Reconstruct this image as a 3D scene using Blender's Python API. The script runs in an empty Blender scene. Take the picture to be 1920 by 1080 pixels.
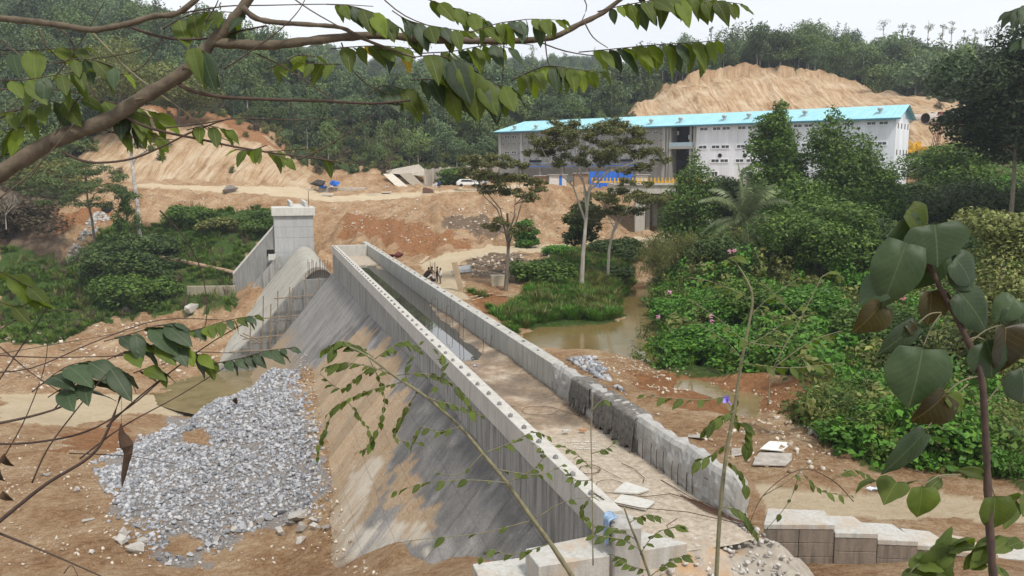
import bpy, bmesh, math, random
import numpy as np
from mathutils import Vector, Matrix

S = bpy.context.scene
COL = S.collection
R = math.radians
random.seed(7)
RNG = np.random.default_rng(11)

# ------------------------------------------------------------------ camera
FPX = 1600.0
PITCH = math.atan(220 / FPX)
CP, SP = math.cos(PITCH), math.sin(PITCH)
cam_d = bpy.data.cameras.new('camera')
cam = bpy.data.objects.new('camera', cam_d)
COL.objects.link(cam)
cam.location = (0, 0, 0)
cam.rotation_euler = (math.pi / 2 - PITCH, 0, 0)
cam_d.sensor_width = 36
cam_d.lens = 36 * FPX / 1920
cam_d.clip_start = 0.05
cam_d.clip_end = 6000
S.camera = cam

# ------------------------------------------------------------------ world and sun
SUN_EL, SUN_AZ = 55, 150        # degrees; high sun behind thin cloud, from the right and behind
w = bpy.data.worlds.new('World')
S.world = w
w.use_nodes = True
nt = w.node_tree
nt.nodes.clear()
def wn(t, **k):
    n = nt.nodes.new(t)
    for a, b in k.items():
        setattr(n, a, b)
    return n
out = wn('ShaderNodeOutputWorld')
sky = wn('ShaderNodeTexSky', sky_type='NISHITA', sun_disc=False)
sky.sun_elevation = R(SUN_EL)
sky.sun_rotation = R(SUN_AZ)
sky.air_density = 1.0
sky.dust_density = 3.0
bgs = wn('ShaderNodeBackground')
bgs.inputs[1].default_value = 0.06
nt.links.new(sky.outputs[0], bgs.inputs[0])
# the cloud deck: pale grey, faintly mottled, covering nearly all of the sky
tc = wn('ShaderNodeTexCoord')
mp = wn('ShaderNodeMapping')
mp.inputs['Scale'].default_value = (1.2, 1.2, 4)
nz = wn('ShaderNodeTexNoise')
nz.inputs['Scale'].default_value = 1.6
nz.inputs['Detail'].default_value = 4
cr = wn('ShaderNodeValToRGB')
cr.color_ramp.elements[0].position = 0.3
cr.color_ramp.elements[0].color = (0.74, 0.78, 0.84, 1)
cr.color_ramp.elements[1].position = 0.7
cr.color_ramp.elements[1].color = (0.90, 0.92, 0.94, 1)
bgc = wn('ShaderNodeBackground')
bgc.inputs[1].default_value = 1.06
mx = wn('ShaderNodeMixShader')
mx.inputs[0].default_value = 0.92
nt.links.new(tc.outputs['Generated'], mp.inputs[0])
nt.links.new(mp.outputs[0], nz.inputs['Vector'])
nt.links.new(nz.outputs[0], cr.inputs[0])
nt.links.new(cr.outputs[0], bgc.inputs[0])
nt.links.new(bgs.outputs[0], mx.inputs[1])
nt.links.new(bgc.outputs[0], mx.inputs[2])
nt.links.new(mx.outputs[0], out.inputs[0])

sd = bpy.data.lights.new('sun', 'SUN')
sd.energy = 2.9
sd.angle = R(7)
sd.color = (1.0, 0.95, 0.87)
sun = bpy.data.objects.new('sun', sd)
COL.objects.link(sun)
az = R(SUN_AZ)
sdir = Vector((math.sin(az) * math.cos(R(SUN_EL)), math.cos(az) * math.cos(R(SUN_EL)), math.sin(R(SUN_EL))))
sun.rotation_euler = sdir.to_track_quat('Z', 'Y').to_euler()
sun.location = (0, -20, 60)

S.view_settings.view_transform = 'Standard'
S.view_settings.look = 'None'
S.view_settings.exposure = 0.27
S.view_settings.gamma = 1
S.view_settings.use_curve_mapping = False
S.cycles.max_bounces = 6
S.cycles.diffuse_bounces = 3
S.cycles.transmission_bounces = 3
S.cycles.transparent_max_bounces = 6
S.cycles.volume_bounces = 0
S.cycles.caustics_reflective = False
S.cycles.caustics_refractive = False

# ------------------------------------------------------------------ geometry of the view
def rdir(px, py):
    v = (540 - py) / FPX
    return Vector(((px - 960) / FPX, CP + v * SP, -SP + v * CP))
def aty(px, py, y):
    d = rdir(px, py)
    return d * (y / d.y)
def atz(px, py, z):
    d = rdir(px, py)
    return d * (z / d.z)
def zof(py, y):
    v = (540 - py) / FPX
    return y * (-SP + v * CP) / (CP + v * SP)
def proj(p):
    f = p[1] * CP - p[2] * SP
    u = p[1] * SP + p[2] * CP
    return 960 + FPX * p[0] / f, 540 - FPX * u / f

# ------------------------------------------------------------------ noise
def _hash(ix, iy, seed):
    h = (ix.astype(np.int64) * 374761393 + iy.astype(np.int64) * 668265263 + seed * 1442695041) & 0xffffffff
    h = ((h ^ (h >> 13)) * 1274126177) & 0xffffffff
    return ((h ^ (h >> 16)) & 0xffff) / 65535.0
def vnoise(x, y, seed=0):
    x = np.asarray(x, float); y = np.asarray(y, float)
    ix = np.floor(x); iy = np.floor(y)
    fx = x - ix; fy = y - iy
    fx = fx * fx * (3 - 2 * fx); fy = fy * fy * (3 - 2 * fy)
    a = _hash(ix, iy, seed); b = _hash(ix + 1, iy, seed)
    c = _hash(ix, iy + 1, seed); d = _hash(ix + 1, iy + 1, seed)
    return (a * (1 - fx) + b * fx) * (1 - fy) + (c * (1 - fx) + d * fx) * fy * 1.0
def fbm(x, y, oct=4, seed=0):
    s = 0; a = 1; t = 0
    for i in range(oct):
        s = s + a * (vnoise(np.asarray(x) * 2**i, np.asarray(y) * 2**i, seed + i * 17) - 0.5)
        t += a * 0.5; a *= 0.5
    return s / t
def sstep(a, b, x):
    t = np.clip((np.asarray(x, float) - a) / (b - a), 0, 1)
    return t * t * (3 - 2 * t)

# ------------------------------------------------------------------ objects
def tag(o, label=None, cat=None, group=None, kind=None):
    if label: o['label'] = label
    if cat: o['category'] = cat
    if group: o['group'] = group
    if kind: o['kind'] = kind
    return o
def empty(name, loc=(0, 0, 0), rz=0):
    o = bpy.data.objects.new(name, None)
    o.empty_display_size = 0.3
    o.location = loc
    o.rotation_euler = (0, 0, rz)
    COL.objects.link(o)
    return o
def link(name, me, parent=None, keep_world=True):
    o = bpy.data.objects.new(name, me)
    COL.objects.link(o)
    if parent is not None:
        o.parent = parent
        if keep_world:
            o.matrix_parent_inverse = PINV(parent)
    return o
def PINV(p):
    m = Matrix.Translation(p.location) @ p.rotation_euler.to_matrix().to_4x4() @ Matrix.Diagonal((*p.scale, 1))
    if p.parent:
        m = PINV(p.parent).inverted() @ p.matrix_parent_inverse @ m
    return m.inverted()

class MB:
    """collects shapes into one mesh; each face remembers a material slot"""
    def __init__(s):
        s.v = []; s.f = []; s.m = []; s.uv = None
    def add(s, vs, fs, mi=0):
        b = len(s.v)
        s.v += [tuple(p) for p in vs]
        s.f += [tuple(b + i for i in f) for f in fs]
        s.m += [mi] * len(fs)
        return s
    def hexa(s, c8, mi=0):
        """8 corners: bottom 4 then top 4 in the same order"""
        return s.add(c8, [(3, 2, 1, 0), (4, 5, 6, 7), (0, 1, 5, 4), (1, 2, 6, 5), (2, 3, 7, 6), (3, 0, 4, 7)], mi)
    def box(s, c, size, rot=None, mi=0):
        x, y, z = [q / 2 for q in size]
        pts = [Vector(p) for p in ((-x, -y, -z), (x, -y, -z), (x, y, -z), (-x, y, -z), (-x, -y, z), (x, -y, z), (x, y, z), (-x, y, z))]
        if rot is not None:
            if isinstance(rot, (int, float)):
                rot = Matrix.Rotation(rot, 3, 'Z')
            pts = [rot @ p for p in pts]
        return s.hexa([p + Vector(c) for p in pts], mi)
    def bar(s, a, b, t, t2=None, mi=0):
        a = Vector(a); b = Vector(b); d = b - a
        q = d.to_track_quat('X', 'Z').to_matrix()
        return s.box((a + b) / 2, (d.length, t, t2 or t), q, mi)
    def tube(s, pts, rad, n=6, mi=0, cap=True):
        pts = [Vector(p) for p in pts]
        if isinstance(rad, (int, float)): rad = [rad] * len(pts)
        b = len(s.v)
        ref = Vector((0.13, 0.21, 1)).normalized()
        for i, p in enumerate(pts):
            t = (pts[min(i + 1, len(pts) - 1)] - pts[max(i - 1, 0)])
            if t.length < 1e-9: t = Vector((0, 0, 1))
            t.normalize()
            r_ = ref if abs(t.dot(ref)) < 0.95 else Vector((1, 0, 0))
            u = t.cross(r_).normalized(); v = t.cross(u)
            for k in range(n):
                a = 2 * math.pi * k / n
                s.v.append(tuple(p + (u * math.cos(a) + v * math.sin(a)) * rad[i]))
        for i in range(len(pts) - 1):
            for k in range(n):
                k2 = (k + 1) % n
                s.f.append((b + i * n + k, b + i * n + k2, b + (i + 1) * n + k2, b + (i + 1) * n + k)); s.m.append(mi)
        if cap:
            s.f.append(tuple(b + k for k in reversed(range(n)))); s.m.append(mi)
            e = b + (len(pts) - 1) * n
            s.f.append(tuple(e + k for k in range(n))); s.m.append(mi)
        return s
    def stone(s, c, size, seed, mi=0, flat=0.6):
        r_ = random.Random(seed)
        pts = []
        for i in range(12):
            a = Vector((r_.gauss(0, 1), r_.gauss(0, 1), r_.gauss(0, 1))).normalized()
            pts.append(a * r_.uniform(0.8, 1.1))
        bm = bmesh.new()
        for p in pts: bm.verts.new(p)
        bmesh.ops.convex_hull(bm, input=bm.verts)
        bm.verts.index_update()
        rot = Matrix.Rotation(r_.uniform(0, 6.28), 3, 'Z')
        vs = [rot @ Vector((v.co.x * size, v.co.y * size * r_.uniform(.75, .8), v.co.z * size * flat)) + Vector(c) for v in bm.verts]
        fs = [tuple(v.index for v in f.verts) for f in bm.faces]
        bm.free()
        return s.add(vs, fs, mi)
    def mesh(s, name, mats, smooth=False):
        me = bpy.data.meshes.new(name)
        me.from_pydata(s.v, [], s.f)
        if not isinstance(mats, (list, tuple)): mats = [mats]
        for m_ in mats: me.materials.append(m_)
        if len(mats) > 1:
            me.polygons.foreach_set('material_index', s.m)
        if smooth:
            me.polygons.foreach_set('use_smooth', [True] * len(s.f))
        me.update()
        return me
    def build(s, name, mats, parent=None, smooth=False, bevel=0):
        o = link(name, s.mesh(name, mats, smooth), parent)
        if bevel:
            b = o.modifiers.new('bevel', 'BEVEL'); b.width = bevel; b.segments = 1; b.limit_method = 'ANGLE'
        return o

def np_mesh(name, verts, quads, mats, attrs=None, smooth=False, tris=None):
    me = bpy.data.meshes.new(name)
    V = np.asarray(verts, np.float32)
    me.vertices.add(len(V)); me.vertices.foreach_set('co', V.ravel())
    q = np.asarray(quads, np.int32); k = q.shape[1]
    me.loops.add(q.size); me.loops.foreach_set('vertex_index', q.ravel())
    me.polygons.add(len(q))
    me.polygons.foreach_set('loop_start', np.arange(0, q.size, k, dtype=np.int32))
    me.polygons.foreach_set('loop_total', np.full(len(q), k, np.int32))
    if smooth: me.polygons.foreach_set('use_smooth', np.ones(len(q), bool))
    if not isinstance(mats, (list, tuple)): mats = [mats]
    for m_ in mats: me.materials.append(m_)
    for n_, a in (attrs or {}).items():
        at = me.attributes.new(n_, 'FLOAT', 'POINT')
        at.data.foreach_set('value', np.asarray(a, np.float32))
    me.update(calc_edges=True)
    me.validate()
    return me

# ------------------------------------------------------------------ materials
class NT:
    def __init__(s, name):
        s.m = bpy.data.materials.new(name); s.m.use_nodes = True
        s.t = s.m.node_tree; s.t.nodes.clear()
        s.out = s.n('ShaderNodeOutputMaterial')
        s.b = s.n('ShaderNodeBsdfPrincipled')
        s.t.links.new(s.b.outputs[0], s.out.inputs[0])
    def n(s, t, **k):
        x = s.t.nodes.new(t)
        for a, b in k.items(): setattr(x, a, b)
        return x
    def l(s, a, b): s.t.links.new(a, b)
    def coord(s, kind='Object', scale=(1, 1, 1)):
        c = s.n('ShaderNodeTexCoord'); m_ = s.n('ShaderNodeMapping')
        m_.inputs['Scale'].default_value = scale
        s.l(c.outputs[kind], m_.inputs[0])
        return m_.outputs[0]
    def noise(s, vec, sc, det=5, rough=.6, dist=0):
        x = s.n('ShaderNodeTexNoise')
        x.inputs['Scale'].default_value = sc; x.inputs['Detail'].default_value = det
        x.inputs['Roughness'].default_value = rough; x.inputs['Distortion'].default_value = dist
        s.l(vec, x.inputs['Vector']); return x.outputs[0]
    def ramp(s, fac, stops):
        x = s.n('ShaderNodeValToRGB'); e = x.color_ramp.elements
        while len(e) < len(stops): e.new(0.5)
        for i, (p, c) in enumerate(stops):
            e[i].position = p
            e[i].color = (*c, 1) if isinstance(c, tuple) else (c, c, c, 1)
        s.l(fac, x.inputs[0]); return x.outputs[0]
    def mix(s, fac, a, b, mode='MIX'):
        x = s.n('ShaderNodeMix', data_type='RGBA', blend_type=mode)
        for v, i in ((fac, 0), (a, 6), (b, 7)):
            if hasattr(v, 'links'): s.l(v, x.inputs[i])
            elif i == 0: x.inputs[0].default_value = v
            else: x.inputs[i].default_value = (*v, 1)
        return x.outputs[2]
    def math(s, op, a, b=0.0):
        x = s.n('ShaderNodeMath', operation=op)
        for v, i in ((a, 0), (b, 1)):
            if hasattr(v, 'links'): s.l(v, x.inputs[i])
            else: x.inputs[i].default_value = v
        return x.outputs[0]
    def attr(s, name):
        x = s.n('ShaderNodeAttribute', attribute_name=name); return x.outputs['Fac']
    def bump(s, h, strength=.5, dist=.05):
        x = s.n('ShaderNodeBump'); x.inputs['Strength'].default_value = strength
        x.inputs['Distance'].default_value = dist
        s.l(h, x.inputs['Height']); s.l(x.outputs[0], s.b.inputs['Normal'])
    def fin(s, col, rough=.9, spec=.25):
        if hasattr(col, 'links'): s.l(col, s.b.inputs['Base Color'])
        else: s.b.inputs['Base Color'].default_value = (*col, 1)
        if hasattr(rough, 'links'): s.l(rough, s.b.inputs['Roughness'])
        else: s.b.inputs['Roughness'].default_value = rough
        s.b.inputs['Specular IOR Level'].default_value = spec
        return s.m

def simple(name, c1, c2=None, scale=3, rough=.8, bump=.3, bd=.02, stretch=(1, 1, 1), metal=0, rnd=0.0, coord='Object', spec=.25):
    c2 = c2 or tuple(q * .75 for q in c1)
    t = NT(name)
    v = t.coord(coord, stretch)
    n1 = t.noise(v, scale)
    col = t.ramp(n1, [(.3, c2), (.7, c1)])
    if rnd:
        oi = t.n('ShaderNodeObjectInfo')
        k = t.ramp(oi.outputs['Random'], [(0, 1 - rnd), (1, 1.0)])
        col = t.mix(1, col, k, 'MULTIPLY')
    if bump: t.bump(t.noise(v, scale * 4), bump, bd)
    t.b.inputs['Metallic'].default_value = metal
    return t.fin(col, rough, spec)

def concrete(name, base=(.36, .35, .33), dark=(.12, .115, .11), stain=(.42, .33, .22), streak=(3, 3, .35), amount=.5, coord='Object', soil=0.0, fine=12, scl=1.0):
    """cast concrete: blotches, vertical run marks, pitting"""
    t = NT(name)
    v = t.coord(coord, (scl, scl, scl)); vs = t.coord(coord, tuple(q * scl for q in streak))
    big = t.noise(v, .45, 4, .6)
    st = t.noise(vs, 1.3, 5, .65, .4)
    fi = t.noise(v, fine, 6, .7)
    c = t.ramp(fi, [(.25, tuple(q * .8 for q in base)), (.75, tuple(min(1, q * 1.12) for q in base))])
    k = t.ramp(st, [(.42, 0.0), (.66, amount)])
    c = t.mix(k, c, dark)
    k2 = t.ramp(big, [(.45, 0.0), (.75, .45)])
    c = t.mix(k2, c, tuple(q * .72 for q in base))
    if soil:
        sp = t.noise(v, .22, 5, .65, .6)
        k3 = t.ramp(sp, [(.5, 0.0), (.6, soil)])
        c = t.mix(k3, c, stain)
    pale = t.noise(v, 1.7, 5, .7)
    c = t.mix(t.ramp(pale, [(.6, 0.0), (.8, .4)]), c, tuple(min(1, q * 1.35) for q in base))
    t.bump(t.math('ADD', fi, t.math('MULTIPLY', st, .6)), .5, .03)
    return t.fin(c, .9, .2)

def leafmat(name, c1, c2, c3=None, trans=.25, nscale=.35, rough=.55, attr=True, rnd=.25):
    """foliage: colour varies leaf to leaf and clump to clump; light passes through"""
    t = NT(name)
    g = t.n('ShaderNodeNewGeometry')
    n1 = t.noise(g.outputs['Position'], nscale, 3, .6)
    f = n1
    if attr:
        f = t.math('ADD', t.math('MULTIPLY', n1, .6), t.math('MULTIPLY', t.attr('rnd'), .4))
    stops = [(.25, c1), (.65, c2)]
    if c3: stops.append((.8, c3))
    col = t.ramp(f, stops)
    oi = t.n('ShaderNodeObjectInfo')
    col = t.mix(1, col, t.ramp(oi.outputs['Random'], [(0, 1 - rnd), (1, 1 + 0.0)]), 'MULTIPLY')
    t.fin(col, rough, .3)
    tr = t.n('ShaderNodeBsdfTranslucent'); t.l(col, tr.inputs[0])
    ms = t.n('ShaderNodeMixShader'); ms.inputs[0].default_value = trans
    t.l(t.b.outputs[0], ms.inputs[1]); t.l(tr.outputs[0], ms.inputs[2]); t.l(ms.outputs[0], t.out.inputs[0])
    return t.m
# ------------------------------------------------------------------ the dam's axis
WT = -9.0                                   # top of the channel walls
LN = atz(1133, 960, WT); LF = atz(622, 460, WT)      # left wall, outer top edge, near and far
RNp = atz(1368, 896, WT); RF = atz(679, 453, WT)     # right wall, inner top edge, near and far
UX = (LF - LN); DAM_L = UX.length; UX = UX.normalized()
NX = Vector((-UX.y, UX.x, 0)) * 1.0
if NX.x > 0: NX = -NX                        # towards the low side, left

# ------------------------------------------------------------------ terrain profiles: photo column -> [(distance, photo row or ('z', height))]
FARL = {
    -500: [(128, 570), (140, 520), (165, 420), (190, 330), (230, 200), (290, 90), (350, -20), (420, -60), (520, -80)],
    0: [(122, 600), (130, 560), (142, 505), (152, 445), (170, 365), (190, 300), (230, 200), (290, 100), (350, 30), (410, 10), (520, 0)],
    150: [(124, 600), (132, 560), (142, 505), (153, 435), (163, 385), (172, 350), (186, 320), (225, 215), (290, 100), (350, 50), (410, 32), (520, 30)],
    240: [(124, 600), (132, 560), (145, 490), (155, 430), (163, 392), (176, 348), (182, 340), (205, 250), (225, 200), (285, 105), (350, 68), (410, 48), (520, 50)],
    400: [(118, 620), (126, 580), (134, 540), (142, 495), (150, 445), (160, 392), (170, 368), (176, 350), (182, 344), (205, 262), (225, 215), (290, 120), (350, 88), (420, 75), (520, 80)],
    500: [(118, 620), (126, 580), (134, 540), (142, 495), (150, 450), (160, 398), (168, 375), (178, 352), (184, 344), (200, 290), (225, 240), (290, 130), (350, 110), (420, 100), (520, 104)],
    570: [(118, 620), (126, 580), (134, 520), (142, 480), (150, 445), (160, 400), (170, 374), (182, 352), (190, 344), (200, 325), (230, 250), (290, 150), (360, 120), (440, 112), (520, 118)],
}
LCOL = {
    -500: [(1, ('z', -2)), (14, ('z', -11)), (38, 1100), (52, 900), (66, 830), (78, 780), (88, 745), (100, 700), (114, 640)],
    0: [(1, ('z', -2)), (14, ('z', -11)), (38, 1080), (44, 985), (52, 900), (62, 838), (70, 800), (78, 775), (88, 742), (98, 700), (108, 662), (114, 635)],
    150: [(1, ('z', -2)), (14, ('z', -11)), (38, 1075), (44, 985), (52, 905), (60, 850), (66, 832), (78, 795), (86, 752), (94, 722), (104, 672), (114, 635)],
    235: [(1, ('z', -2)), (14, ('z', -11)), (38, 1075), (43, 1010), (50, 920), (57, 862), (61, 842), (66, 842), (78, 800), (86, 760), (94, 725), (104, 672), (114, 635)],
    300: [(1, ('z', -2)), (14, ('z', -11)), (38, 1090), (43, 1005), (49, 925), (55, 862), (60, 818), (64, 795), (68, 812), (72, 842), (86, 768), (94, 732), (104, 678), (114, 635)],
    400: [(1, ('z', -2)), (14, ('z', -11)), (38, 1085), (43, 1005), (50, 915), (56, 850), (62, 795), (67, 752), (69, 746), (73, 800), (78, 830), (92, 760), (100, 712), (112, 650)],
    500: [(1, ('z', -2)), (14, ('z', -11)), (38, 1080), (42, 1015), (48, 935), (55, 852), (62, 780), (68, 725), (73, 692), (77, 720), (82, 790), (98, 730), (112, 650)],
    600: [(1, ('z', -2)), (14, ('z', -11)), (37, 1070), (39, 1045), (46, ('z', -17.6)), (74, ('z', -17.3)), (82, ('z', -23)), (100, ('z', -25)), (112, ('z', -24))],
    750: [(1, ('z', -2)), (14, ('z', -10.5)), (28, ('z', -13.9)), (31, 1068), (36, ('z', -15.8)), (46, ('z', -17.5)), (74, ('z', -17.5)), (82, ('z', -23)), (100, ('z', -25)), (112, ('z', -24))],
    900: [(1, ('z', -2)), (14, ('z', -10)), (24, ('z', -11.9)), (27, 1062), (33, ('z', -15)), (46, ('z', -17.5)), (74, ('z', -17.5)), (82, ('z', -23)), (112, ('z', -24))],
    1040: [(1, ('z', -2)), (14, ('z', -9.5)), (20, ('z', -10.9)), (24, ('z', -11.6)), (30, ('z', -14)), (46, ('z', -17.5)), (112, ('z', -24))],
    1300: [(1, ('z', -2)), (12, ('z', -8.5)), (18, ('z', -10.2)), (24, ('z', -11.4)), (30, ('z', -14)), (46, ('z', -17.5)), (112, ('z', -24))],
    3400: [(1, ('z', -2)), (12, ('z', -8.5)), (18, ('z', -10.2)), (24, ('z', -11.4)), (30, ('z', -14)), (46, ('z', -17.5)), (112, ('z', -24))],
}
RNEAR = [(1, ('z', -2)), (12, ('z', -8.2)), (19, ('z', -10.3)), (24, ('z', -11.9)), (28, ('z', -12.4))]
RCOL = {
    600: [(100, ('z', -13.5)), (118, ('z', -13.6)), (132, ('z', -12.6)), (150, 435), (160, 404), (166, 388), (178, 366), (186, 358), (195, 340), (210, 315), (240, 255), (300, ('z', 24)), (335, ('z', 43)), (400, ('z', 52)), (520, ('z', 72)), (700, ('z', 100)), (850, ('z', 122))],
    700: [(90, ('z', -12.6)), (112, ('z', -12.6)), (128, 474), (138, 440), (150, 418), (163, 392), (172, 376), (180, 366), (188, 352), (200, 330), (215, 300), (250, 240), (300, ('z', 18)), (335, ('z', 33)), (400, ('z', 38)), (520, ('z', 57)), (700, ('z', 86)), (850, ('z', 111))],
    850: [(60, ('z', -12.2)), (90, 534), (105, 500), (112, 488), (118, 476), (124, 462), (134, 432), (144, 408), (156, 384), (166, 370), (178, 358), (195, 348), (206, 338), (222, 300), (255, 240), (300, ('z', 18)), (335, ('z', 33)), (400, ('z', 38)), (520, ('z', 57)), (700, ('z', 86)), (850, ('z', 111))],
    1000: [(44, ('z', -12.6)), (58, 690), (65, 656), (67.5, ('z', -14.6)), (71, ('z', -14.8)), (74, 632), (79, 600), (88, 560), (96, 528), (105, 500), (114, 478), (124, 464), (128, 458), (136, 430), (146, 404), (158, 366), (163, 356), (190, 350), (230, 342), (262, 240), (300, ('z', 18)), (335, ('z', 33)), (400, ('z', 38)), (520, ('z', 57)), (700, ('z', 86)), (850, ('z', 111))],
    1120: [(36, ('z', -12.5)), (50, 718), (56, 690), (64, 656), (67, ('z', -14.7)), (71, ('z', -14.7)), (74, 632), (81, 592), (92, 545), (102, 510), (114, 478), (124, 462), (128, 456), (134, 440), (146, 404), (156, 375), (162, 354), (190, 348), (226, 340), (258, 235), (300, ('z', 18)), (335, ('z', 33)), (400, ('z', 38)), (520, ('z', 57)), (700, ('z', 86)), (850, ('z', 111))],
    1200: [(30, ('z', -12.4)), (40, 815), (48, 742), (52, 722), (55, 700), (62, 668), (68, ('z', -14.7)), (100, ('z', -14.8)), (106, ('z', -13.6)), (114, 478), (124, 460), (130, 450), (142, 442), (154, 428), (164, 348), (190, 345), (222, 338), (255, 225), (290, 180), (350, 120), (420, 110), (520, 110)],
    1300: [(29, ('z', -12.4)), (38, 830), (46, 758), (51, 735), (54, ('z', -14.9)), (57, ('z', -14.8)), (60, 690), (66, 665), (78, 600), (90, 540), (104, ('z', -14)), (116, ('z', -13)), (140, 445), (156, 430), (166, 348), (200, 340), (225, 290), (250, 212), (268, 180), (292, 152), (330, 128), (400, 80), (470, 70), (560, 80)],
    1400: [(29, ('z', -12.4)), (38, 835), (44, 785), (49, ('z', -14.9)), (53, ('z', -14.9)), (56, 712), (60, 695), (72, 640), (90, 540), (106, 480), (125, 440), (150, 400), (172, 350), (205, 335), (230, 280), (250, 212), (270, 172), (288, 143), (330, 122), (400, 75), (470, 62), (560, 75)],
    1520: [(29, ('z', -12.5)), (36, 860), (40, 812), (44, ('z', -14.6)), (48, ('z', -14)), (51, 725), (60, 680), (72, 630), (90, 540), (106, 480), (125, 435), (150, 390), (172, 350), (205, 335), (230, 270), (250, 212), (272, 168), (288, 143), (330, 115), (400, 66), (470, 55), (560, 66)],
    1600: [(29, ('z', -12.6)), (35, 880), (40, 828), (48, 765), (60, 690), (72, 630), (90, 540), (106, 480), (125, 430), (150, 385), (172, 350), (205, 330), (230, 260), (250, 212), (275, 176), (290, 162), (330, 122), (400, 72), (470, 60), (560, 70)],
    1700: [(29, ('z', -12.7)), (35, 895), (40, 835), (48, 770), (60, 690), (72, 630), (90, 530), (106, 470), (125, 420), (150, 375), (165, 352), (176, 344), (184, 300), (194, 255), (199, 229), (215, 226), (235, 205), (262, 185), (300, 150), (350, 110), (420, 80), (560, 80)],
    1800: [(29, ('z', -12.8)), (34, 915), (39, 850), (48, 770), (60, 680), (72, 610), (90, 520), (106, 450), (125, 390), (142, 345), (158, 318), (172, 298), (184, 296), (192, 255), (198, 230), (215, 227), (235, 205), (262, 186), (300, 160), (350, 130), (420, 95), (560, 90)],
    1920: [(29, ('z', -12.9)), (33, 930), (38, 870), (48, 770), (60, 670), (72, 590), (90, 500), (106, 430), (125, 370), (142, 330), (158, 310), (172, 298), (184, 294), (192, 255), (198, 230), (215, 227), (240, 200), (300, 160), (350, 135), (420, 105), (560, 100)],
    3400: [(29, ('z', -12.9)), (34, 930), (38, 870), (48, 770), (60, 670), (72, 590), (90, 500), (106, 430), (125, 370), (142, 330), (158, 310), (172, 298), (184, 294), (192, 255), (198, 230), (215, 227), (240, 200), (300, 130), (350, 60), (420, 40), (560, 60)],
}
DG = np.concatenate([np.geomspace(1, 20, 40)[:-1], np.linspace(20, 130, 331)[:-1], np.linspace(130, 330, 260)[:-1], np.geomspace(330, 900, 40)])
def res(entries, off=15):
    ds = []; zs = []
    for d_, r_ in entries:
        ds.append(d_); zs.append(r_[1] if isinstance(r_, tuple) else zof(r_, d_))
    ds.append(900); zs.append(zs[-1] * .8)
    return np.interp(DG, ds, zs) - off * sstep(297, 335, DG)
def build_table(cols):
    px = sorted(cols)
    return np.array(px, float), np.array([res(cols[p], float(np.interp(p, [0, 235, 400, 600], [0, 2, 9, 15]))) for p in px])
Lc = {}; Rc = {}
for p, e in LCOL.items():
    if p <= 570:
        key = {235: 240, 300: 240}.get(p, p)
        Lc[p] = e + [q for q in FARL[key] if q[0] > e[-1][0] + 2]
    else:
        far = RCOL[min(RCOL, key=lambda k: abs(k - p))]
        Lc[p] = e + [q for q in far if q[0] >= 150]
for p, e in FARL.items():
    Rc[p] = RNEAR + [(100, ('z', -13.5)), (126, ('z', -13.8))] + [q for q in e if q[0] > 132]
for p, e in RCOL.items():
    Rc[p] = RNEAR[:(5 if e[0][0] > 29 else 4)] + e
LT = build_table(Lc); RT = build_table(Rc)
def tab(T, x, y):
    px = 960 + FPX * x / np.maximum(y, .5)
    d = np.clip(y, 1, 899)
    di = np.interp(d, DG, np.arange(len(DG))); i0 = np.minimum(di.astype(int), len(DG) - 2); fd = di - i0
    ci = np.interp(np.clip(px, T[0][0], T[0][-1]), T[0], np.arange(len(T[0]))); c0 = np.minimum(ci.astype(int), len(T[0]) - 2); fc = ci - c0
    fc = fc * fc * (3 - 2 * fc) * .6 + fc * .4
    A = T[1]
    return (A[c0, i0] * (1 - fd) + A[c0, i0 + 1] * fd) * (1 - fc) + (A[c0 + 1, i0] * (1 - fd) + A[c0 + 1, i0 + 1] * fd) * fc
def H0(x, y):
    x = np.asarray(x, float); y = np.asarray(y, float)
    t = (x - LN.x) * NX.x + (y - LN.y) * NX.y
    s = (x - LN.x) * UX.x + (y - LN.y) * UX.y
    l = tab(LT, x, y); r = tab(RT, x, y)
    split = np.where(s > DAM_L + 4.6, 3.2, -1.0)
    w = sstep(split - .7, split + .7, t)
    w = np.where(y > 150, sstep(-14, -4, x + .42 * y - 22), w) if False else w
    far = sstep(136, 150, y)
    wf = 1 - sstep(560, 640, 960 + FPX * x / np.maximum(y, .5))
    w = w * (1 - far) + wf * far
    return l * w + r * (1 - w)
def raymarch(pxs, pys, hfun=None):
    hfun = hfun or H0
    pxs = np.asarray(pxs, float); pys = np.asarray(pys, float)
    v = (540 - pys) / FPX
    dx = (pxs - 960) / FPX; dy = CP + v * SP; dz = -SP + v * CP
    dx = dx / dy; dz = dz / dy
    ys = DG[DG > 18]
    yy = np.broadcast_to(ys, (len(pxs), len(ys)))
    z = hfun(dx[:, None] * yy, yy)
    hit = dz[:, None] * yy <= z
    done = hit.any(1); k = np.where(done, hit.argmax(1), len(ys) - 1)
    best = ys[k]
    return dx * best, best, done
def inpoly(x, y, P):
    c = np.zeros(np.shape(x), bool)
    n = len(P)
    for i in range(n):
        x1, y1 = P[i]; x2, y2 = P[(i + 1) % n]
        if y1 == y2: continue
        k = (y > min(y1, y2)) & (y <= max(y1, y2))
        c ^= k & (x < (x2 - x1) * (y - y1) / (y2 - y1) + x1)
    return c
def dense(P, k=6):
    o = []
    for i in range(len(P)):
        a = P[i]; b = P[(i + 1) % len(P)]
        for j in range(k): o.append((a[0] + (b[0] - a[0]) * j / k, a[1] + (b[1] - a[1]) * j / k))
    return o
def wpoly(P, ymax=None):
    """outline seen in the photo -> outline on the ground"""
    P = dense(P)
    x, y, d = raymarch([p[0] for p in P], [p[1] for p in P])
    return list(zip(x, y))

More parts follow.
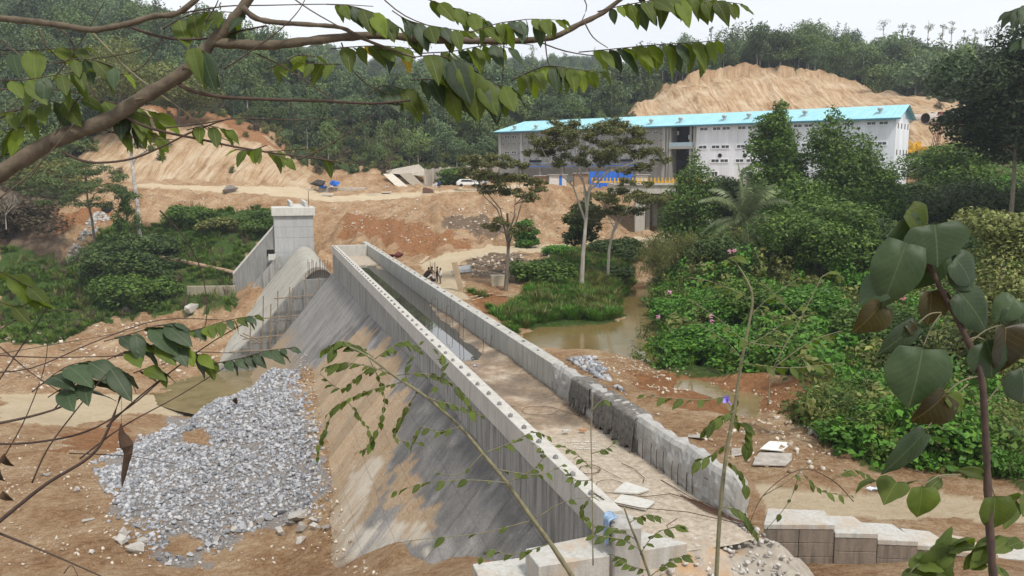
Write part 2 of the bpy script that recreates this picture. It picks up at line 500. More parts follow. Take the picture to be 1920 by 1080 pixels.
# ground regions
GREEN = [wpoly(p) for p in (
    [(0, 470), (90, 480), (150, 500), (190, 440), (280, 430), (330, 400), (420, 400), (505, 392), (510, 430), (438, 515), (438, 575), (300, 585), (200, 600), (120, 640), (0, 650)],
    [(930, 600), (985, 560), (1000, 520), (1060, 470), (1180, 480), (1190, 545), (1175, 600), (1120, 628), (1000, 632)],
    [(1190, 600), (1230, 540), (1340, 470), (1920, 350), (1920, 915), (1800, 895), (1640, 885), (1560, 850), (1500, 800), (1560, 750), (1480, 700), (1300, 712), (1230, 690), (1180, 660)],
    [(1300, 500), (1920, 500), (1920, 290), (1850, 300), (1700, 345), (1500, 345), (1280, 430)],
)]
def slab(p): return [tuple(q) for q in p]
def xyd(px, d): return ((px - 960) / FPX * d, d)
FOREST = [
    [xyd(-520, 185), xyd(0, 172), xyd(90, 176), xyd(190, 205), xyd(255, 224), xyd(400, 228), xyd(500, 226), xyd(580, 212), xyd(640, 206), xyd(740, 206), xyd(860, 214), xyd(930, 232), xyd(1000, 250), xyd(1160, 256), xyd(1190, 280), xyd(1290, 296), xyd(1370, 296), xyd(1520, 293), xyd(1600, 293), xyd(1680, 268), xyd(1760, 250), xyd(1900, 240), xyd(3400, 240), xyd(3400, 800), xyd(-520, 800)],
]
PALE = [
    [xyd(120, 181), xyd(590, 184), xyd(585, 205), xyd(500, 224), xyd(400, 226), xyd(255, 222), xyd(190, 203), xyd(110, 186)],
    [xyd(1150, 252), xyd(1190, 278), xyd(1290, 294), xyd(1370, 294), xyd(1520, 291), xyd(1600, 291), xyd(1680, 266), xyd(1760, 248), xyd(3000, 238), xyd(3000, 190), xyd(1690, 180), xyd(1150, 228)],
]
ROAD = [wpoly(p) for p in (
    [(255, 345), (560, 352), (620, 368), (800, 362), (1000, 345), (1000, 352), (860, 362), (730, 376), (600, 380), (560, 372), (255, 350)],
    [(785, 495), (840, 475), (920, 462), (1090, 455), (1270, 440), (1270, 455), (1100, 464), (960, 474), (880, 486), (855, 505), (880, 560), (850, 565), (800, 520)],
    [(1430, 905), (1560, 930), (1760, 935), (1920, 945), (1920, 985), (1640, 985), (1430, 965)],
    [(0, 742), (250, 742), (430, 728), (420, 756), (330, 780), (240, 775), (150, 800), (0, 790)],
)]
REDS = [wpoly(p) for p in (
    [(640, 400), (740, 410), (900, 460), (840, 470), (780, 480), (690, 452), (640, 440)],
    [(270, 190), (420, 200), (540, 280), (500, 275), (380, 228), (300, 228)],
    [(870, 548), (940, 545), (950, 590), (900, 590)],
    [(120, 815), (240, 800), (240, 845), (130, 850)],
    [(1240, 700), (1440, 700), (1560, 740), (1480, 790), (1300, 780), (1200, 720)],
    [(90, 400), (210, 380), (200, 420), (90, 440)],
)]
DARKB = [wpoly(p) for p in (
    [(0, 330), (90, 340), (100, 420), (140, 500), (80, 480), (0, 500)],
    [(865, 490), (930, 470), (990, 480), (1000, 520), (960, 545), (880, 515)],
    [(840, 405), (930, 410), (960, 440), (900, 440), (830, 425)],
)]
def rmask(x, y, polys, jit=1.0, seed=3):
    jx = x + fbm(x / 2.2, y / 2.2, 3, seed) * jit; jy = y + fbm(x / 2.2, y / 2.2, 3, seed + 5) * jit * 1.3
    m = np.zeros(np.shape(x), bool)
    for p in polys: m |= inpoly(jx, jy, p)
    return m.astype(float)
def H(x, y):
    x = np.asarray(x, float); y = np.asarray(y, float)
    z = H0(x, y)
    rd = rmask(x, y, ROAD, .6)
    am = np.interp(y, [1, 20, 60, 140, 220, 400], [.15, .25, .45, .9, 1.6, 4])
    n = fbm(x / 7, y / 7, 5, 1) * am * .75 + fbm(x / 1.6, y / 1.6, 4, 9) * am * .5 + np.abs(fbm(x / 3.1, y / 3.1, 4, 12)) * am * .5
    far = sstep(200, 320, y)
    n = n + far * fbm(x / 45, y / 45, 3, 21) * 7
    pale = rmask(x, y, PALE, 1)
    sk = x - z * .35
    rill = np.abs(fbm(sk / 2.6, z / 30, 4, 33)) * 1.5 - .5 + np.abs(fbm(z / 3.5, x / 30, 3, 34)) * 1.2
    gm = sum(rmask(x + a_, y + b_, [GREEN[2]], 1) for a_, b_ in ((0, 0), (2.5, 0), (-2.5, 0), (0, 2.5), (0, -2.5), (2, 2), (-2, -2), (2, -2), (-2, 2))) / 9
    n = n + gm ** 1.5 * (fbm(x / 5, y / 7, 4, 61) * 1.5 + .2)
    n = n * (1 - pale) + pale * (rill + fbm(x / 9, y / 9, 3, 3) * 1.6)
    # gullied banks below the upper road
    bk = sstep(112, 124, y) * sstep(172, 160, y) * (1 - rmask(x, y, GREEN, .5))
    g_ = np.abs(fbm(x / 3.2 + y / 30, y / 22, 4, 133)) * 3.2 - .9 + fbm(x / 11, y / 5, 4, 134) * 1.3
    n = n + bk * g_ * .8
    return z + n * (1 - .85 * rd)

PILEW = wpoly([(500, 690), (548, 690), (562, 720), (575, 780), (592, 860), (606, 950), (600, 965), (520, 985), (430, 1020), (330, 1058), (285, 1035), (240, 985), (205, 900), (215, 860), (245, 838), (330, 790), (400, 746), (450, 710)])
# mesh in polar layout: dense where the picture is dense
pxg = np.concatenate([np.linspace(-1400, -60, 60)[:-1], np.linspace(-60, 1980, 480), np.linspace(1980, 3300, 60)[1:]])
dg = np.concatenate([np.geomspace(.8, 18, 24)[:-1], np.linspace(18, 130, 330)[:-1], np.linspace(130, 320, 250)[:-1], np.geomspace(320, 880, 40)])
PX, DD = np.meshgrid(pxg, dg)
X = (PX - 960) / FPX * DD; Y = DD
Z = H(X, Y)
nr, nc = X.shape
idx = np.arange(nr * nc).reshape(nr, nc)
quads = np.stack([idx[:-1, :-1], idx[:-1, 1:], idx[1:, 1:], idx[1:, :-1]], -1).reshape(-1, 4)
xf, yf = X.ravel(), Y.ravel()
A = dict(green=rmask(xf, yf, GREEN, 1.6), road=rmask(xf, yf, ROAD, .8), pale=rmask(xf, yf, PALE, 1.2), red=rmask(xf, yf, REDS, 2.0), dark=rmask(xf, yf, DARKB, 2.0), wood=rmask(xf, yf, FOREST, 2.0), stony=rmask(xf, yf, [PILEW], 2.2) * (1 - rmask(xf, yf, [wpoly(p) for p in ([(345, 812), (395, 806), (392, 832), (352, 838)], [(310, 1012), (370, 1008), (365, 1035), (300, 1040)])], .8)))

t = NT('ground_soil')
g = t.n('ShaderNodeNewGeometry'); P_ = g.outputs['Position']
n1 = t.noise(P_, .25, 6, .65); n2 = t.noise(P_, 2.2, 6, .75); n3 = t.noise(P_, 9, 5, .75)
soil = t.ramp(t.math('ADD', t.math('MULTIPLY', n1, .35), t.math('ADD', t.math('MULTIPLY', n2, .35), t.math('MULTIPLY', n3, .3))), [(.38, (.17, .088, .04)), (.47, (.34, .205, .11)), (.53, (.44, .30, .18)), (.62, (.60, .47, .32))])
mpn = t.n('ShaderNodeMapping'); mpn.inputs['Scale'].default_value = (.9, .0, .14); mpn.inputs['Rotation'].default_value = (0, R(18), 0); t.l(P_, mpn.inputs[0])
nr_ = t.math('ADD', t.math('MULTIPLY', t.noise(mpn.outputs[0], 1.2, 6, .75, .5), .6), t.math('MULTIPLY', t.noise(P_, .12, 6, .7), .4))
palec = t.ramp(nr_, [(.38, (.22, .12, .06)), (.46, (.41, .27, .155)), (.53, (.52, .385, .25)), (.64, (.64, .53, .40))])
soil = t.mix(t.attr('pale'), soil, palec)
redc = t.ramp(n2, [(.3, (.17, .07, .03)), (.7, (.42, .20, .085))])
soil = t.mix(t.math('MULTIPLY', t.attr('red'), .85), soil, redc)
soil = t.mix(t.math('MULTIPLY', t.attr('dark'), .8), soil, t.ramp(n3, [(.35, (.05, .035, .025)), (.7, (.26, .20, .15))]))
roadc = t.ramp(t.math('ADD', t.math('MULTIPLY', n1, .4), t.math('MULTIPLY', n2, .6)), [(.3, (.50, .38, .24)), (.7, (.70, .59, .42))])
soil = t.mix(t.attr('road'), soil, roadc)
# small pale pebbles on bare soil
vor = t.n('ShaderNodeTexVoronoi'); vor.inputs['Scale'].default_value = 2.2; t.l(P_, vor.inputs['Vector'])
vd = t.n('ShaderNodeTexVoronoi'); vd.inputs['Scale'].default_value = 2.2; t.l(P_, vd.inputs['Vector'])
peb = t.math('MULTIPLY', t.math('LESS_THAN', vor.outputs['Distance'], .22), t.math('GREATER_THAN', n2, .58))
soil = t.mix(t.math('MULTIPLY', peb, .4), soil, (.55, .48, .40))
grassc = t.ramp(n2, [(.3, (.028, .045, .012)), (.55, (.06, .11, .022)), (.75, (.15, .19, .05))])
soil = t.mix(t.math('MULTIPLY', t.attr('green'), t.ramp(n1, [(.25, .6), (.5, 1.0)])), soil, grassc)
soil = t.mix(t.attr('wood'), soil, t.ramp(n2, [(.3, (.02, .03, .01)), (.7, (.07, .075, .03))]))
soil = t.mix(t.math('MULTIPLY', t.attr('stony'), .8), soil, t.ramp(n3, [(.3, (.2, .19, .185)), (.7, (.44, .43, .42))]))
t.bump(t.math('ADD', t.math('MULTIPLY', n2, 1.0), t.math('MULTIPLY', n3, .35)), 1.0, .5)
M_GROUND = t.fin(soil, .95, .12)
me = np_mesh('ground', np.stack([xf, yf, Z.ravel()], 1), quads, M_GROUND, A, smooth=True)
tag(link('ground', me), kind='structure')
# the ground goes on to the horizon beyond the hills and behind the viewer
mb = MB()
mb.add([(-3000, 860, -12), (3000, 860, -12), (5000, 4500, -14), (-5000, 4500, -14)], [(0, 1, 2, 3)])
mb.add([(-600, -400, -4), (600, -400, -4), (1.2, .9, -2.2), (-1.2, .9, -2.2)], [(0, 1, 2, 3)])
tag(mb.build('distant_ground', M_GROUND), kind='structure')

def H(x, y):
    """height of the finished ground mesh"""
    x = np.asarray(x, float); y = np.clip(np.asarray(y, float), .8, 879)
    p = 960 + FPX * x / y
    di = np.interp(y, dg, np.arange(len(dg))); i0 = np.minimum(di.astype(int), len(dg) - 2); fd = di - i0
    ci = np.interp(p, pxg, np.arange(len(pxg))); c0 = np.minimum(ci.astype(int), len(pxg) - 2); fc = ci - c0
    return (Z[i0, c0] * (1 - fc) + Z[i0, c0 + 1] * fc) * (1 - fd) + (Z[i0 + 1, c0] * (1 - fc) + Z[i0 + 1, c0 + 1] * fc) * fd
def gz(x, y): return float(H(np.array([x]), np.array([y]))[0])
def onground(px, py):
    x, y, d = raymarch([px], [py], H)
    return Vector((float(x[0]), float(y[0]), gz(x[0], y[0])))
def sample_poly(P, n, rng=RNG):
    """n random ground points inside a world outline"""
    xs = [p[0] for p in P]; ys = [p[1] for p in P]
    o = np.zeros((0, 2))
    k = 0
    while len(o) < n and k < 40:
        c = np.stack([rng.uniform(min(xs), max(xs), n * 2), rng.uniform(min(ys), max(ys), n * 2)], 1)
        o = np.concatenate([o, c[inpoly(c[:, 0], c[:, 1], P)]]); k += 1
    return o[:n]

# ------------------------------------------------------------------ stream and pools
def water(name, poly, z, c1, c2, rough=.08, spec=.6):
    t = NT(name)
    g = t.n('ShaderNodeNewGeometry')
    n1 = t.noise(g.outputs['Position'], .35, 4); n2 = t.noise(g.outputs['Position'], 2.5, 4)
    t.bump(n2, .12, .05)
    m = t.fin(t.ramp(n1, [(.35, c1), (.65, c2)]), rough, spec)
    mb = MB(); mb.add([(x, y, z) for x, y in poly], [tuple(range(len(poly)))])
    return tag(mb.build(name, m), kind='structure')
def zpoly(P, z): return [tuple(atz(a, b, z)[:2]) for a, b in P]
water('stream_water', zpoly([(930, 690), (1060, 700), (1140, 700), (1235, 700), (1280, 600), (1250, 530), (1200, 505), (1160, 520), (1165, 570), (1150, 600), (1080, 612), (930, 615)], -14.15), -14.15, (.15, .105, .04), (.20, .145, .06))
water('creek_water', zpoly([(1080, 770), (1200, 775), (1330, 820), (1420, 850), (1530, 850), (1540, 745), (1400, 715), (1290, 705), (1180, 700), (1090, 700)], -14.35), -14.35, (.17, .125, .06), (.23, .165, .085))
water('river_pool', zpoly([(330, 570), (480, 580), (500, 800), (430, 790), (330, 770), (190, 725), (300, 690), (360, 640)], -24.4), -24.4, (.16, .125, .06), (.24, .19, .10), .12)
# ------------------------------------------------------------------ dam frame: s along the axis (away), t to the left (low side)
def dp(s, t, z):
    return Vector((LN.x + UX.x * s + NX.x * t, LN.y + UX.y * s + NX.y * t, z))
def st(p):
    q = Vector((p[0] - LN.x, p[1] - LN.y, 0)); return q.dot(UX), q.dot(NX)
def onS(px, py, s):
    """photo point on the cross plane at s -> (t, z)"""
    d = rdir(px, py); k = (s + LN.dot(UX)) / d.dot(UX); p = d * k
    return st(p)[1], p.z
def onT(px, py, t):
    d = rdir(px, py); k = (t + LN.dot(NX)) / d.dot(NX); p = d * k
    return st(p)[0], p.z
L = DAM_L
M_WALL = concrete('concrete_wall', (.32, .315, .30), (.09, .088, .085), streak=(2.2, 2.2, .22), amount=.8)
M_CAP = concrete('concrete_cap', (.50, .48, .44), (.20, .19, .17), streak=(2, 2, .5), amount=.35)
M_CAPOLD = concrete('concrete_parapet', (.44, .43, .39), (.16, .15, .14), streak=(2.5, 2.5, .3), amount=.55)
M_LIGHTC = concrete('concrete_pale', (.55, .54, .50), (.25, .24, .22), amount=.3)
M_STEP = concrete('concrete_steps', (.47, .46, .43), (.22, .20, .18), amount=.45, stain=(.40, .31, .22), soil=.7, scl=1.6)
M_STEPSIDE = concrete('block_masonry', (.23, .19, .155), (.08, .065, .055), amount=.7, scl=1.5)
M_GREYC = concrete('concrete_grey', (.26, .26, .25), (.09, .09, .09), amount=.5)
M_ROUGH = concrete('concrete_rough', (.38, .37, .35), (.14, .13, .12), amount=.4, fine=5)
M_STEEL = simple('rusty_steel', (.14, .07, .04), (.06, .035, .025), 20, .85, .2, .002)
M_MUDF = NT('silt_floor')
t = M_MUDF; g = t.n('ShaderNodeNewGeometry'); P_ = g.outputs['Position']
n1 = t.noise(P_, .55, 6, .7); n2 = t.noise(P_, 5, 6, .75)
c = t.ramp(t.math('ADD', t.math('MULTIPLY', n1, .7), t.math('MULTIPLY', n2, .3)), [(.38, (.15, .10, .065)), (.5, (.30, .22, .15)), (.62, (.50, .43, .34))])
c = t.mix(t.attr('wet'), c, t.ramp(n2, [(.3, (.07, .055, .04)), (.7, (.20, .15, .10))]))
c = t.mix(t.attr('slab'), c, t.ramp(n2, [(.3, (.24, .195, .14)), (.5, (.38, .32, .25)), (.7, (.50, .45, .37))]))
t.bump(t.math('ADD', n1, n2), .8, .06)
M_MUDF = t.fin(c, t.ramp(t.attr('wet'), [(0, .9), (1, .5)]), .3)

dam = empty('dam', dp(0, 0, -12))
tag(dam, 'long grey dam with an open water channel between its walls and a sloping left face', 'dam')
# where the upright face meets the sloping apron
zpts = [onT(px, py, 0) for px, py in ((630, 523), (687, 590), (760, 664), (882, 819), (1008, 1007))]
zpts.sort()
ZS = [-6] + [p[0] for p in zpts]; ZZ = [zpts[0][1] - .05] + [p[1] for p in zpts]
def zt(s): return float(np.interp(s, ZS, ZZ))
# left wall: cap beams and panels below
n = int(L / 2.45); ds = L / n
for i in range(n):
    a = i * ds + .008; b = (i + 1) * ds - .008
    jx = random.uniform(-.012, .012)
    m = MB()
    m.hexa([dp(a, jx, -9.88), dp(b, jx, -9.88), dp(b, -.55, -9.88), dp(a, -.55, -9.88), dp(a, jx, WT + jx), dp(b, jx, WT + jx), dp(b, -.55, WT + jx), dp(a, -.55, WT + jx)])
    o = m.build('cap_beam', M_CAP, dam, bevel=.015)
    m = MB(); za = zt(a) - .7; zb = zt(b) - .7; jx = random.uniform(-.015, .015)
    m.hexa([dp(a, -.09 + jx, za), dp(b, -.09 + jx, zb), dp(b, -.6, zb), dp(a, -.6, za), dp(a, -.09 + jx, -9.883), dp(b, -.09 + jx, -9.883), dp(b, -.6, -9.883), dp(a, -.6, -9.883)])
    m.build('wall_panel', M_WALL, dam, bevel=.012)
# solid body under the channel
m = MB()
m.hexa([dp(.1, -.63, -16), dp(L - .1, -.63, -16), dp(L - .1, -4.0, -16), dp(.1, -4.6, -16), dp(.1, -.63, -10.75), dp(L - .1, -.63, -10.75), dp(L - .1, -4.0, -10.75), dp(.1, -4.6, -10.75)])
m.build('core', M_GREYC, dam)

# sloping apron, cast in strips
TAN = 1.2
def onapron(px, py):
    d = rdir(px, py); lo = 15.0; hi = 130.0
    def f(y):
        p = d * (y / d.y); s_, t_ = st(p); return p.z - (zt(s_) - TAN * t_)
    best = None
    ys = np.linspace(lo, hi, 240); pv = f(ys[0])
    for a, b in zip(ys[:-1], ys[1:]):
        q = f(b)
        if pv > 0 >= q or pv < 0 <= q:
            p = d * (b / d.y); s_, t_ = st(p)
            if t_ > -.5: return s_, t_
        pv = q
    p = d * (40 / d.y); return st(p)
OCH = [[onapron(*q) for q in dense(p, 3)] for p in (
    [(640, 640), (700, 620), (735, 690), (770, 760), (730, 860), (690, 960), (660, 1040), (610, 1050), (590, 800), (560, 700), (600, 690)],
    [(700, 880), (780, 870), (810, 960), (800, 1020), (740, 1010)],)]
PALEP = [[onapron(*q) for q in dense(p, 3)] for p in ([(640, 900), (700, 890), (690, 980), (780, 1010), (800, 1060), (610, 1050)],)]
DARKP = [[onapron(*q) for q in dense(p, 3)] for p in (
    [(745, 690), (800, 730), (900, 850), (1000, 1030), (860, 1060), (790, 950), (700, 900), (760, 780)],
    [(690, 600), (750, 670), (740, 700), (700, 640), (620, 660), (560, 690), (600, 640)])]
t = NT('apron_concrete')
uvn = t.n('ShaderNodeUVMap', uv_map='UVMap')
def mapped(sc):
    m_ = t.n('ShaderNodeMapping'); m_.inputs['Scale'].default_value = sc; t.l(uvn.outputs[0], m_.inputs[0]); return m_.outputs[0]
v1 = mapped((1, .26, 1)); v2 = mapped((1, .7, 1)); v3 = mapped((1, 1, 1))
st1 = t.noise(v1, 1.1, 6, .7, .6); st2 = t.math('ADD', t.math('MULTIPLY', t.noise(v1, 3.5, 6, .8, .6), .5), t.math('MULTIPLY', t.noise(v3, 1.8, 7, .8, .4), .5)); bl = t.noise(v2, .35, 5, .65, .5); fi = t.noise(v3, 7, 6, .75)
c = t.ramp(fi, [(.3, (.20, .19, .185)), (.7, (.35, .335, .315))])
c = t.mix(t.ramp(st1, [(.42, 0.0), (.66, .65)]), c, (.10, .095, .09))
c = t.mix(t.ramp(st2, [(.53, 0.0), (.7, .6)]), c, (.46, .44, .40))
c = t.mix(t.math('MULTIPLY', t.attr('pit'), t.ramp(t.math('ADD', t.math('MULTIPLY', bl, .5), t.math('MULTIPLY', fi, .5)), [(.38, 0.0), (.58, .75)])), c, t.ramp(st2, [(.3, (.05, .05, .055)), (.7, (.17, .165, .16))]))
och = t.ramp(t.math('ADD', t.math('MULTIPLY', st2, .6), t.math('MULTIPLY', fi, .4)), [(.36, (.22, .12, .055)), (.48, (.42, .285, .16)), (.6, (.56, .44, .29))])
c = t.mix(t.math('MULTIPLY', t.attr('ochre'), t.ramp(st2, [(.3, 1.0), (.75, .45)])), c, och)
c = t.mix(t.math('MULTIPLY', t.attr('chalk'), t.ramp(st1, [(.35, 0.0), (.6, .9)])), c, (.60, .55, .47))
sxyz = t.n('ShaderNodeSeparateXYZ'); t.l(uvn.outputs[0], sxyz.inputs[0])
lift = t.math('LESS_THAN', t.math('FRACT', t.math('MULTIPLY', t.math('ADD', sxyz.outputs[1], t.math('MULTIPLY', fi, .12)), .55)), .035)
c = t.mix(t.math('MULTIPLY', lift, .22), c, (.07, .065, .06))
base_ = t.ramp(t.math('ADD', t.math('MULTIPLY', sxyz.outputs[1], .06), t.math('MULTIPLY', bl, .5)), [(.68, 0.0), (.85, .75)])
c = t.mix(base_, c, (.36, .255, .15))
oi = t.n('ShaderNodeObjectInfo')
c = t.mix(1, c, t.ramp(oi.outputs['Random'], [(0, .84), (1, 1.05)]), 'MULTIPLY')
t.bump(t.math('ADD', t.math('MULTIPLY', st2, .8), t.math('MULTIPLY', fi, 1.2)), .9, .07)
M_APRON = t.fin(c, .92, .15)
apr_s0 = -1.0
edges = [apr_s0]
while edges[-1] < L + .9: edges.append(min(L + .9, edges[-1] + 2.45))
for a, b in zip(edges[:-1], edges[1:]):
    a += .006; b -= .006
    if b - a < .3: continue
    nu = 7; nv = 60
    tmax = max((zt(a) + 26.5) / TAN, 9)
    ss, tt = np.meshgrid(np.linspace(a, b, nu), np.linspace(-.08, tmax, nv))
    zz = np.interp(ss, ZS, ZZ) - TAN * tt
    am = np.interp(tt, [0, 1, 3], [.02, .06, .12])
    ru = fbm(ss / 1.4, tt / 2.6, 4, 5) * am * .8 + fbm(ss / 3, tt / 5, 3, 6) * am * 1.4
    nrm = np.array([NX.x * TAN, NX.y * TAN, 1.0]); nrm /= np.linalg.norm(nrm)
    xx = LN.x + UX.x * ss + NX.x * tt + nrm[0] * ru; yy = LN.y + UX.y * ss + NX.y * tt + nrm[1] * ru; z3 = zz + nrm[2] * ru
    ix = np.arange(nu * nv).reshape(nv, nu)
    q = np.stack([ix[:-1, :-1], ix[1:, :-1], ix[1:, 1:], ix[:-1, 1:]], -1).reshape(-1, 4)
    fs, ft = ss.ravel(), tt.ravel()
    def soft(polys, jit, seed):
        jx = fs + fbm(fs / 1.1, ft / 4, 4, seed) * jit; jt = ft + fbm(fs / 1.5, ft / 3, 4, seed + 3) * jit
        mm = np.zeros(fs.shape, bool)
        for p in polys: mm |= inpoly(jx, jt, p)
        return mm.astype(float)
    me = np_mesh('apron_strip', np.stack([xx.ravel(), yy.ravel(), z3.ravel()], 1), q, M_APRON, dict(ochre=soft(OCH, 1.6, 40), chalk=soft(PALEP, 1.2, 50), pit=soft(DARKP, 1.6, 60)), smooth=True)
    uvl = me.uv_layers.new(name='UVMap')
    lv = np.zeros(len(me.loops), np.int32); me.loops.foreach_get('vertex_index', lv)
    uvl.data.foreach_set('uv', np.stack([fs[lv], ft[lv] * 1.56], 1).astype(np.float32).ravel())
    link('apron_strip', me, dam)

# right wall: smooth panels far, rough eroded stretch near
def rin(s):      # t of the inner top edge
    a = st(RNp); b = st(RF)
    return a[1] + (b[1] - a[1]) * (s - a[0]) / (b[0] - a[0])
S_R0 = st(RNp)[0] - .3; S_R1 = st(RF)[0]
S_ROUGH = onT(1112, 716, rin(13))[0] if False else 17.0
TH = .62
k = int((S_R1 - S_ROUGH) / 2.45); dd = (S_R1 - S_ROUGH) / k
for i in range(k):
    a = S_ROUGH + i * dd + .008; b = S_ROUGH + (i + 1) * dd - .008
    j = random.uniform(-.015, .015); ta = rin(a); tb = rin(b)
    m = MB()
    m.hexa([dp(a, ta - TH, -13.5), dp(b, tb - TH, -13.5), dp(b, tb + j, -13.5), dp(a, ta + j, -13.5), dp(a, ta - TH, WT + j), dp(b, tb - TH, WT + j), dp(b, tb + j, WT + j), dp(a, ta + j, WT + j)])
    m.build('parapet_panel', M_CAPOLD, dam, bevel=.02)
# rough part as one lumpy skin
nu = 160
prof = [(0.02, -13.5), (.02, -10.6), (0.05, -10.2), (.04, -9.8), (.02, -9.4), (-.02, -9.12), (-.12, -8.97), (-.3, -8.95), (-.5, -8.98), (-.64, -9.15), (-.68, -9.6), (-.66, -10.4), (-.66, -13.5)]
pp = []
for (a, b), (c_, d_) in zip(prof[:-1], prof[1:]):
    nn = max(1, int(math.hypot(c_ - a, d_ - b) / .12)) if b > -12 else 2
    for q in range(nn): pp.append((a + (c_ - a) * q / nn, b + (d_ - b) * q / nn))
pp.append(prof[-1])
V = []
for i in range(nu):
    s_ = S_R0 + (S_ROUGH - .02 - S_R0) * i / (nu - 1)
    e = min(1, (s_ - S_R0) / .5); e = math.sqrt(max(.05, 1 - (1 - e) ** 2))
    for j, (a, b) in enumerate(pp):
        r_ = float(fbm(np.array([s_ * 2.2]), np.array([b * 2.4 + a * 3.1]), 4, 77)[0]) * .16
        r2 = float(fbm(np.array([s_ * .5]), np.array([j * .1]), 3, 78)[0]) * .10
        V.append(dp(s_ + (1 - e) * 0, rin(s_) + (-.32 + (a + .32 + (r_ if a > -.3 else -r_)) * e), b + (r_ * .5 + r2 if b > -9.3 else 0) - (1 - e) * .45 * (1 if b > -10 else 0)))
npf = len(pp); F_ = []
for i in range(nu - 1):
    for j in range(npf - 1):
        F_.append((i * npf + j, (i + 1) * npf + j, (i + 1) * npf + j + 1, i * npf + j + 1))
F_.append(tuple(range(npf)))
m = MB(); m.add(V, F_); o = m.build('rough_parapet', M_ROUGH, dam, smooth=False)
o['label'] = 'pitted unfinished near stretch of the right parapet'
# starter bars set in the rough face
for i in range(15):
    s_ = 3.2 + i * .52 + random.uniform(-.1, .1); zt0 = -9.55 + random.uniform(-.15, .1)
    m = MB(); m.tube([dp(s_, rin(s_) + .12, zt0 - .75 - random.uniform(0, .15)), dp(s_ + .02, rin(s_) + .13, zt0 - .3), dp(s_, rin(s_) + .12, zt0)], .014, 5)
    m.build('starter_bar', M_STEEL, dam)
# far cross wall
m = MB(); m.hexa([dp(L - .5, -.56, -10.8), dp(L, -.56, -10.8), dp(L, rin(L) + .01, -10.8), dp(L - .5, rin(L) + .01, -10.8), dp(L - .5, -.56, WT), dp(L, -.56, WT), dp(L, rin(L) + .01, WT), dp(L - .5, rin(L) + .01, WT)])
m.build('end_wall', M_CAP, dam, bevel=.02)
# channel floor
nu, nv = 420, 22
ss, ff = np.meshgrid(np.linspace(-.2, L - .5, nu), np.linspace(0, 1, nv), indexing='ij')
ta = np.array([rin(s_) for s_ in ss[:, 0]])[:, None]
tt = -.55 + (ta + .04 + .55) * ff
base = np.interp(ss, [-1, 12, 20, 24, 27, 60, 74, 79], [-10.33, -10.35, -10.27, -10.33, -10.50, -10.55, -10.42, -10.33])
# silt bank on the right side of the pool
bank = sstep(.62, .9, ff + fbm(ss / 3.5, ff * 2, 4, 91) * .25) * sstep(50, 36, ss) * .17
zz = base + bank * sstep(20, 26, ss) + fbm(ss / 1.2, tt / 1.2, 5, 92) * .07 * sstep(9, 13, ss) + fbm(ss / .5, tt / .5, 3, 93) * .02
zz += np.exp(-((ff - 1) / .12) ** 2) * .08 + np.exp(-(ff / .08) ** 2) * .04
slabm = sstep(11.5, 10.5, ss + fbm(ss / 1.5, tt / 1.5, 4, 96)) + sstep(74, 76, ss)
wet = sstep(8, 16, ss + fbm(ss / 2, tt / 2, 4, 95) * 6) * sstep(76, 73, ss)
wet = np.clip(wet * (.55 + fbm(ss / 1.6, tt / 1.2, 4, 97)), 0, 1)
p3 = np.stack([LN.x + UX.x * ss + NX.x * tt, LN.y + UX.y * ss + NX.y * tt, zz], -1).reshape(-1, 3)
ix = np.arange(nu * nv).reshape(nu, nv)
q = np.stack([ix[:-1, :-1], ix[:-1, 1:], ix[1:, 1:], ix[1:, :-1]], -1).reshape(-1, 4)
link('channel_floor', np_mesh('channel_floor', p3, q, M_MUDF, dict(wet=wet.ravel(), slab=slabm.ravel()), smooth=True), dam)
t = NT('still_water'); g = t.n('ShaderNodeNewGeometry')
t.bump(t.noise(g.outputs['Position'], 3, 2), .004, .01)
M_STILL = t.fin((.05, .045, .037), .02, 1.0); t.b.inputs['IOR'].default_value = 2.0
m = MB(); m.add([dp(23.5, -.56, -10.40), dp(23.5, rin(23) + .02, -10.40), dp(76, rin(76) + .02, -10.40), dp(76, -.56, -10.40)], [(0, 1, 2, 3)])
tag(m.build('channel_water', M_STILL), kind='structure')
# bolts on the left cap, lifting loops on the right
for i, s_ in enumerate(np.arange(1.2, L - 1, 1.62)):
    m = MB(); c_ = dp(s_ + random.uniform(-.06, .06), -.16 + random.uniform(-.03, .03), WT + .05)
    m.tube([c_ - Vector((0, 0, .055)), c_ + Vector((0, 0, .045))], .085, 8); m.tube([c_ + Vector((0, 0, .04)), c_ + Vector((0, 0, .085))], .03, 6)
    m.build('anchor_bolt', M_GREYC, dam)
for i, s_ in enumerate(np.arange(20, L - 1, 2.45)):
    m = MB(); m.box(dp(s_, rin(s_) - .3, WT + .03), (.16, .1, .09), random.uniform(0, 3)); m.build('anchor_block', M_GREYC, dam)
# hooked bars standing in the channel
for px, py, h, dx in ((808, 600, 1.5, .3), (822, 607, 1.7, -.2), (836, 612, 1.35, .25), (860, 630, 1.6, .3), (868, 640, 1.3, .2), (850, 622, 1.1, -.3), (795, 592, 1.2, .2), (797, 640, 1.0, .2), (905, 665, .9, .2), (666, 474, 1.1, .1), (690, 480, 1.0, .1), (930, 655, .8, .3)):
    b_ = atz(px, py, -10.45)
    if not (-.6 > st(b_)[1] > rin(st(b_)[0])): b_ = dp(st(b_)[0], max(min(st(b_)[1], -.8), rin(st(b_)[0]) + .15), -10.45)
    m = MB(); m.tube([b_, b_ + Vector((dx * .2, 0, h * .6)), b_ + Vector((dx * .25, 0, h)), b_ + Vector((dx * .7, 0, h + .1)), b_ + Vector((dx, 0, h - .02))], .016, 5)
    m.build('hooked_bar', M_STEEL, dam)
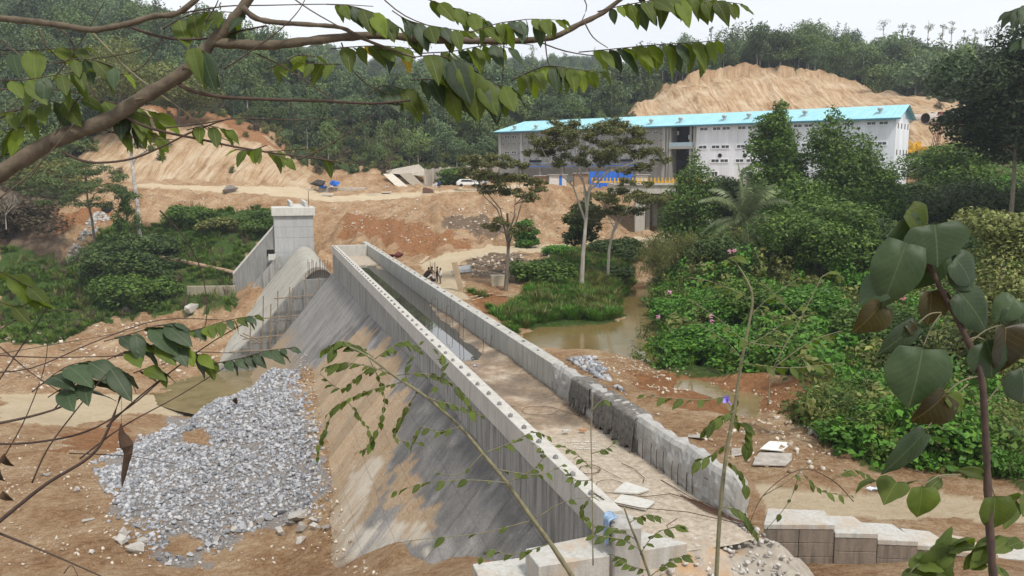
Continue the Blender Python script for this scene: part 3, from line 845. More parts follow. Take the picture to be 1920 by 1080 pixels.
# chalk scribble lines on the slab
M_CHALK = simple('chalk', (.75, .72, .66), (.6, .57, .5), 8, .9, 0)
cm = MB(); r_ = random.Random(5)
for li in range(4):
    x0 = 1066 + li * 5; y0 = 828 + li * 4.2
    px = x0
    while px < x0 + 50:
        pts = []
        w_ = r_.uniform(1.5, 4)
        for q in range(4): pts.append(atz(px + w_ * q / 3, y0 + r_.uniform(-1.4, 1.4), -10.31) + Vector((0, 0, .0)))
        pts = [Vector((p.x, p.y, 0)) for p in pts]
        cm.tube([Vector((p.x, p.y, -10.315)) for p in pts], .012, 4); px += w_ + r_.uniform(.8, 2)
cm.build('chalk_writing', M_CHALK, dam)

# ------------------------------------------------------------------ ogee spillway beyond the channel
S0 = L + 3.2; SE = S0 + 31
spill = empty('spillway', dp(S0, 4, -20))
tag(spill, 'rounded concrete spillway crest curving down to the left riverbed beyond the channel end', 'spillway')
edge = [(624, 524), (616, 510), (607, 503.5), (597, 501), (586, 503), (574, 511), (561, 526), (536, 556), (506, 594), (478, 624), (456, 646), (434, 664), (408, 690)]
pr = [onS(a, b, S0) for a, b in edge]
pr = [(pr[0][0] - .6, -16)] + pr + [(pr[-1][0] + 1.2, -26)]
def smoothp(P, k=4):
    o = []
    for i in range(len(P) - 1):
        p0 = P[max(i - 1, 0)]; p1 = P[i]; p2 = P[i + 1]; p3 = P[min(i + 2, len(P) - 1)]
        for j in range(k):
            u = j / k
            o.append(tuple(.5 * ((2 * p1[a]) + (-p0[a] + p2[a]) * u + (2 * p0[a] - 5 * p1[a] + 4 * p2[a] - p3[a]) * u * u + (-p0[a] + 3 * p1[a] - 3 * p2[a] + p3[a]) * u ** 3) for a in range(len(p1))))
    return o + [P[-1]]
prs = smoothp(pr, 4)
M_SHELL = concrete('spillway_concrete', (.40, .38, .33), (.19, .18, .16), amount=.5, scl=.45, streak=(1, 1, .4))
nseg = 9
for i in range(nseg):
    a = S0 + (SE - S0) * i / nseg + .02; b = S0 + (SE - S0) * (i + 1) / nseg - .02
    j0 = 0
    for j1 in range(8, len(prs), 8):
        e = min(j1, len(prs) - 1); seg = prs[j0:e + 1]
        if j1 + 8 >= len(prs): seg = prs[j0:]; e = len(prs)
        jj = random.uniform(-.02, .02)
        m = MB(); V = []
        for q, (tq, zq) in enumerate(seg):
            for s_ in (a, b): V.append(dp(s_, tq + jj, zq + jj))
            for s_ in (a, b): V.append(dp(s_, tq - .35, zq - .35))
        F_ = []
        for q in range(len(seg) - 1):
            o_ = q * 4; F_ += [(o_, o_ + 1, o_ + 5, o_ + 4), (o_ + 2, o_ + 6, o_ + 7, o_ + 3), (o_, o_ + 4, o_ + 6, o_ + 2), (o_ + 1, o_ + 3, o_ + 7, o_ + 5)]
        F_ += [(0, 2, 3, 1), (len(V) - 4, len(V) - 3, len(V) - 1, len(V) - 2)]
        m.add(V, F_); m.build('shell_panel', M_SHELL, spill)
        j0 = e
        if e >= len(prs) - 1: break
# infill behind the rim and the grey end wall
m = MB(); inner = [dp(S0 + .8, a - .3, b - .32) for a, b in prs]; m.add(inner + [dp(S0 + .8, prs[0][0], -26.5)], [tuple(range(len(inner) + 1))])
m.build('rim_infill', M_LIGHTC, spill)
ew = [onS(a, b, S0 - .5) for a, b in ((624, 523), (566, 524.5), (539, 557), (508, 596), (480, 626), (458, 648), (438, 664), (412, 694))]
ew = ew + [(ew[-1][0] + .8, -26.5), (-.6, -26.5)]
V = [dp(S0 - .5, a, b) for a, b in ew] + [dp(S0 + .3, a, b) for a, b in ew]
k = len(ew)
m = MB(); m.add(V, [tuple(range(k)), tuple(range(2 * k - 1, k - 1, -1))] + [(i, (i + 1) % k + 0, (i + 1) % k + k, i + k) for i in range(k)])
m.build('end_face', M_GREYC, spill)
for zz in (-15.6, -18.3, -21.0):     # day joints of the casting stages
    tl = float(np.interp(-zz, [-p[1] for p in ew[1:8]], [p[0] for p in ew[1:8]])) - .2
    m = MB(); m.bar(dp(S0 - .52, 0.2, zz), dp(S0 - .52, tl, zz - .1), .05, .07); m.build('cast_joint', M_WALL, spill)
for i in range(13):                   # starter bars round the rim
    q = pr[1 + min(i // 2, 6)]
    px = 578 + i * 3.4; a, b = onS(px, 519 - (0 if i < 9 else -2), S0 - .1)
    m = MB(); m.tube([dp(S0 - .1, a, b), dp(S0 - .1, a + random.uniform(-.1, .1), b + 2.0 + random.uniform(-.3, .3))], .03, 4)
    m.build('starter_bar', M_STEEL, spill)
# scaffold in front
M_POLE = simple('scaffold_pole', (.30, .24, .17), (.16, .12, .09), 5, .9, .2)
scf = empty('scaffold', dp(S0 - 2, 6, -25))
tag(scf, 'thin pole scaffold standing in front of the grey triangular end of the spillway', 'scaffold')
SCF = S0 - 2.0
def sp(px, py, ds=0): a, b = onS(px, py, SCF + ds); return dp(SCF + ds, a, b)
for a, b in (((521, 545), (521, 640)), ((549, 540), (551, 660)), ((573, 512), (574, 600)), ((494, 555), (492, 680)), ((470, 600), (468, 690)), ((598, 520), (597, 570)), ((543, 538), (543, 600)), ((508, 570), (507, 660)), ((514, 560), (606, 552)), ((490, 597), (584, 590)), ((455, 636), (556, 626)), ((430, 660), (530, 655)), ((530, 630), (539, 585)), ((500, 640), (520, 600)), ((455, 625), (492, 640)), ((450, 628), (489, 644))):
    m = MB(); m.tube([sp(*a), sp(*b)], .075, 5); m.build('pole', M_POLE, scf)

# ------------------------------------------------------------------ tower with its wing walls
ST = SE + .3
tw = empty('intake_tower', dp(ST, 3, -16))
tag(tw, 'square pale concrete tower with overhanging cap at the far end of the spillway', 'tower')
tR, zc = onS(587, 404, ST); tL, _ = onS(513, 404, ST); _, ztop = onS(550, 389, ST)
M_TOWER = concrete('tower_concrete', (.40, .41, .41), (.20, .20, .20), amount=.4, scl=.5)
lifts = [-19, -15.5, -12.9, -10.6, -8.9, zc]
for a, b in zip(lifts[:-1], lifts[1:]):
    m = MB(); j = random.uniform(-.02, .02)
    m.hexa([dp(ST, tR + j, a + .02), dp(ST + 5, tR, a + .02), dp(ST + 5, tL, a + .02), dp(ST, tL + j, a + .02), dp(ST, tR + j, b), dp(ST + 5, tR, b), dp(ST + 5, tL, b), dp(ST, tL + j, b)])
    m.build('tower_lift', M_TOWER, tw, bevel=.03)
m = MB(); m.hexa([dp(ST - .45, tR - .3, zc + .01), dp(ST + 5.4, tR - .3, zc + .01), dp(ST + 5.4, tL + .3, zc + .01), dp(ST - .45, tL + .3, zc + .01), dp(ST - .45, tR - .3, ztop), dp(ST + 5.4, tR - .3, ztop), dp(ST + 5.4, tL + .3, ztop), dp(ST - .45, tL + .3, ztop)])
m.build('cap_slab', M_LIGHTC, tw, bevel=.03)
for tq in (tR + .7, tR + 3.0):
    m = MB(); m.hexa([dp(ST + 2, tq, ztop + .01), dp(ST + 16, tq, ztop - .2), dp(ST + 16, tq + .4, ztop - .2), dp(ST + 2, tq + .4, ztop + .01), dp(ST + 2, tq, ztop + .75), dp(ST + 16, tq, ztop + .75), dp(ST + 16, tq + .4, ztop + .75), dp(ST + 2, tq + .4, ztop + .75)])
    m.build('deck_parapet', M_LIGHTC, tw)
m = MB(); m.hexa([dp(ST + 5.5, tR + .6, ztop - .5), dp(ST + 16, tR + .6, ztop - .5), dp(ST + 16, tR + 3.5, ztop - .5), dp(ST + 5.5, tR + 3.5, ztop - .5), dp(ST + 5.5, tR + .6, ztop - .02), dp(ST + 16, tR + .6, ztop - .02), dp(ST + 16, tR + 3.5, ztop - .02), dp(ST + 5.5, tR + 3.5, ztop - .02)])
m.build('deck', M_LIGHTC, tw)
m = MB(); m.tube([dp(ST + .5, tR + .6, ztop), dp(ST + .5, tR + .6, ztop + 2.6)], .05, 5); m.build('post', M_STEEL, tw)
def plate(name, pts, s_, th, mat_, parent):
    Q = [onS(a, b, s_) for a, b in pts]; k = len(Q)
    V = [dp(s_, a, b) for a, b in Q] + [dp(s_ + th, a, b) for a, b in Q]
    m = MB(); m.add(V, [tuple(range(k)), tuple(range(2 * k - 1, k - 1, -1))] + [(i, (i + 1) % k, (i + 1) % k + k, i + k) for i in range(k)])
    return m.build(name, mat_, parent)
plate('wing_wall', [(514, 423), (437, 513), (437, 600), (514, 600)], ST + .9, .8, M_GREYC, tw)
plate('wing_coping', [(514, 421), (436, 512), (437, 515.5), (514, 425)], ST + .8, 1.0, M_LIGHTC, tw)
plate('guide_wall', [(527, 480), (519, 482), (452, 560), (405, 640), (400, 700), (445, 700), (470, 600), (527, 500)], ST - 1.2, .9, M_WALL, tw)
m = MB(); a, b = onS(507, 474, ST + .85); m.box(dp(ST + .86, a, b), (1.1, .1, 1.0), math.atan2(NX.y, NX.x)); m.build('opening', simple('dark_void', (.012, .011, .01)), tw)
m = MB(); a, b = onS(510, 482, ST - .3); m.box(dp(ST - .3, a, b), (1.1, .6, .9), math.atan2(NX.y, NX.x)); m.build('ledge_block', M_LIGHTC, tw)
# long low wall left of the tower
lw = MB(); A_ = aty(350, 537, 133); B_ = aty(440, 536, 131)
lw.hexa([Vector((A_.x, A_.y, A_.z - 3)), Vector((B_.x, B_.y, B_.z - 3)), Vector((B_.x, B_.y + .6, B_.z - 3)), Vector((A_.x, A_.y + .6, A_.z - 3)), A_, B_, B_ + Vector((0, .6, 0)), A_ + Vector((0, .6, 0))])
o = lw.build('low_wall', concrete('old_wall', (.36, .32, .24), (.16, .14, .1), amount=.5, scl=.5), bevel=.03)
tag(o, 'low brownish concrete wall at the foot of the grassy slope left of the tower', 'wall')

# ------------------------------------------------------------------ steps and blocks at the near end
blk = empty('concrete_staircase', atz(1435, 985, -11))
tag(blk, 'pale concrete steps descending to the right in front of the sandy track', 'steps')
tops = [((1432, 983), (1566, 984), (1545, 957), (1440, 953), -10.75), ((1566, 999), (1647, 1001), (1600, 968), (1538, 966), -11.0), ((1646, 1012), (1722, 1015), (1672, 982), (1612, 979), -11.25),
        ((1720, 1022), (1795, 1027), (1742, 996), (1688, 990), -11.5), ((1793, 1034), (1872, 1040), (1815, 1008), (1766, 1000), -11.75), ((1870, 1046), (1960, 1052), (1915, 1024), (1845, 1015), -12.0), ((1958, 1060), (2050, 1066), (2000, 1035), (1930, 1027), -12.25)]
for i, (a, b, c_, d_, z) in enumerate(tops):
    Q = [atz(*p, z) for p in (a, b, c_, d_)]
    m = MB(); m.hexa([Vector((p.x, p.y, z - .16)) for p in Q] + Q); m.build('tread', M_STEP, blk, bevel=.012)
    fr = [Q[0] + (Q[3] - Q[0]).normalized() * .02, Q[1] + (Q[2] - Q[1]).normalized() * .02, Q[2], Q[3]]
    zz = z - .165
    while zz > -13.2:
        nb = 2 if i == 0 else 1
        for b_i in range(nb):
            f0 = b_i / nb + .003; f1 = (b_i + 1) / nb - .003
            P4 = [fr[0].lerp(fr[1], f0), fr[0].lerp(fr[1], f1), fr[3].lerp(fr[2], f1), fr[3].lerp(fr[2], f0)]
            m = MB(); m.hexa([Vector((p.x, p.y, zz - .44)) for p in P4] + [Vector((p.x, p.y, zz)) for p in P4]); m.build('block', M_STEPSIDE, blk, bevel=.015)
        zz -= .45
def slabthing(name, pts, z, h, mat_, label, cat, bev=.02):
    Q = [atz(*p, z) for p in pts]
    m = MB(); m.hexa([Vector((p.x, p.y, z - h)) for p in Q] + Q); o = m.build(name, mat_, bevel=bev); return tag(o, label, cat)
slabthing('concrete_block', [(1010, 1062), (1290, 1018), (1180, 990), (985, 1029)], -9.95, 1.6, M_STEP, 'large pale concrete block lying across the near end of the left channel wall', 'block')
slabthing('concrete_block', [(915, 1120), (1060, 1085), (1000, 1042), (886, 1057)], -10.6, 1.6, M_STEP, 'lower pale concrete block at the bottom edge, left of the larger block', 'block')
# rough broken end of the channel floor and the rubble slope below it
nu, nv = 60, 40
ss, tt = np.meshgrid(np.linspace(-6.5, .3, nu), np.linspace(-9.5, -.2, nv), indexing='ij')
zz = np.interp(ss, [-6.5, -4.5, -2.6, -1.2, -.3, .3], [-13.4, -12.2, -11.6, -10.75, -10.42, -10.45]) - 1.15 * np.clip(-tt - 5.3, 0, 9) + fbm(ss * 1.3, tt * 1.3, 5, 44) * .35 + fbm(ss * 4, tt * 4, 3, 45) * .08
p3 = np.stack([LN.x + UX.x * ss + NX.x * tt, LN.y + UX.y * ss + NX.y * tt, zz], -1).reshape(-1, 3)
ix = np.arange(nu * nv).reshape(nu, nv); q = np.stack([ix[:-1, :-1], ix[:-1, 1:], ix[1:, 1:], ix[1:, :-1]], -1).reshape(-1, 4)
M_RUB = concrete('rubble_ground', (.36, .32, .27), (.13, .11, .09), amount=.4, fine=6, stain=(.4, .25, .13), soil=.8)
o = link('rubble_slope', np_mesh('rubble_slope', p3, q, M_RUB, smooth=True)); tag(o, kind='structure')
# squared end pier of the left wall
m = MB(); m.hexa([dp(-.75, .04, -11.5), dp(-.01, .04, -11.5), dp(-.01, -.75, -11.5), dp(-.75, -.75, -11.5), dp(-.75, .04, -9.12), dp(-.01, .04, -9.06), dp(-.01, -.75, -9.1), dp(-.75, -.75, -9.2)])
m.build('end_pier', M_ROUGH, dam, bevel=.04)
# ------------------------------------------------------------------ joined scatter of small solid shapes
def stone_templates(n, seed, flat=.6):
    o = []
    for i in range(n):
        m = MB(); m.stone((0, 0, 0), 1, seed + i, flat=flat)
        F_ = []
        for f in m.f:
            for k in range(1, len(f) - 1): F_.append((f[0], f[k], f[k + 1]))
        o.append((np.array(m.v), np.array(F_)))
    return o
STT = stone_templates(10, 100)
def join_stones(name, pts, sizes, mat_, tmpl=STT, tilt=.5, rng=RNG, label=None, parent=None):
    V = []; F_ = []; b = 0; rn = []
    for p, s in zip(pts, sizes):
        v, f = tmpl[rng.integers(len(tmpl))]
        e = Matrix.Rotation(rng.uniform(0, 6.28), 3, 'Z') @ Matrix.Rotation(rng.normal(0, tilt), 3, 'X') @ Matrix.Rotation(rng.normal(0, tilt), 3, 'Y')
        V.append(v @ np.array(e).T * s + np.array(p)); F_.append(f + b); b += len(v); rn.append(np.full(len(v), rng.random()))
    me = np_mesh(name, np.concatenate(V), np.concatenate(F_), mat_, dict(rnd=np.concatenate(rn)))
    return link(name, me, parent)
def stonemat(name, c1, c2, c3, rnd=True):
    t = NT(name); v = t.coord('Object')
    n1 = t.noise(v, 6, 5, .7)
    oi = t.n('ShaderNodeObjectInfo')
    f = t.math('FRACT', t.math('ADD', t.attr('rnd'), oi.outputs['Random']))
    c = t.ramp(f, [(0, c1), (.45, c2), (1, c3)])
    c = t.mix(.8, c, t.ramp(n1, [(.3, (.55, .55, .55)), (.7, (1.1, 1.1, 1.1))]), 'MULTIPLY')
    t.bump(n1, .5, .02)
    return t.fin(c, .85, .3)
M_RIP = stonemat('riprap_stone', (.19, .195, .21), (.33, .34, .365), (.52, .52, .53))
M_BOULDER = stonemat('boulder_stone', (.24, .22, .20), (.38, .36, .33), (.52, .49, .45))
M_PEB = stonemat('loose_stone', (.30, .22, .15), (.45, .36, .26), (.66, .60, .52))
PILE = wpoly([(500, 692), (548, 690), (562, 720), (575, 780), (592, 860), (606, 950), (600, 965), (520, 985), (430, 1020), (330, 1058), (285, 1035), (240, 985), (240, 900), (245, 838), (330, 792), (400, 748), (450, 712)])
pile = empty('riprap_pile', onground(400, 880))
tag(pile, 'steep heap of broken blue-grey stones against the left foot of the dam', 'stone pile')
bare = [wpoly(p) for p in ([(345, 812), (395, 806), (392, 832), (352, 838)], [(310, 1012), (370, 1008), (365, 1035), (300, 1040)], [(330, 775), (355, 765), (350, 800), (325, 805)])]
pt = sample_poly(PILE, 17000)
pt = pt + np.stack([RNG.normal(0, .45, len(pt)), RNG.normal(0, .6, len(pt))], 1)
pt = pt[rmask(pt[:, 0], pt[:, 1], bare, 1.2) < .5]
pt = pt[((pt[:, 0] - LN.x) * NX.x + (pt[:, 1] - LN.y) * NX.y) > 3.0]
zz = H(pt[:, 0], pt[:, 1])
dist = pt[:, 1]
sz = (.07 + .17 * RNG.random(len(pt)) ** 1.6) * np.interp(dist, [38, 72], [.8, 1.25])
big = [i for i in range(len(pt)) if dist[i] < 66][:285]
mask = np.ones(len(pt), bool); mask[big] = False
o = join_stones('small_stones', np.stack([pt[mask, 0], pt[mask, 1], zz[mask] + sz[mask] * .15], 1), sz[mask], M_RIP, parent=pile)
o['kind'] = 'stuff'
STM = []
for i in range(8):
    m = MB(); m.stone((0, 0, 0), 1, 300 + i, flat=.62); STM.append(m.mesh('stone', M_RIP))
def put_stone(name, p, size, parent=None, me=None, tilt=.4, mat_=None):
    o = bpy.data.objects.new(name, me or random.choice(STM)); COL.objects.link(o)
    if parent is not None: o.parent = parent; o.matrix_parent_inverse = PINV(parent)
    o.location = p; o.scale = (size,) * 3 if isinstance(size, (int, float)) else size
    o.rotation_euler = (random.gauss(0, tilt), random.gauss(0, tilt), random.uniform(0, 6.28))
    return o
for i in big: put_stone('stone', (pt[i, 0], pt[i, 1], zz[i] + .1), RNG.uniform(.17, .29), pile)
# edging row along the pile's near edge
row = [(318, 1062), (338, 1052), (356, 1046), (374, 1036), (392, 1026), (408, 1016), (425, 1007), (440, 1000), (456, 997), (472, 990), (488, 982), (503, 978), (516, 972), (528, 966)]
BST = []
for i in range(6):
    m = MB(); m.stone((0, 0, 0), 1, 500 + i, flat=.75); BST.append(m.mesh('boulder', M_BOULDER))
edge_ = empty('edging_stones', onground(430, 1010)); tag(edge_, 'curved row of grey stones edging the near side of the stone heap', 'stone edging')
for i, (a, b) in enumerate(row):
    p = onground(a, b); p.z += .15; put_stone('edging_stone', p, random.uniform(.22, .36), edge_, random.choice(BST + STM))
bl = [('broad pale boulder on top of the heap of boulders beside the dam foot', 560, 974, (.95, .6, .55)), ('tan boulder in front of the broad pale boulder', 545, 990, .38), ('rounded brown boulder on the ground right of the heap', 590, 998, .36),
      ('grey boulder at the bottom of the boulder heap', 565, 1022, .36), ('squat boulder left in the boulder heap', 524, 1006, .42), ('upright grey slab of rock in the middle of the boulder heap', 566, 1003, (.3, .3, .55)),
      ('small round boulder at the right end of the boulder heap', 610, 998, .3), ('pale flat boulder right of the broad boulder', 592, 980, (.55, .4, .28)),
      ('dark angular boulder at the left lower corner of the stone heap', 228, 1020, (.5, .4, .4)), ('pale grey boulder at the left edge of the stone heap', 230, 1004, .42), ('largest blue-grey angular boulder at the heap\'s left foot', 252, 1038, (.55, .5, .6)), ('small dark boulder between the angular boulders', 268, 1020, .35),
      ('white stone lying alone on the orange soil far left', 146, 922, .32), ('flat pale stone on soil below the lone white stone', 165, 978, (.4, .25, .1)), ('small pale stone near the bottom edge on the orange soil', 172, 1040, .2),
      ('grey stone on the soil left of the stone heap', 85, 893, (.45, .3, .2)), ('tall pale boulder on the far riverbank below the log', 360, 584, (1.5, 1.1, 1.1)), ('white boulder at the foot of the dark green bush', 236, 585, 1.0),
      ('long pale boulder lying on the upper track embankment', 435, 360, (3.0, 1.6, 1.3)), ('white boulder by the creek at the edge of the vines', 1201, 672, .55), ('flat tan boulder standing by the creek at the vine edge', 1250, 676, (.85, .5, .75)),
      ('tan boulder lying at the top of the creek bank right of the white board', 1518, 812, (.5, .4, .35)), ('small pale boulder beside the grass right of the white board', 1535, 822, .35), ('broad flat rock shelf over the creek bank', 1555, 738, (1.2, .9, .35))]
for lab, a, b, s_ in bl:
    p = onground(a, b); k = s_ if isinstance(s_, float) else s_[2]
    if not isinstance(s_, tuple): s_ = float(s_)
    p.z += k * .35
    tag(put_stone('boulder', p, s_, None, random.choice(BST), .12), lab, 'boulder')
# loose stones over bare ground: uncountable
def loose(name, poly, n, s0, s1, mat_=M_PEB, avoid=None):
    P = wpoly(poly) if poly[0][0] > 60 or True else poly
    q = sample_poly(P, n)
    q = q[rmask(q[:, 0], q[:, 1], ROAD, .5) < .5] if avoid is None else q
    c = fbm(q[:, 0] / 3, q[:, 1] / 3, 3, 70); q = q[c > -.12]
    z_ = H(q[:, 0], q[:, 1]); s_ = s0 + (s1 - s0) * RNG.random(len(q)) ** 3
    o = join_stones(name, np.stack([q[:, 0], q[:, 1], z_ + s_ * .2], 1), s_, mat_); tag(o, kind='stuff')
loose('loose_stones', [(0, 810), (240, 850), (235, 1000), (330, 1065), (600, 1000), (615, 1060), (0, 1078)], 900, .03, .16)
loose('riverbed_stones', [(0, 610), (200, 600), (430, 590), (430, 660), (330, 720), (0, 740)], 1500, .06, .45)
loose('bank_stones', [(120, 490), (180, 395), (215, 395), (150, 480)], 900, .12, .6, M_BOULDER, 1)
loose('embankment_stones', [(260, 352), (560, 376), (900, 380), (1080, 370), (1190, 440), (930, 455), (820, 465), (640, 440), (600, 380), (300, 400)], 1500, .08, .4)
loose('creek_stones', [(1060, 670), (1240, 660), (1300, 720), (1560, 740), (1500, 800), (1560, 860), (1640, 900), (1430, 895), (1250, 790), (1130, 720)], 1500, .03, .22)
loose('grey_spoil', [(1060, 675), (1120, 680), (1150, 725), (1180, 750), (1130, 722)], 320, .08, .38, M_RIP, 1)
loose('debris_stones', [(860, 495), (930, 470), (1010, 480), (1100, 465), (1200, 460), (1190, 480), (1000, 520), (960, 545), (880, 520)], 700, .06, .45)
# rubble at the near end of the channel
pts = [dp(random.uniform(-4, 1.2), random.uniform(-5.2, -.8), 0) for _ in range(500)]
P3 = []
for p in pts:
    s_, t_ = st(p); P3.append((p.x, p.y, float(np.interp(s_, [-4.5, -2.6, -1.2, -.3, 2], [-12.05, -11.55, -10.7, -10.38, -10.36]))))
tag(join_stones('rubble', P3, RNG.uniform(.03, .13, len(P3)) , stonemat('rubble_stone', (.28, .25, .22), (.45, .42, .38), (.62, .60, .57))), kind='stuff')

loose('spilled_stones', [(170, 870), (245, 838), (245, 980), (205, 940)], 900, .06, .28, M_RIP, 1)
# earth and crumbs banked against the dam's foot
P_ = []; 
for i in range(420):
    s_ = random.uniform(-1, 62); t_ = (zt(s_) + random.uniform(17.2, 17.7)) / TAN
    p = dp(s_, t_ + random.uniform(-.2, 1.1), 0); z_ = gz(p.x, p.y); P_.append((p.x, p.y, max(z_, zt(s_) - TAN * (t_)) - .03))
tag(join_stones('foot_crumbs', P_, RNG.uniform(.04, .16, len(P_)), M_PEB), kind='stuff')
# ------------------------------------------------------------------ foliage
def leaf_cloud(blobs, n, size, seed, up=.35, aspect=.5, droop=0.0, shell=.55, jit=.3):
    """blobs: (x, y, z, rx, ry, rz). Small pointed leaf-shaped faces through the blobs' volume"""
    r = np.random.default_rng(seed)
    B = np.array(blobs, float)
    wgt = (B[:, 3] * B[:, 4] + B[:, 4] * B[:, 5] + B[:, 3] * B[:, 5]); wgt /= wgt.sum()
    k = r.choice(len(B), n, p=wgt)
    d = r.normal(size=(n, 3)); d /= np.linalg.norm(d, axis=1)[:, None]
    rad = shell + (1 - shell) * r.random(n) ** .6
    rad *= 1 + jit * (vnoise(d[:, 0] * 2.6 + k * 3.1, d[:, 1] * 2.6 + d[:, 2] * 1.7, seed) - .5) * 2
    c = B[k, :3] + d * B[k, 3:6] * rad[:, None]
    nm = d * .6 + r.normal(size=(n, 3)) * .55; nm[:, 2] += up
    nm /= np.linalg.norm(nm, axis=1)[:, None]
    tg = r.normal(size=(n, 3)); tg[:, 2] -= droop
    tg -= nm * (tg * nm).sum(1)[:, None]; tg /= np.linalg.norm(tg, axis=1)[:, None]
    bt = np.cross(nm, tg)
    s = size * (.6 + .8 * r.random(n))[:, None]
    v = np.stack([c - tg * s * .5, c + bt * s * aspect * .5 + nm * s * .08, c + tg * s * .5 - nm * s * .05, c - bt * s * aspect * .5 + nm * s * .08], 1)
    q = np.arange(n * 4).reshape(n, 4)
    return v.reshape(-1, 3), q, np.repeat(r.random(n), 4)
def crown_mesh(name, blobs, n, size, seed, mat_, **k):
    V, Q, r_ = leaf_cloud(blobs, n, size, seed, **k)
    return np_mesh(name, V, Q, mat_, dict(rnd=r_))

M_FAR = leafmat('foliage_far', (0.050, 0.095, 0.028), (0.185, 0.26, 0.072), (0.32, 0.37, 0.13), nscale=.045, rnd=.68, trans=.15)
M_DARK = leafmat('foliage_dark', (0.030, 0.056, 0.015), (0.088, 0.140, 0.030), (0.148, 0.197, 0.046), nscale=.5)
M_VDARK = leafmat('foliage_very_dark', (.02, .035, .015), (.045, .075, .028), (.07, .10, .04), nscale=.5)
M_MID = leafmat('foliage_mid', (0.046, 0.097, 0.017), (0.130, 0.223, 0.032), (0.231, 0.317, 0.053), nscale=.5)
M_BRIGHT = leafmat('foliage_bright', (0.046, 0.122, 0.015), (0.113, 0.274, 0.029), (0.211, 0.374, 0.048), nscale=.6)
M_YEL = leafmat('foliage_yellow', (.10, .13, .03), (.24, .26, .08), (.38, .37, .14), nscale=.6)
M_OLIVE = leafmat('foliage_olive', (0.081, 0.101, 0.026), (0.216, 0.227, 0.058), (0.342, 0.319, 0.094), nscale=.5)
M_UMB = leafmat('foliage_umbrella', (0.063, 0.079, 0.023), (0.180, 0.186, 0.056), (0.338, 0.280, 0.098), nscale=.5)
M_GRASS = leafmat('grass_blades', (0.054, 0.109, 0.014), (0.157, 0.265, 0.031), (0.314, 0.342, 0.062), nscale=.25)
M_DRY = leafmat('dry_brush', (.07, .055, .03), (.16, .12, .07), (.22, .18, .11), nscale=.4)
M_BARK = simple('bark', (.20, .17, .13), (.09, .075, .055), 3, .9, .4, .03, stretch=(1, 1, .3))
M_BARKP = simple('bark_pale', (.42, .39, .34), (.24, .21, .17), 3, .9, .3, .03, stretch=(1, 1, .3))

def blobs_round(h, w, n, seed, lo=.35, squash=.75):
    r = random.Random(seed); B = []
    cz = h * (lo + 1) / 2; rz = h * (1 - lo) / 2
    for i in range(n):
        a = r.uniform(0, 6.28); e = r.uniform(-.75, 1); rr = math.sqrt(max(0, 1 - e * e)) * r.uniform(.45, .8)
        s = w * r.uniform(.15, .27)
        B.append((math.cos(a) * rr * w * .5 * .85, math.sin(a) * rr * w * .5 * .85, cz + e * rz * .78, s, s, s * squash))
    B.append((0, 0, cz, w * .27, w * .27, rz * .7))
    return B
def blobs_cone(h, w, n, seed, lo=.08, power=.75):
    r = random.Random(seed); B = []
    for i in range(n):
        u = (i + .5) / n
        z = h * (lo + (1 - lo) * u); rad = w * .5 * (1 - u ** 1.5) ** power + w * .03
        for k in range(5 if u < .85 else 2):
            a = r.uniform(0, 6.28); s = rad * r.uniform(.42, .62) + .12
            B.append((math.cos(a) * rad * .5, math.sin(a) * rad * .5, z + r.uniform(-.3, .3), s * 1.15, s * 1.15, max(s * .9, h * .07)))
    return B
def blobs_column(h, w, n, seed, lo=.1):
    r = random.Random(seed); B = []
    for i in range(n):
        u = (i + .5) / n; z = h * (lo + (1 - lo) * u); rad = w * .5 * (math.sin(math.pi * min(1, .25 + u * .72)) ** .6)
        for k in range(4 if u < .9 else 2):
            a = r.uniform(0, 6.28); s = max(.35, rad * r.uniform(.42, .6))
            B.append((math.cos(a) * rad * .5, math.sin(a) * rad * .5, z, s * 1.15, s * 1.15, max(s * .9, h * .07)))
    return B
def trunk_into(mb, h, r0, blobs, seed, every=1, lean=(0, 0), hf=.8):
    r = random.Random(seed); sp = []
    for i in range(6):
        u = i / 5
        sp.append(Vector((lean[0] * u + r.uniform(-.12, .12) * (u > 0), lean[1] * u + r.uniform(-.12, .12) * (u > 0), h * hf * u - (.4 if i == 0 else 0))))
    mb.tube(sp, [r0 * (1 - .75 * i / 5) for i in range(6)], 7)
    for b in blobs[::every]:
        t_ = Vector(b[:3]); f = max(.2, min(.85, (t_.z - (t_.xy.length) * .7) / (h * hf)))
        k = f * 5; i = min(4, int(k)); a = sp[i].lerp(sp[i + 1], k - i)
        if t_.z < a.z + .1: continue
        mid = a.lerp(t_, .5) + Vector((r.uniform(-.2, .2), r.uniform(-.2, .2), (t_ - a).length * .08))
        mb.tube([a, mid, t_], [r0 * .38 * (1 - f * .5), r0 * .24 * (1 - f * .5), r0 * .08], 5, cap=False)
_cache = {}
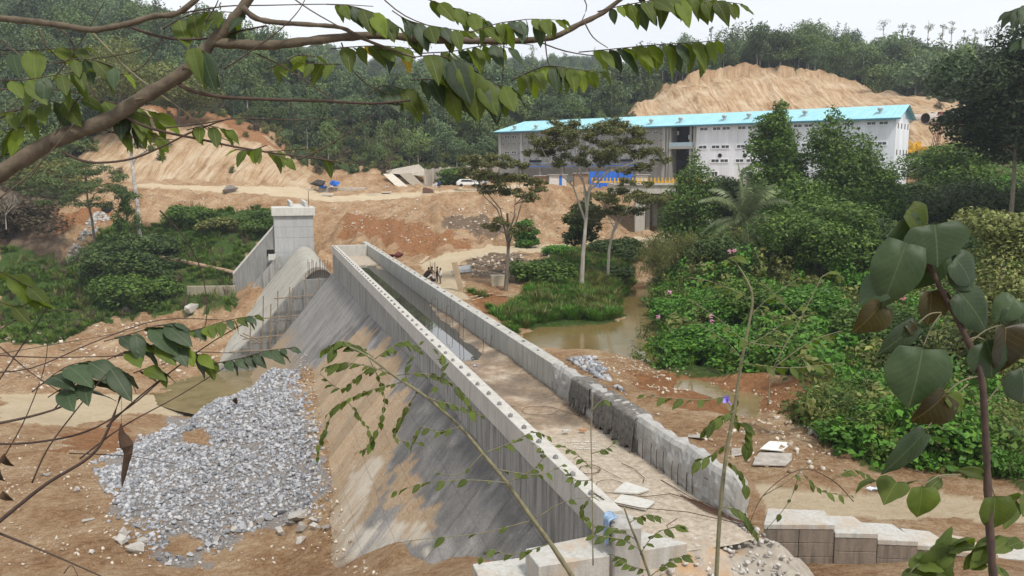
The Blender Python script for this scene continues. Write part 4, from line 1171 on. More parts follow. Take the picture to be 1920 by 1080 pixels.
def tree(name, label, cat, px, top, d, wpx, kind='round', mat_=None, leaf=.26, n=5500, bark=None, lo=None, group=None, seed=None, aspect=.5, up=.35, base=None, droop=0., dens=1, shell=.55):
    seed = seed or (int(px) * 7 + int(top))
    x = (px - 960) / FPX * d / (CP + (540 - top) / FPX * SP)
    bz = gz(x, d) if base is None else base
    h = zof(top, d) - bz
    w_ = wpx / FPX * d
    e = empty(name, (x, d, bz)); tag(e, label, cat, group)
    if kind == 'round': B = blobs_round(h * .97, w_, 16, seed, .3 if lo is None else lo)
    elif kind == 'cone': B = blobs_cone(h, w_, 11, seed, .05 if lo is None else lo)
    elif kind == 'column': B = blobs_column(h * .97, w_, 10, seed, .08 if lo is None else lo)
    elif kind == 'shrub': B = blobs_round(h, w_, 13, seed, -.15 if lo is None else lo, .6)
    cme = crown_mesh('crown', B, int(n * 2.0), leaf * 1.35, seed, mat_ or M_MID, aspect=aspect, up=up, droop=droop, shell=shell)
    co = np.zeros(len(cme.vertices) * 3, np.float32); cme.vertices.foreach_get('co', co); co = co.reshape(-1, 3)
    zs_ = h / np.percentile(co[:, 2], 99.7); xs_ = w_ / (np.percentile(co[:, 0], 98) - np.percentile(co[:, 0], 2))
    co *= np.array([xs_, xs_, zs_], np.float32); cme.vertices.foreach_set('co', co.ravel()); cme.update()
    B = [(b[0] * xs_, b[1] * xs_, b[2] * zs_, b[3], b[4], b[5]) for b in B]
    m = MB(); trunk_into(m, h, max(.05, min(.3, h * .022)), B, seed, 2)
    m2 = m.mesh('trunk', bark or M_BARK); o = bpy.data.objects.new('trunk', m2); COL.objects.link(o); o.parent = e
    o = bpy.data.objects.new('crown', cme); COL.objects.link(o); o.parent = e
    return e

def gn_scatter(name, pts, scl, protos, seed=0, label=None, tilt=.0):
    """one object of kind stuff: instances of a few meshes on many points"""
    r = np.random.default_rng(seed)
    n = len(pts)
    col = bpy.data.collections.new(name + '_kinds')
    for i, me_ in enumerate(protos):
        col.objects.link(bpy.data.objects.new('%s_kind' % name, me_))
    me = bpy.data.meshes.new(name); me.vertices.add(n); me.vertices.foreach_set('co', np.asarray(pts, np.float32).ravel())
    def at(nm, ty, v, key):
        a = me.attributes.new(nm, ty, 'POINT'); a.data.foreach_set(key, v)
    at('scl', 'FLOAT_VECTOR', np.asarray(scl, np.float32).ravel(), 'vector')
    rot = np.stack([r.normal(0, tilt + 1e-6, n), r.normal(0, tilt + 1e-6, n), r.uniform(0, 6.28, n)], 1)
    at('rot', 'FLOAT_VECTOR', rot.astype(np.float32).ravel(), 'vector')
    at('idx', 'INT', r.integers(0, len(protos), n).astype(np.int32), 'value')
    o = link(name, me)
    g = bpy.data.node_groups.new(name, 'GeometryNodeTree')
    g.interface.new_socket('Geometry', in_out='INPUT', socket_type='NodeSocketGeometry')
    g.interface.new_socket('Geometry', in_out='OUTPUT', socket_type='NodeSocketGeometry')
    gi = g.nodes.new('NodeGroupInput'); go = g.nodes.new('NodeGroupOutput')
    ip = g.nodes.new('GeometryNodeInstanceOnPoints'); ci = g.nodes.new('GeometryNodeCollectionInfo')
    ci.inputs[0].default_value = col; ci.inputs['Separate Children'].default_value = True; ci.inputs['Reset Children'].default_value = True
    ip.inputs['Pick Instance'].default_value = True
    def na(nm, ty):
        q = g.nodes.new('GeometryNodeInputNamedAttribute'); q.data_type = ty; q.inputs['Name'].default_value = nm
        return next(s_ for s_ in q.outputs if s_.enabled and s_.name == 'Attribute')
    g.links.new(gi.outputs[0], ip.inputs['Points']); g.links.new(ci.outputs[0], ip.inputs['Instance'])
    g.links.new(na('idx', 'INT'), ip.inputs['Instance Index']); g.links.new(na('rot', 'FLOAT_VECTOR'), ip.inputs['Rotation']); g.links.new(na('scl', 'FLOAT_VECTOR'), ip.inputs['Scale'])
    g.links.new(ip.outputs[0], go.inputs[0])
    md = o.modifiers.new('scatter', 'NODES'); md.node_group = g
    return tag(o, label, kind='stuff')

# ---- hillside forest
def proto_tree(name, h, w_, n, leaf, seed, mat_, kind='round', lo=.25, bark=None):
    B = blobs_round(h, w_, 13, seed, lo) if kind == 'round' else blobs_cone(h, w_, 8, seed)
    V, Q, r_ = leaf_cloud(B, n, leaf, seed)
    m = MB(); trunk_into(m, h, .16, B, seed, 3)
    k = len(V); nq = len(Q)
    me = bpy.data.meshes.new(name)
    me.from_pydata(list(map(tuple, V)) + m.v, [], [tuple(q) for q in Q] + [tuple(k + i for i in f) for f in m.f])
    me.materials.append(mat_); me.materials.append(bark or M_BARKP)
    me.polygons.foreach_set('material_index', [0] * nq + [1] * len(m.f))
    a = me.attributes.new('rnd', 'FLOAT', 'POINT'); a.data.foreach_set('value', np.concatenate([r_, np.zeros(len(m.v))]).astype(np.float32))
    me.update(); return me
M_FAR2 = leafmat('foliage_far_pale', (0.067, 0.114, 0.053), (0.171, 0.247, 0.104), (0.285, 0.342, 0.162), nscale=.06, rnd=.68, trans=.15)
FP = [proto_tree('far_tree', 9, 7.5, 1500, .55, 900 + i, M_FAR if i % 3 else M_FAR2, 'round', [.15, .3, .05][i % 3]) for i in range(7)]
FP.append(proto_tree('far_tree', 11, 5, 1100, .5, 950, M_FAR, 'cone'))
rg = np.random.default_rng(4)
N = 9000
yy = np.sqrt(rg.uniform(170 ** 2, 430 ** 2, N)); pxx = rg.uniform(-260, 2200, N); xx = (pxx - 960) / FPX * yy
fo = rmask(xx, yy, FOREST, .5) > .5
pl = rmask(xx, yy, PALE, .5) > .5
keep = fo & ~pl
xx, yy = xx[keep], yy[keep]
zz = H(xx, yy)
N3 = 4200; y3 = np.sqrt(rg.uniform(420 ** 2, 875 ** 2, N3)); p3_ = rg.uniform(540, 1290, N3); x3 = (p3_ - 960) / FPX * y3
xx = np.concatenate([xx, x3]); yy = np.concatenate([yy, y3]); zz = np.concatenate([zz, H(x3, y3)])
# leave thinner cover where the photograph shows scrub
px_ = 960 + FPX * xx / yy
scrub = (px_ > 560) & (px_ < 760) & (yy < 245)
keep = ~(scrub & (rg.random(len(xx)) < .75))
xx, yy, zz = xx[keep], yy[keep], zz[keep]
sc = (.55 + 1.15 * rg.random(len(xx)) ** 1.8)[:, None] * np.stack([rg.uniform(.85, 1.2, len(xx)), rg.uniform(.85, 1.2, len(xx)), rg.uniform(.8, 1.25, len(xx))], 1)
nb = (yy < 260)
sc[nb] *= .8
gn_scatter('hillside_forest', np.stack([xx, yy, zz - .3], 1), sc, FP, 5)
# scrub on the hill's lower slope
BP = [crown_mesh('scrub', blobs_round(1.6, 2.2, 7, 70 + i, -.2), 420, .26, 70 + i, [M_FAR, M_OLIVE, M_DRY][i % 3]) for i in range(6)]
N = 7500
y2 = rg.uniform(168, 262, N); p2 = rg.uniform(-150, 2000, N); x2 = (p2 - 960) / FPX * y2
k2 = (rmask(x2, y2, FOREST, .5) > .5)
edgep = (rmask(x2, y2, PALE, .5) > .5) & (rg.random(N) < .012)
k2 |= edgep
near_edge = sum((rmask(x2 + a_, y2 + b_, FOREST, 3) > .5).astype(int) for a_, b_ in ((4, 0), (-4, 0), (0, 5), (0, 3))) > 0
k2 |= near_edge & (rg.random(N) < .6)
x2, y2 = x2[k2], y2[k2]
gn_scatter('hillside_scrub', np.stack([x2, y2, H(x2, y2) - .1], 1), rg.uniform(.5, 1.5, (len(x2), 1)) * np.ones((1, 3)), BP, 6)

# ---- ground cover on the near green ground
def tuft(seed, n, h, wid, mat_, spread=.35):
    r = np.random.default_rng(seed); a = r.uniform(0, 6.28, n); l = r.uniform(.05, spread, n) ; hh = h * r.uniform(.5, 1, n)
    b = np.stack([np.cos(a) * l * .6, np.sin(a) * l * .6, np.zeros(n)], 1); tip = np.stack([np.cos(a) * (l + hh * .45), np.sin(a) * (l + hh * .45), hh], 1)
    mid = (b + tip) / 2 + np.array([0, 0, 1]) * hh[:, None] * .18
    sd_ = np.stack([-np.sin(a), np.cos(a), np.zeros(n)], 1) * wid
    v = np.stack([b, mid + sd_, tip, mid - sd_], 1).reshape(-1, 3)
    return np_mesh('tuft', v, np.arange(n * 4).reshape(n, 4), mat_, dict(rnd=np.repeat(r.random(n), 4)))
VP = [crown_mesh('vine_clump', blobs_round(.9 + .5 * (i % 3), 1.7, 6, 20 + i, -.3), 300, [.20, .13, .24, .15][i % 4], 20 + i, [M_BRIGHT, M_MID, M_OLIVE, M_GRASS, M_BRIGHT, M_YEL, M_MID, M_DARK][i % 8], aspect=[.7, .3, .6, .25][i % 4], up=.8) for i in range(9)]
VP.append(bpy.data.meshes.new('x')) if False else None
GP = [tuft(30 + i, 70, [.35, .6, .8, .45][i % 4], .018, [M_GRASS, M_BRIGHT, M_OLIVE, M_GRASS][i % 4]) for i in range(6)]
def cover(name, polys, n, protos, s0, s1, seed, thin=-.3):
    pts = np.concatenate([sample_poly(p, n) for p in polys])
    pts = pts[fbm(pts[:, 0] / 5, pts[:, 1] / 5, 3, seed) > thin]
    pts = pts[(pts[:, 1] > 31) & (rmask(pts[:, 0], pts[:, 1], ROAD, .5) < .5)]
    # keep off the water and the dam
    s_ = (pts[:, 0] - LN.x) * UX.x + (pts[:, 1] - LN.y) * UX.y; t_ = (pts[:, 0] - LN.x) * NX.x + (pts[:, 1] - LN.y) * NX.y
    pts = pts[~((t_ > -6) & (t_ < 7) & (s_ < L + 2))]
    z_ = H(pts[:, 0], pts[:, 1])
    ok = ~((z_ < -14.0) & (t_[~((t_ > -6) & (t_ < 7) & (s_ < L + 2))] < 0))
    pts, z_ = pts[ok], z_[ok]
    return gn_scatter(name, np.stack([pts[:, 0], pts[:, 1], z_ - .08], 1), (s0 + (s1 - s0) * rg.random((len(pts), 1)) ** 1.5) * rg.uniform(.8, 1.25, (len(pts), 3)), protos, seed, tilt=.15)
cover('creeper_cover', [GREEN[2]], 7500, VP, .4, 2.0, 61)
TS = [tuft(80 + i, 26, 1.5, .03, [M_OLIVE, M_GRASS, M_DRY][i], .25) for i in range(3)]
cover('tall_weeds', [GREEN[2], GREEN[0]], 700, TS, .6, 1.5, 67, .0)
cover('grass_cover', [GREEN[1]], 5200, GP, .8, 1.9, 62, -.5)
cover('grass_cover', [GREEN[1]], 500, VP, .3, .7, 66, .05)
cover('slope_grass', [GREEN[0]], 7000, [tuft(40 + i, 60, .9, .035, M_GRASS) for i in range(3)] + GP[:2], .5, 1.3, 63, -.08)
cover('bank_grass', [wpoly([(1490, 700), (1920, 620), (1920, 910), (1640, 880), (1550, 845), (1500, 790), (1570, 745)])], 4200, GP + VP[:2], .7, 1.6, 64, -.3)
cover('shore_weeds', [wpoly([(880, 550), (1000, 540), (1180, 560), (1170, 625), (960, 632)])], 900, GP, .8, 1.5, 65, 0)

# ---- single trees and shrubs
T = [
    ('columnar_tree', 'tall narrow dark tree standing against the white wall, overlapping the blue roof', 'tree', 1455, 197, 118, 92, 'column', M_MID, .28, 12000),
    ('conical_tree', 'broad pointed tree covering the middle of the white building', 'tree', 1572, 220, 113, 185, 'cone', M_MID, .30, 17000),
    ('slender_tree', 'pointed green tree at the right end of the concrete bridge', 'tree', 1300, 290, 124, 105, 'cone', M_MID, .30, 6500),
    ('leafy_tree', 'low round tree right of the bridge between the pointed tree and narrow tree', 'tree', 1358, 332, 127, 100, 'round', M_DARK, .30, 5000),
    ('leafy_tree', 'olive tinged tree directly right of the coconut palm', 'tree', 1500, 335, 99, 165, 'cone', M_MID, .27, 8500),
    ('leafy_tree', 'bushy tree with paler shoots in front of the broad pointed tree', 'tree', 1545, 380, 89, 190, 'round', M_MID, .25, 9000),
    ('leafy_tree', 'round dark tree in the dip right of the broad pointed tree', 'tree', 1655, 318, 109, 130, 'round', M_MID, .28, 6500),
    ('leafy_tree', 'shaded tree below the round dark tree, right of the paler shoots', 'tree', 1640, 405, 93, 160, 'round', M_DARK, .26, 7000),
    ('leafy_tree', 'flat spreading green tree below the lattice crane booms', 'tree', 1782, 268, 128, 150, 'round', M_MID, .28, 7500),
    ('leafy_tree', 'dark bushy tree left of the flat spreading tree at the white wall corner', 'tree', 1722, 345, 113, 150, 'round', M_DARK, .28, 6500),
    ('leafy_tree', 'wide grey green tree in the right middle ground under the tall dark tree', 'tree', 1850, 335, 108, 200, 'round', M_DARK, .27, 8000),
    ('leafy_tree', 'low dark tree behind the large-leaved plant', 'tree', 1760, 425, 86, 170, 'round', M_DARK, .25, 7000),
    ('dark_tree', 'tall very dark tree cut by the right edge, branches reaching over the pipes', 'tree', 1925, 40, 96, 250, 'round', M_VDARK, .30, 17000),
    ('yellow_shrub', 'pale yellow green flowering shrub at the right edge behind the large-leaved plant', 'shrub', 1890, 398, 52, 185, 'shrub', M_YEL, .17, 8000),
    ('bushy_tree', 'tree with dark foliage left below the palm behind the vines', 'tree', 1345, 440, 92, 110, 'round', M_DARK, .25, 4500),
    ('vine_mound', 'bright green vine covered mound at the stream, leftmost of the vine mounds', 'shrub', 1282, 560, 76, 100, 'shrub', M_BRIGHT, .2, 6000),
    ('vine_mound', 'vine mound directly below the feathery bamboo thicket', 'shrub', 1330, 545, 74, 150, 'shrub', M_BRIGHT, .2, 7500),
    ('vine_mound', 'tallest vine mound, right below the coconut palm', 'shrub', 1425, 522, 73, 170, 'shrub', M_MID, .2, 8000),
    ('vine_mound', 'vine mound with paler leaves right of the tallest vine mound', 'shrub', 1520, 540, 69, 160, 'shrub', M_BRIGHT, .2, 7500),
    ('vine_mound', 'low vine mound hanging over the dark hollow above the red creek bank', 'shrub', 1480, 625, 60, 170, 'shrub', M_MID, .18, 7500),
    ('vine_mound', 'vine mound at the water edge beside the white boulder', 'shrub', 1268, 628, 66, 90, 'shrub', M_BRIGHT, .2, 5500),
    ('vine_mound', 'vine mound behind the thin pale sapling stem', 'shrub', 1360, 610, 65, 170, 'shrub', M_BRIGHT, .19, 7500),
    ('vine_mound', 'dark vine mound left of the large brown-backed leaf', 'shrub', 1580, 590, 63, 140, 'shrub', M_DARK, .19, 6000),
    ('leafy_bush', 'green bush behind the lower leaves of the large-leaved plant', 'shrub', 1700, 575, 60, 200, 'shrub', M_MID, .18, 7500),
    ('leafy_bush', 'green bush right of the brown stem of the large-leaved plant', 'shrub', 1880, 590, 57, 170, 'shrub', M_MID, .18, 7000),
    ('leafy_bush', 'low bush on the bank above the sandy track, left of the brown stem', 'shrub', 1650, 745, 44, 200, 'shrub', M_BRIGHT, .15, 7000),
    ('leafy_bush', 'low bush on the bank above the sandy track, right of the brown stem', 'shrub', 1880, 760, 42, 180, 'shrub', M_MID, .15, 6500),
    ('dark_bush', 'largest dark green bush on the left bank below the white trunked tree', 'shrub', 240, 440, 137, 150, 'shrub', M_DARK, .34, 6500),
    ('dark_bush', 'dark bush with layered leaves, lower part of the left bank clump', 'shrub', 262, 510, 131, 120, 'shrub', M_MID, .34, 5000),
    ('dark_bush', 'bush at the left of the dark clump beside the rock fall', 'shrub', 190, 470, 139, 80, 'shrub', M_MID, .32, 3500),
    ('slope_bush', 'bright bush on the grassy slope right of the white trunked tree', 'shrub', 352, 385, 155, 75, 'shrub', M_MID, .34, 3000),
    ('slope_bush', 'bush on the grassy slope midway towards the tower', 'shrub', 415, 408, 152, 70, 'shrub', M_OLIVE, .34, 2500),
    ('slope_bush', 'bush at the top of the grassy slope beside the tower', 'shrub', 478, 396, 153, 75, 'shrub', M_MID, .34, 3000),
    ('slope_bush', 'grey bush at the left foot of the grassy slope', 'shrub', 300, 440, 147, 60, 'shrub', M_DARK, .34, 2500),
    ('brush_thicket', 'dark tangled thicket at the far left edge of the bank', 'shrub', 30, 370, 152, 160, 'shrub', M_DRY, .4, 5000),
    ('brush_thicket', 'thicket of dark leaves behind the feathery tree on the left', 'shrub', 90, 300, 168, 120, 'round', M_OLIVE, .4, 4000),
    ('small_tree', 'small spreading bush-like tree in front of the debris heap', 'tree', 1018, 487, 95, 105, 'round', M_MID, .25, 4200),
    ('dark_bush', 'dark round bush at the stream behind the tall umbrella tree trunk', 'shrub', 1140, 500, 100, 85, 'shrub', M_DARK, .25, 3800),
    ('dark_bush', 'dark overhanging bush on the stream bank below the bridge', 'shrub', 1160, 448, 113, 95, 'shrub', M_DARK, .25, 4000),
    ('leafy_tree', 'dense dark small tree behind the umbrella tree trunk', 'tree', 1092, 378, 103, 62, 'round', M_DARK, .22, 3200),
    ('slope_bush', 'bright green bush leaning beside the trunk of the nearer umbrella tree', 'shrub', 988, 412, 125, 42, 'shrub', M_BRIGHT, .24, 1600),
    ('slope_bush', 'green bush beside the parked car', 'shrub', 850, 315, 196, 50, 'shrub', M_MID, .4, 1800),
    ('slope_bush', 'bush on the debris edge with bright leaves above the small spreading tree', 'shrub', 1050, 460, 112, 60, 'shrub', M_BRIGHT, .24, 2400),
    ('hill_tree', 'rounded dark tree on the skyline left of the bare hill top', 'tree', 1385, 45, 345, 90, 'round', M_FAR, .55, 2200),
    ('hill_tree', 'domed tree on the skyline above the bare cut', 'tree', 1520, 42, 350, 80, 'round', M_FAR, .55, 2200),
    ('pale_tree', 'pale green feathery tree rising behind the branches at upper left', 'tree', 215, 70, 200, 150, 'round', M_OLIVE, .42, 4200),
    ('pale_tree', 'pale green tree beside the left bare cut, behind the thick branch', 'tree', 330, 120, 212, 120, 'round', M_OLIVE, .42, 3600),
]
for a in T:
    tree(a[0], a[1], a[2], *a[3:7], kind=a[7], mat_=a[8], leaf=a[9], n=a[10])

def tree_px(name, label, d, trunk, clumps, mat_, leaf, n, bark, r0, flat=.35, cat='tree', depth=1.0, forks=None, ff=None):
    """tree given by its outline: trunk as photo points, clumps (px, py, radius_px)"""
    r = random.Random(int(trunk[0][0]))
    b = aty(*trunk[0], d); gzz = gz(b.x, b.y)
    e = empty(name, (b.x, b.y, gzz)); tag(e, label, cat)
    P3 = [aty(px, py, d) - e.location for px, py in trunk]; P3[0].z = -.3
    k = len(P3)
    m = MB(); m.tube(P3, [r0 * (1 - .55 * i / (k - 1)) for i in range(k)], 8)
    B = []; top = P3[-1]; C_ = []
    for (px, py, rp) in clumps:
        rr = rp * 1.25 / FPX * d; off = r.uniform(-1, 1) * rr * 1.6 * depth
        c = aty(px, py, d + off) - e.location; C_.append((c, rr))
    mains = C_[::4]; nodes = []
    for i, (c, rr) in enumerate(mains):      # main limbs leave the trunk at different heights and wander
        u_ = r.uniform(.55, 1.0) * (k - 1); i0 = min(k - 2, int(u_)); a = P3[i0].lerp(P3[i0 + 1], u_ - i0)
        if a.z > c.z - rr: a = P3[max(0, i0 - 1)].lerp(P3[i0], .6)
        q1 = a.lerp(c, .33) + Vector((r.uniform(-.5, .5), r.uniform(-.5, .5), .10 * (c - a).length)); q2 = a.lerp(c, .7) + Vector((r.uniform(-.6, .6), r.uniform(-.6, .6), .02 * (c - a).length))
        m.tube([a, q1, q2, c - Vector((0, 0, rr * flat * .4))], [r0 * .42, r0 * .3, r0 * .19, r0 * .07], 6, cap=False); nodes += [q1, q2, a.lerp(q1, .6)]
    for c, rr in C_:
        ns = [q for q in nodes if q.z < c.z] or nodes
        a = min(ns, key=lambda q: (q - c).length + r.uniform(0, .8)); mid = a.lerp(c, .55) + Vector((r.uniform(-.3, .3), r.uniform(-.3, .3), -.05 * (c - a).length))
        m.tube([a, mid, c - Vector((0, 0, rr * flat * .3))], [r0 * .16, r0 * .11, r0 * .04], 4, cap=False)
        for z_ in range(8):
            a_ = r.uniform(0, 6.28); q_ = rr * r.uniform(.2, 1.1); s_ = rr * r.uniform(.25, .55); c2 = Vector((c.x + math.cos(a_) * q_, c.y + math.sin(a_) * q_ * 1.2, c.z + r.uniform(-.8, .6) * rr * flat))
            B.append((c2.x, c2.y, c2.z, s_, s_ * 1.1, s_ * flat * 1.3))
            if z_ < 4: m.tube([mid, c2], [r0 * .07, r0 * .03], 3, cap=False)
    o = bpy.data.objects.new('trunk', m.mesh('trunk', bark)); COL.objects.link(o); o.parent = e
    o = bpy.data.objects.new('crown', crown_mesh('crown', B, int(n * 2.4), leaf * 1.05, 5, mat_, up=.7, aspect=.6, shell=.2)); COL.objects.link(o); o.parent = e
    return e
tree_px('umbrella_tree', 'tallest umbrella-crowned tree with slim pale trunk, in front of the grey building', 91, [(1090, 530), (1093, 480), (1098, 420), (1105, 350)],
        [(1012, 262, 26), (1040, 240, 26), (1000, 285, 16), (1030, 285, 18), (1068, 232, 24), (1090, 255, 26), (1120, 242, 28), (1150, 232, 26), (1180, 240, 24), (1205, 262, 20), (1158, 268, 28), (1128, 280, 26), (1062, 272, 24), (1075, 298, 22), (1105, 305, 20), (1190, 285, 22), (1222, 285, 20), (1240, 300, 12), (1205, 312, 18), (1175, 318, 14), (1145, 298, 18), (1050, 305, 14)],
        M_UMB, .21, 11000, M_BARKP, .27, .42)
tree_px('umbrella_tree', 'nearer umbrella tree with layered crown and mossy trunk beside the debris', 89, [(948, 542), (951, 500), (954, 450), (951, 400)],
        [(890, 297, 20), (920, 300, 24), (950, 302, 20), (975, 308, 16), (880, 320, 16), (908, 325, 22), (940, 330, 24), (972, 330, 20), (1000, 340, 18), (1010, 355, 12), (925, 352, 20), (955, 358, 18), (985, 362, 16), (900, 350, 12), (995, 372, 12), (930, 425, 18), (955, 432, 16), (980, 428, 14), (942, 415, 14)],
        M_UMB, .21, 7500, M_BARK, .24, .4)
tree_px('umbrella_tree', 'low umbrella tree with pale forked trunk by the stream, under the bridge', 98, [(1139, 505), (1142, 470), (1150, 430), (1165, 405)],
        [(1120, 368, 20), (1145, 372, 22), (1172, 362, 22), (1200, 370, 22), (1228, 375, 18), (1250, 368, 12), (1100, 390, 16), (1130, 395, 20), (1165, 392, 18), (1195, 395, 16), (1080, 405, 14), (1110, 415, 16), (1215, 345, 12), (1180, 340, 14)],
        M_UMB, .21, 6000, M_BARKP, .2, .4)
# feathery tree and bare trunk on the left
tree_px('feathery_tree', 'feathery light green tree with dark leaning trunk above the rock fall', 143, [(180, 440), (172, 410), (165, 380), (160, 330)],
        [(160, 312, 26), (130, 322, 26), (190, 320, 24), (100, 335, 24), (215, 335, 22), (70, 345, 20), (140, 350, 28), (185, 352, 26), (110, 362, 24), (225, 362, 20), (155, 378, 24), (95, 378, 18), (200, 385, 16), (60, 360, 14)],
        leafmat('foliage_feathery', (.045, .075, .02), (.12, .17, .05), (.19, .23, .08), nscale=.5), .26, 7000, M_BARK, .26, .35)
tree_px('white_trunk_tree', 'thin tree with flaking white trunk before the left bare cut', 146, [(262, 432), (258, 390), (250, 330), (246, 290), (247, 245)],
        [(250, 240, 16), (275, 255, 14), (230, 255, 12), (262, 270, 12), (285, 275, 10)], M_OLIVE, .3, 1100, simple('bark_white', (.62, .60, .56), (.22, .19, .16), 1.5, .9, .3), .42, .5)
e = tree_px('creeper_pillar', 'creeper covered snag left of the flaking white trunk', 145, [(238, 440), (238, 410), (237, 370), (236, 350)],
        [(238, 360, 12), (236, 375, 14), (240, 392, 14), (236, 408, 15), (242, 424, 17)], M_MID, .3, 2200, M_BARK, .2, 1.1)

# bare leafless trees
def bare(name, label, px, py, d, hpx, seed, mat_=M_BARK, spread=.35, cat='tree', r0=.1):
    r = random.Random(seed); b = aty(px, py, d); e = empty(name, b); tag(e, label, cat)
    m = MB(); h = hpx / FPX * d
    def br(p, dirn, ln, rad, k):
        q = p + dirn * ln * .5 + Vector((r.uniform(-.06, .06), r.uniform(-.06, .06), 0)) * ln; e2 = p + dirn * ln
        m.tube([p, q, e2], [rad, rad * .8, rad * .6], 5, cap=False)
        if k == 0: return
        for i in range(3 if k > 1 else 4):
            nd = (dirn + Vector((r.uniform(-1, 1), r.uniform(-1, 1), r.uniform(-.1, .5))) * spread * 1.8).normalized()
            br(p.lerp(e2, r.uniform(.5, 1)), nd, ln * r.uniform(.55, .8), rad * .55, k - 1)
    br(Vector((0, 0, 0)), Vector((0, 0, 1)), h * .34, r0, 4)
    o = bpy.data.objects.new('branches', m.mesh('branches', mat_)); COL.objects.link(o); o.parent = e
bare('bare_tree', 'leafless grey tree at the right corner of the white building', 1722, 360, 150, 105, 3, r0=.16)
bare('bare_tree', 'leafless spindly tree in front of the yellow machines', 1755, 330, 165, 85, 8, r0=.12)
bare('bare_shrub', 'pale leafless brushwood at the left edge below the thick branch', 12, 430, 140, 90, 12, M_BARKP, .5, 'shrub')
M_SKYT = simple('thin_trunk', (.30, .27, .23), (.16, .14, .12), 2, .9, 0)
for i, (px, top, bot, d, w_) in enumerate(((1450, 62, 98, 330, 14), (1332, 50, 120, 340, 8), (1655, 38, 80, 350, 22), (1690, 46, 90, 345, 16), (1738, 38, 92, 340, 20), (1765, 50, 95, 335, 16), (1782, 42, 95, 338, 14), (1708, 50, 90, 342, 12),
        (1845, 50, 110, 330, 24), (1868, 44, 110, 330, 20), (1825, 58, 108, 332, 14), (1895, 40, 112, 330, 26), (1805, 60, 105, 335, 10), (1420, 65, 100, 340, 18), (1000, 88, 130, 360, 18), (1060, 100, 135, 360, 14), (1130, 108, 140, 350, 16), (270, 12, 60, 345, 30), (220, 15, 60, 345, 22))):
    b = aty(px, bot, d); e = empty('skyline_tree', b); tag(e, 'thin trunked tree standing clear above the forest on the hill crest', 'tree', 'thin trees on the skyline')
    h = (bot - top) / FPX * d; wd = w_ / FPX * d
    m = MB(); m.tube([(0, 0, -3), (.1, 0, h * .5), (0, 0, h * .95)], [.16, .12, .05], 5); 
    B = [(random.uniform(-.3, .3) * wd, 0, h * random.uniform(.6, .98), wd * .3, wd * .3, wd * .2) for _ in range(5)]
    for q in B: m.tube([(0, 0, h * .5), q[:3]], [.07, .03], 4, cap=False)
    for nm, me_ in (('trunk', m.mesh('trunk', M_SKYT)), ('crown', crown_mesh('crown', B, 170, .45, i + 3, M_FAR))):
        o = bpy.data.objects.new(nm, me_); COL.objects.link(o); o.parent = e

# ---- coconut palm
def palm(px, ctr, d, rp, label):
    c = aty(px, ctr, d); b = Vector((c.x, c.y, gz(c.x, c.y))); e = empty('coconut_palm', b); tag(e, label, 'palm tree')
    h = c.z - b.z; m = MB(); m.tube([(0, 0, -.3), (.2, 0, h * .5), (0, 0, h)], [.2, .15, .13], 8); o = m.build('trunk', M_BARK); o.parent = e
    r = random.Random(2); Lf = rp / FPX * d
    MP = leafmat('palm_leaf', (.14, .18, .08), (.27, .33, .16), (.42, .46, .27), nscale=1.0, rnd=.35, rough=.45)
    for i in range(24):
        a = i * 2.399; el = math.radians(r.choice([80, 66, 50, 35, 15, -5]) + r.uniform(-8, 8)); ln = Lf * r.uniform(.85, 1.1)
        p = Vector((0, 0, h)); dirn = Vector((math.cos(a) * math.cos(el), math.sin(a) * math.cos(el), math.sin(el))); pts = [p.copy()]
        for k in range(12):
            p = p + dirn * ln / 12; pts.append(p.copy()); dirn = (dirn + Vector((0, 0, -.10 - .012 * k))).normalized()
        V = []; F_ = []; rn = []
        mm = MB(); mm.tube(pts, [.05 - .0035 * k for k in range(13)], 4)
        V = list(mm.v); F_ = list(mm.f)
        for k in range(1, 12):
            for sub in range(3):
                q = pts[k].lerp(pts[k + 1] if k < 12 else pts[k], sub / 3); tg = (pts[k + 1] - pts[k]).normalized()
                sdv = tg.cross(Vector((0, 0, 1))).normalized()
                for sg in (-1, 1):
                    ll = ln * .23 * math.sin(math.pi * min(.97, .12 + k / 14)) * r.uniform(.85, 1.1)
                    tip = q + (sdv * sg * .75 + tg * .5 + Vector((0, 0, -.45 - r.uniform(0, .4)))).normalized() * ll
                    w2 = tg * .075; b0 = len(V); V += [tuple(q - w2), tuple(q.lerp(tip, .5) + w2 + Vector((0, 0, .08))), tuple(tip), tuple(q.lerp(tip, .5) - w2)]; F_.append((b0, b0 + 1, b0 + 2, b0 + 3))
        me = bpy.data.meshes.new('frond'); me.from_pydata([tuple(v) for v in V], [], F_); me.materials.append(MP)
        at = me.attributes.new('rnd', 'FLOAT', 'POINT'); at.data.foreach_set('value', np.full(len(V), r.random(), np.float32))
        o = bpy.data.objects.new('frond', me); COL.objects.link(o); o.parent = e
palm(1396, 412, 97, 100, 'coconut palm with drooping grey green fronds above the vine mounds')

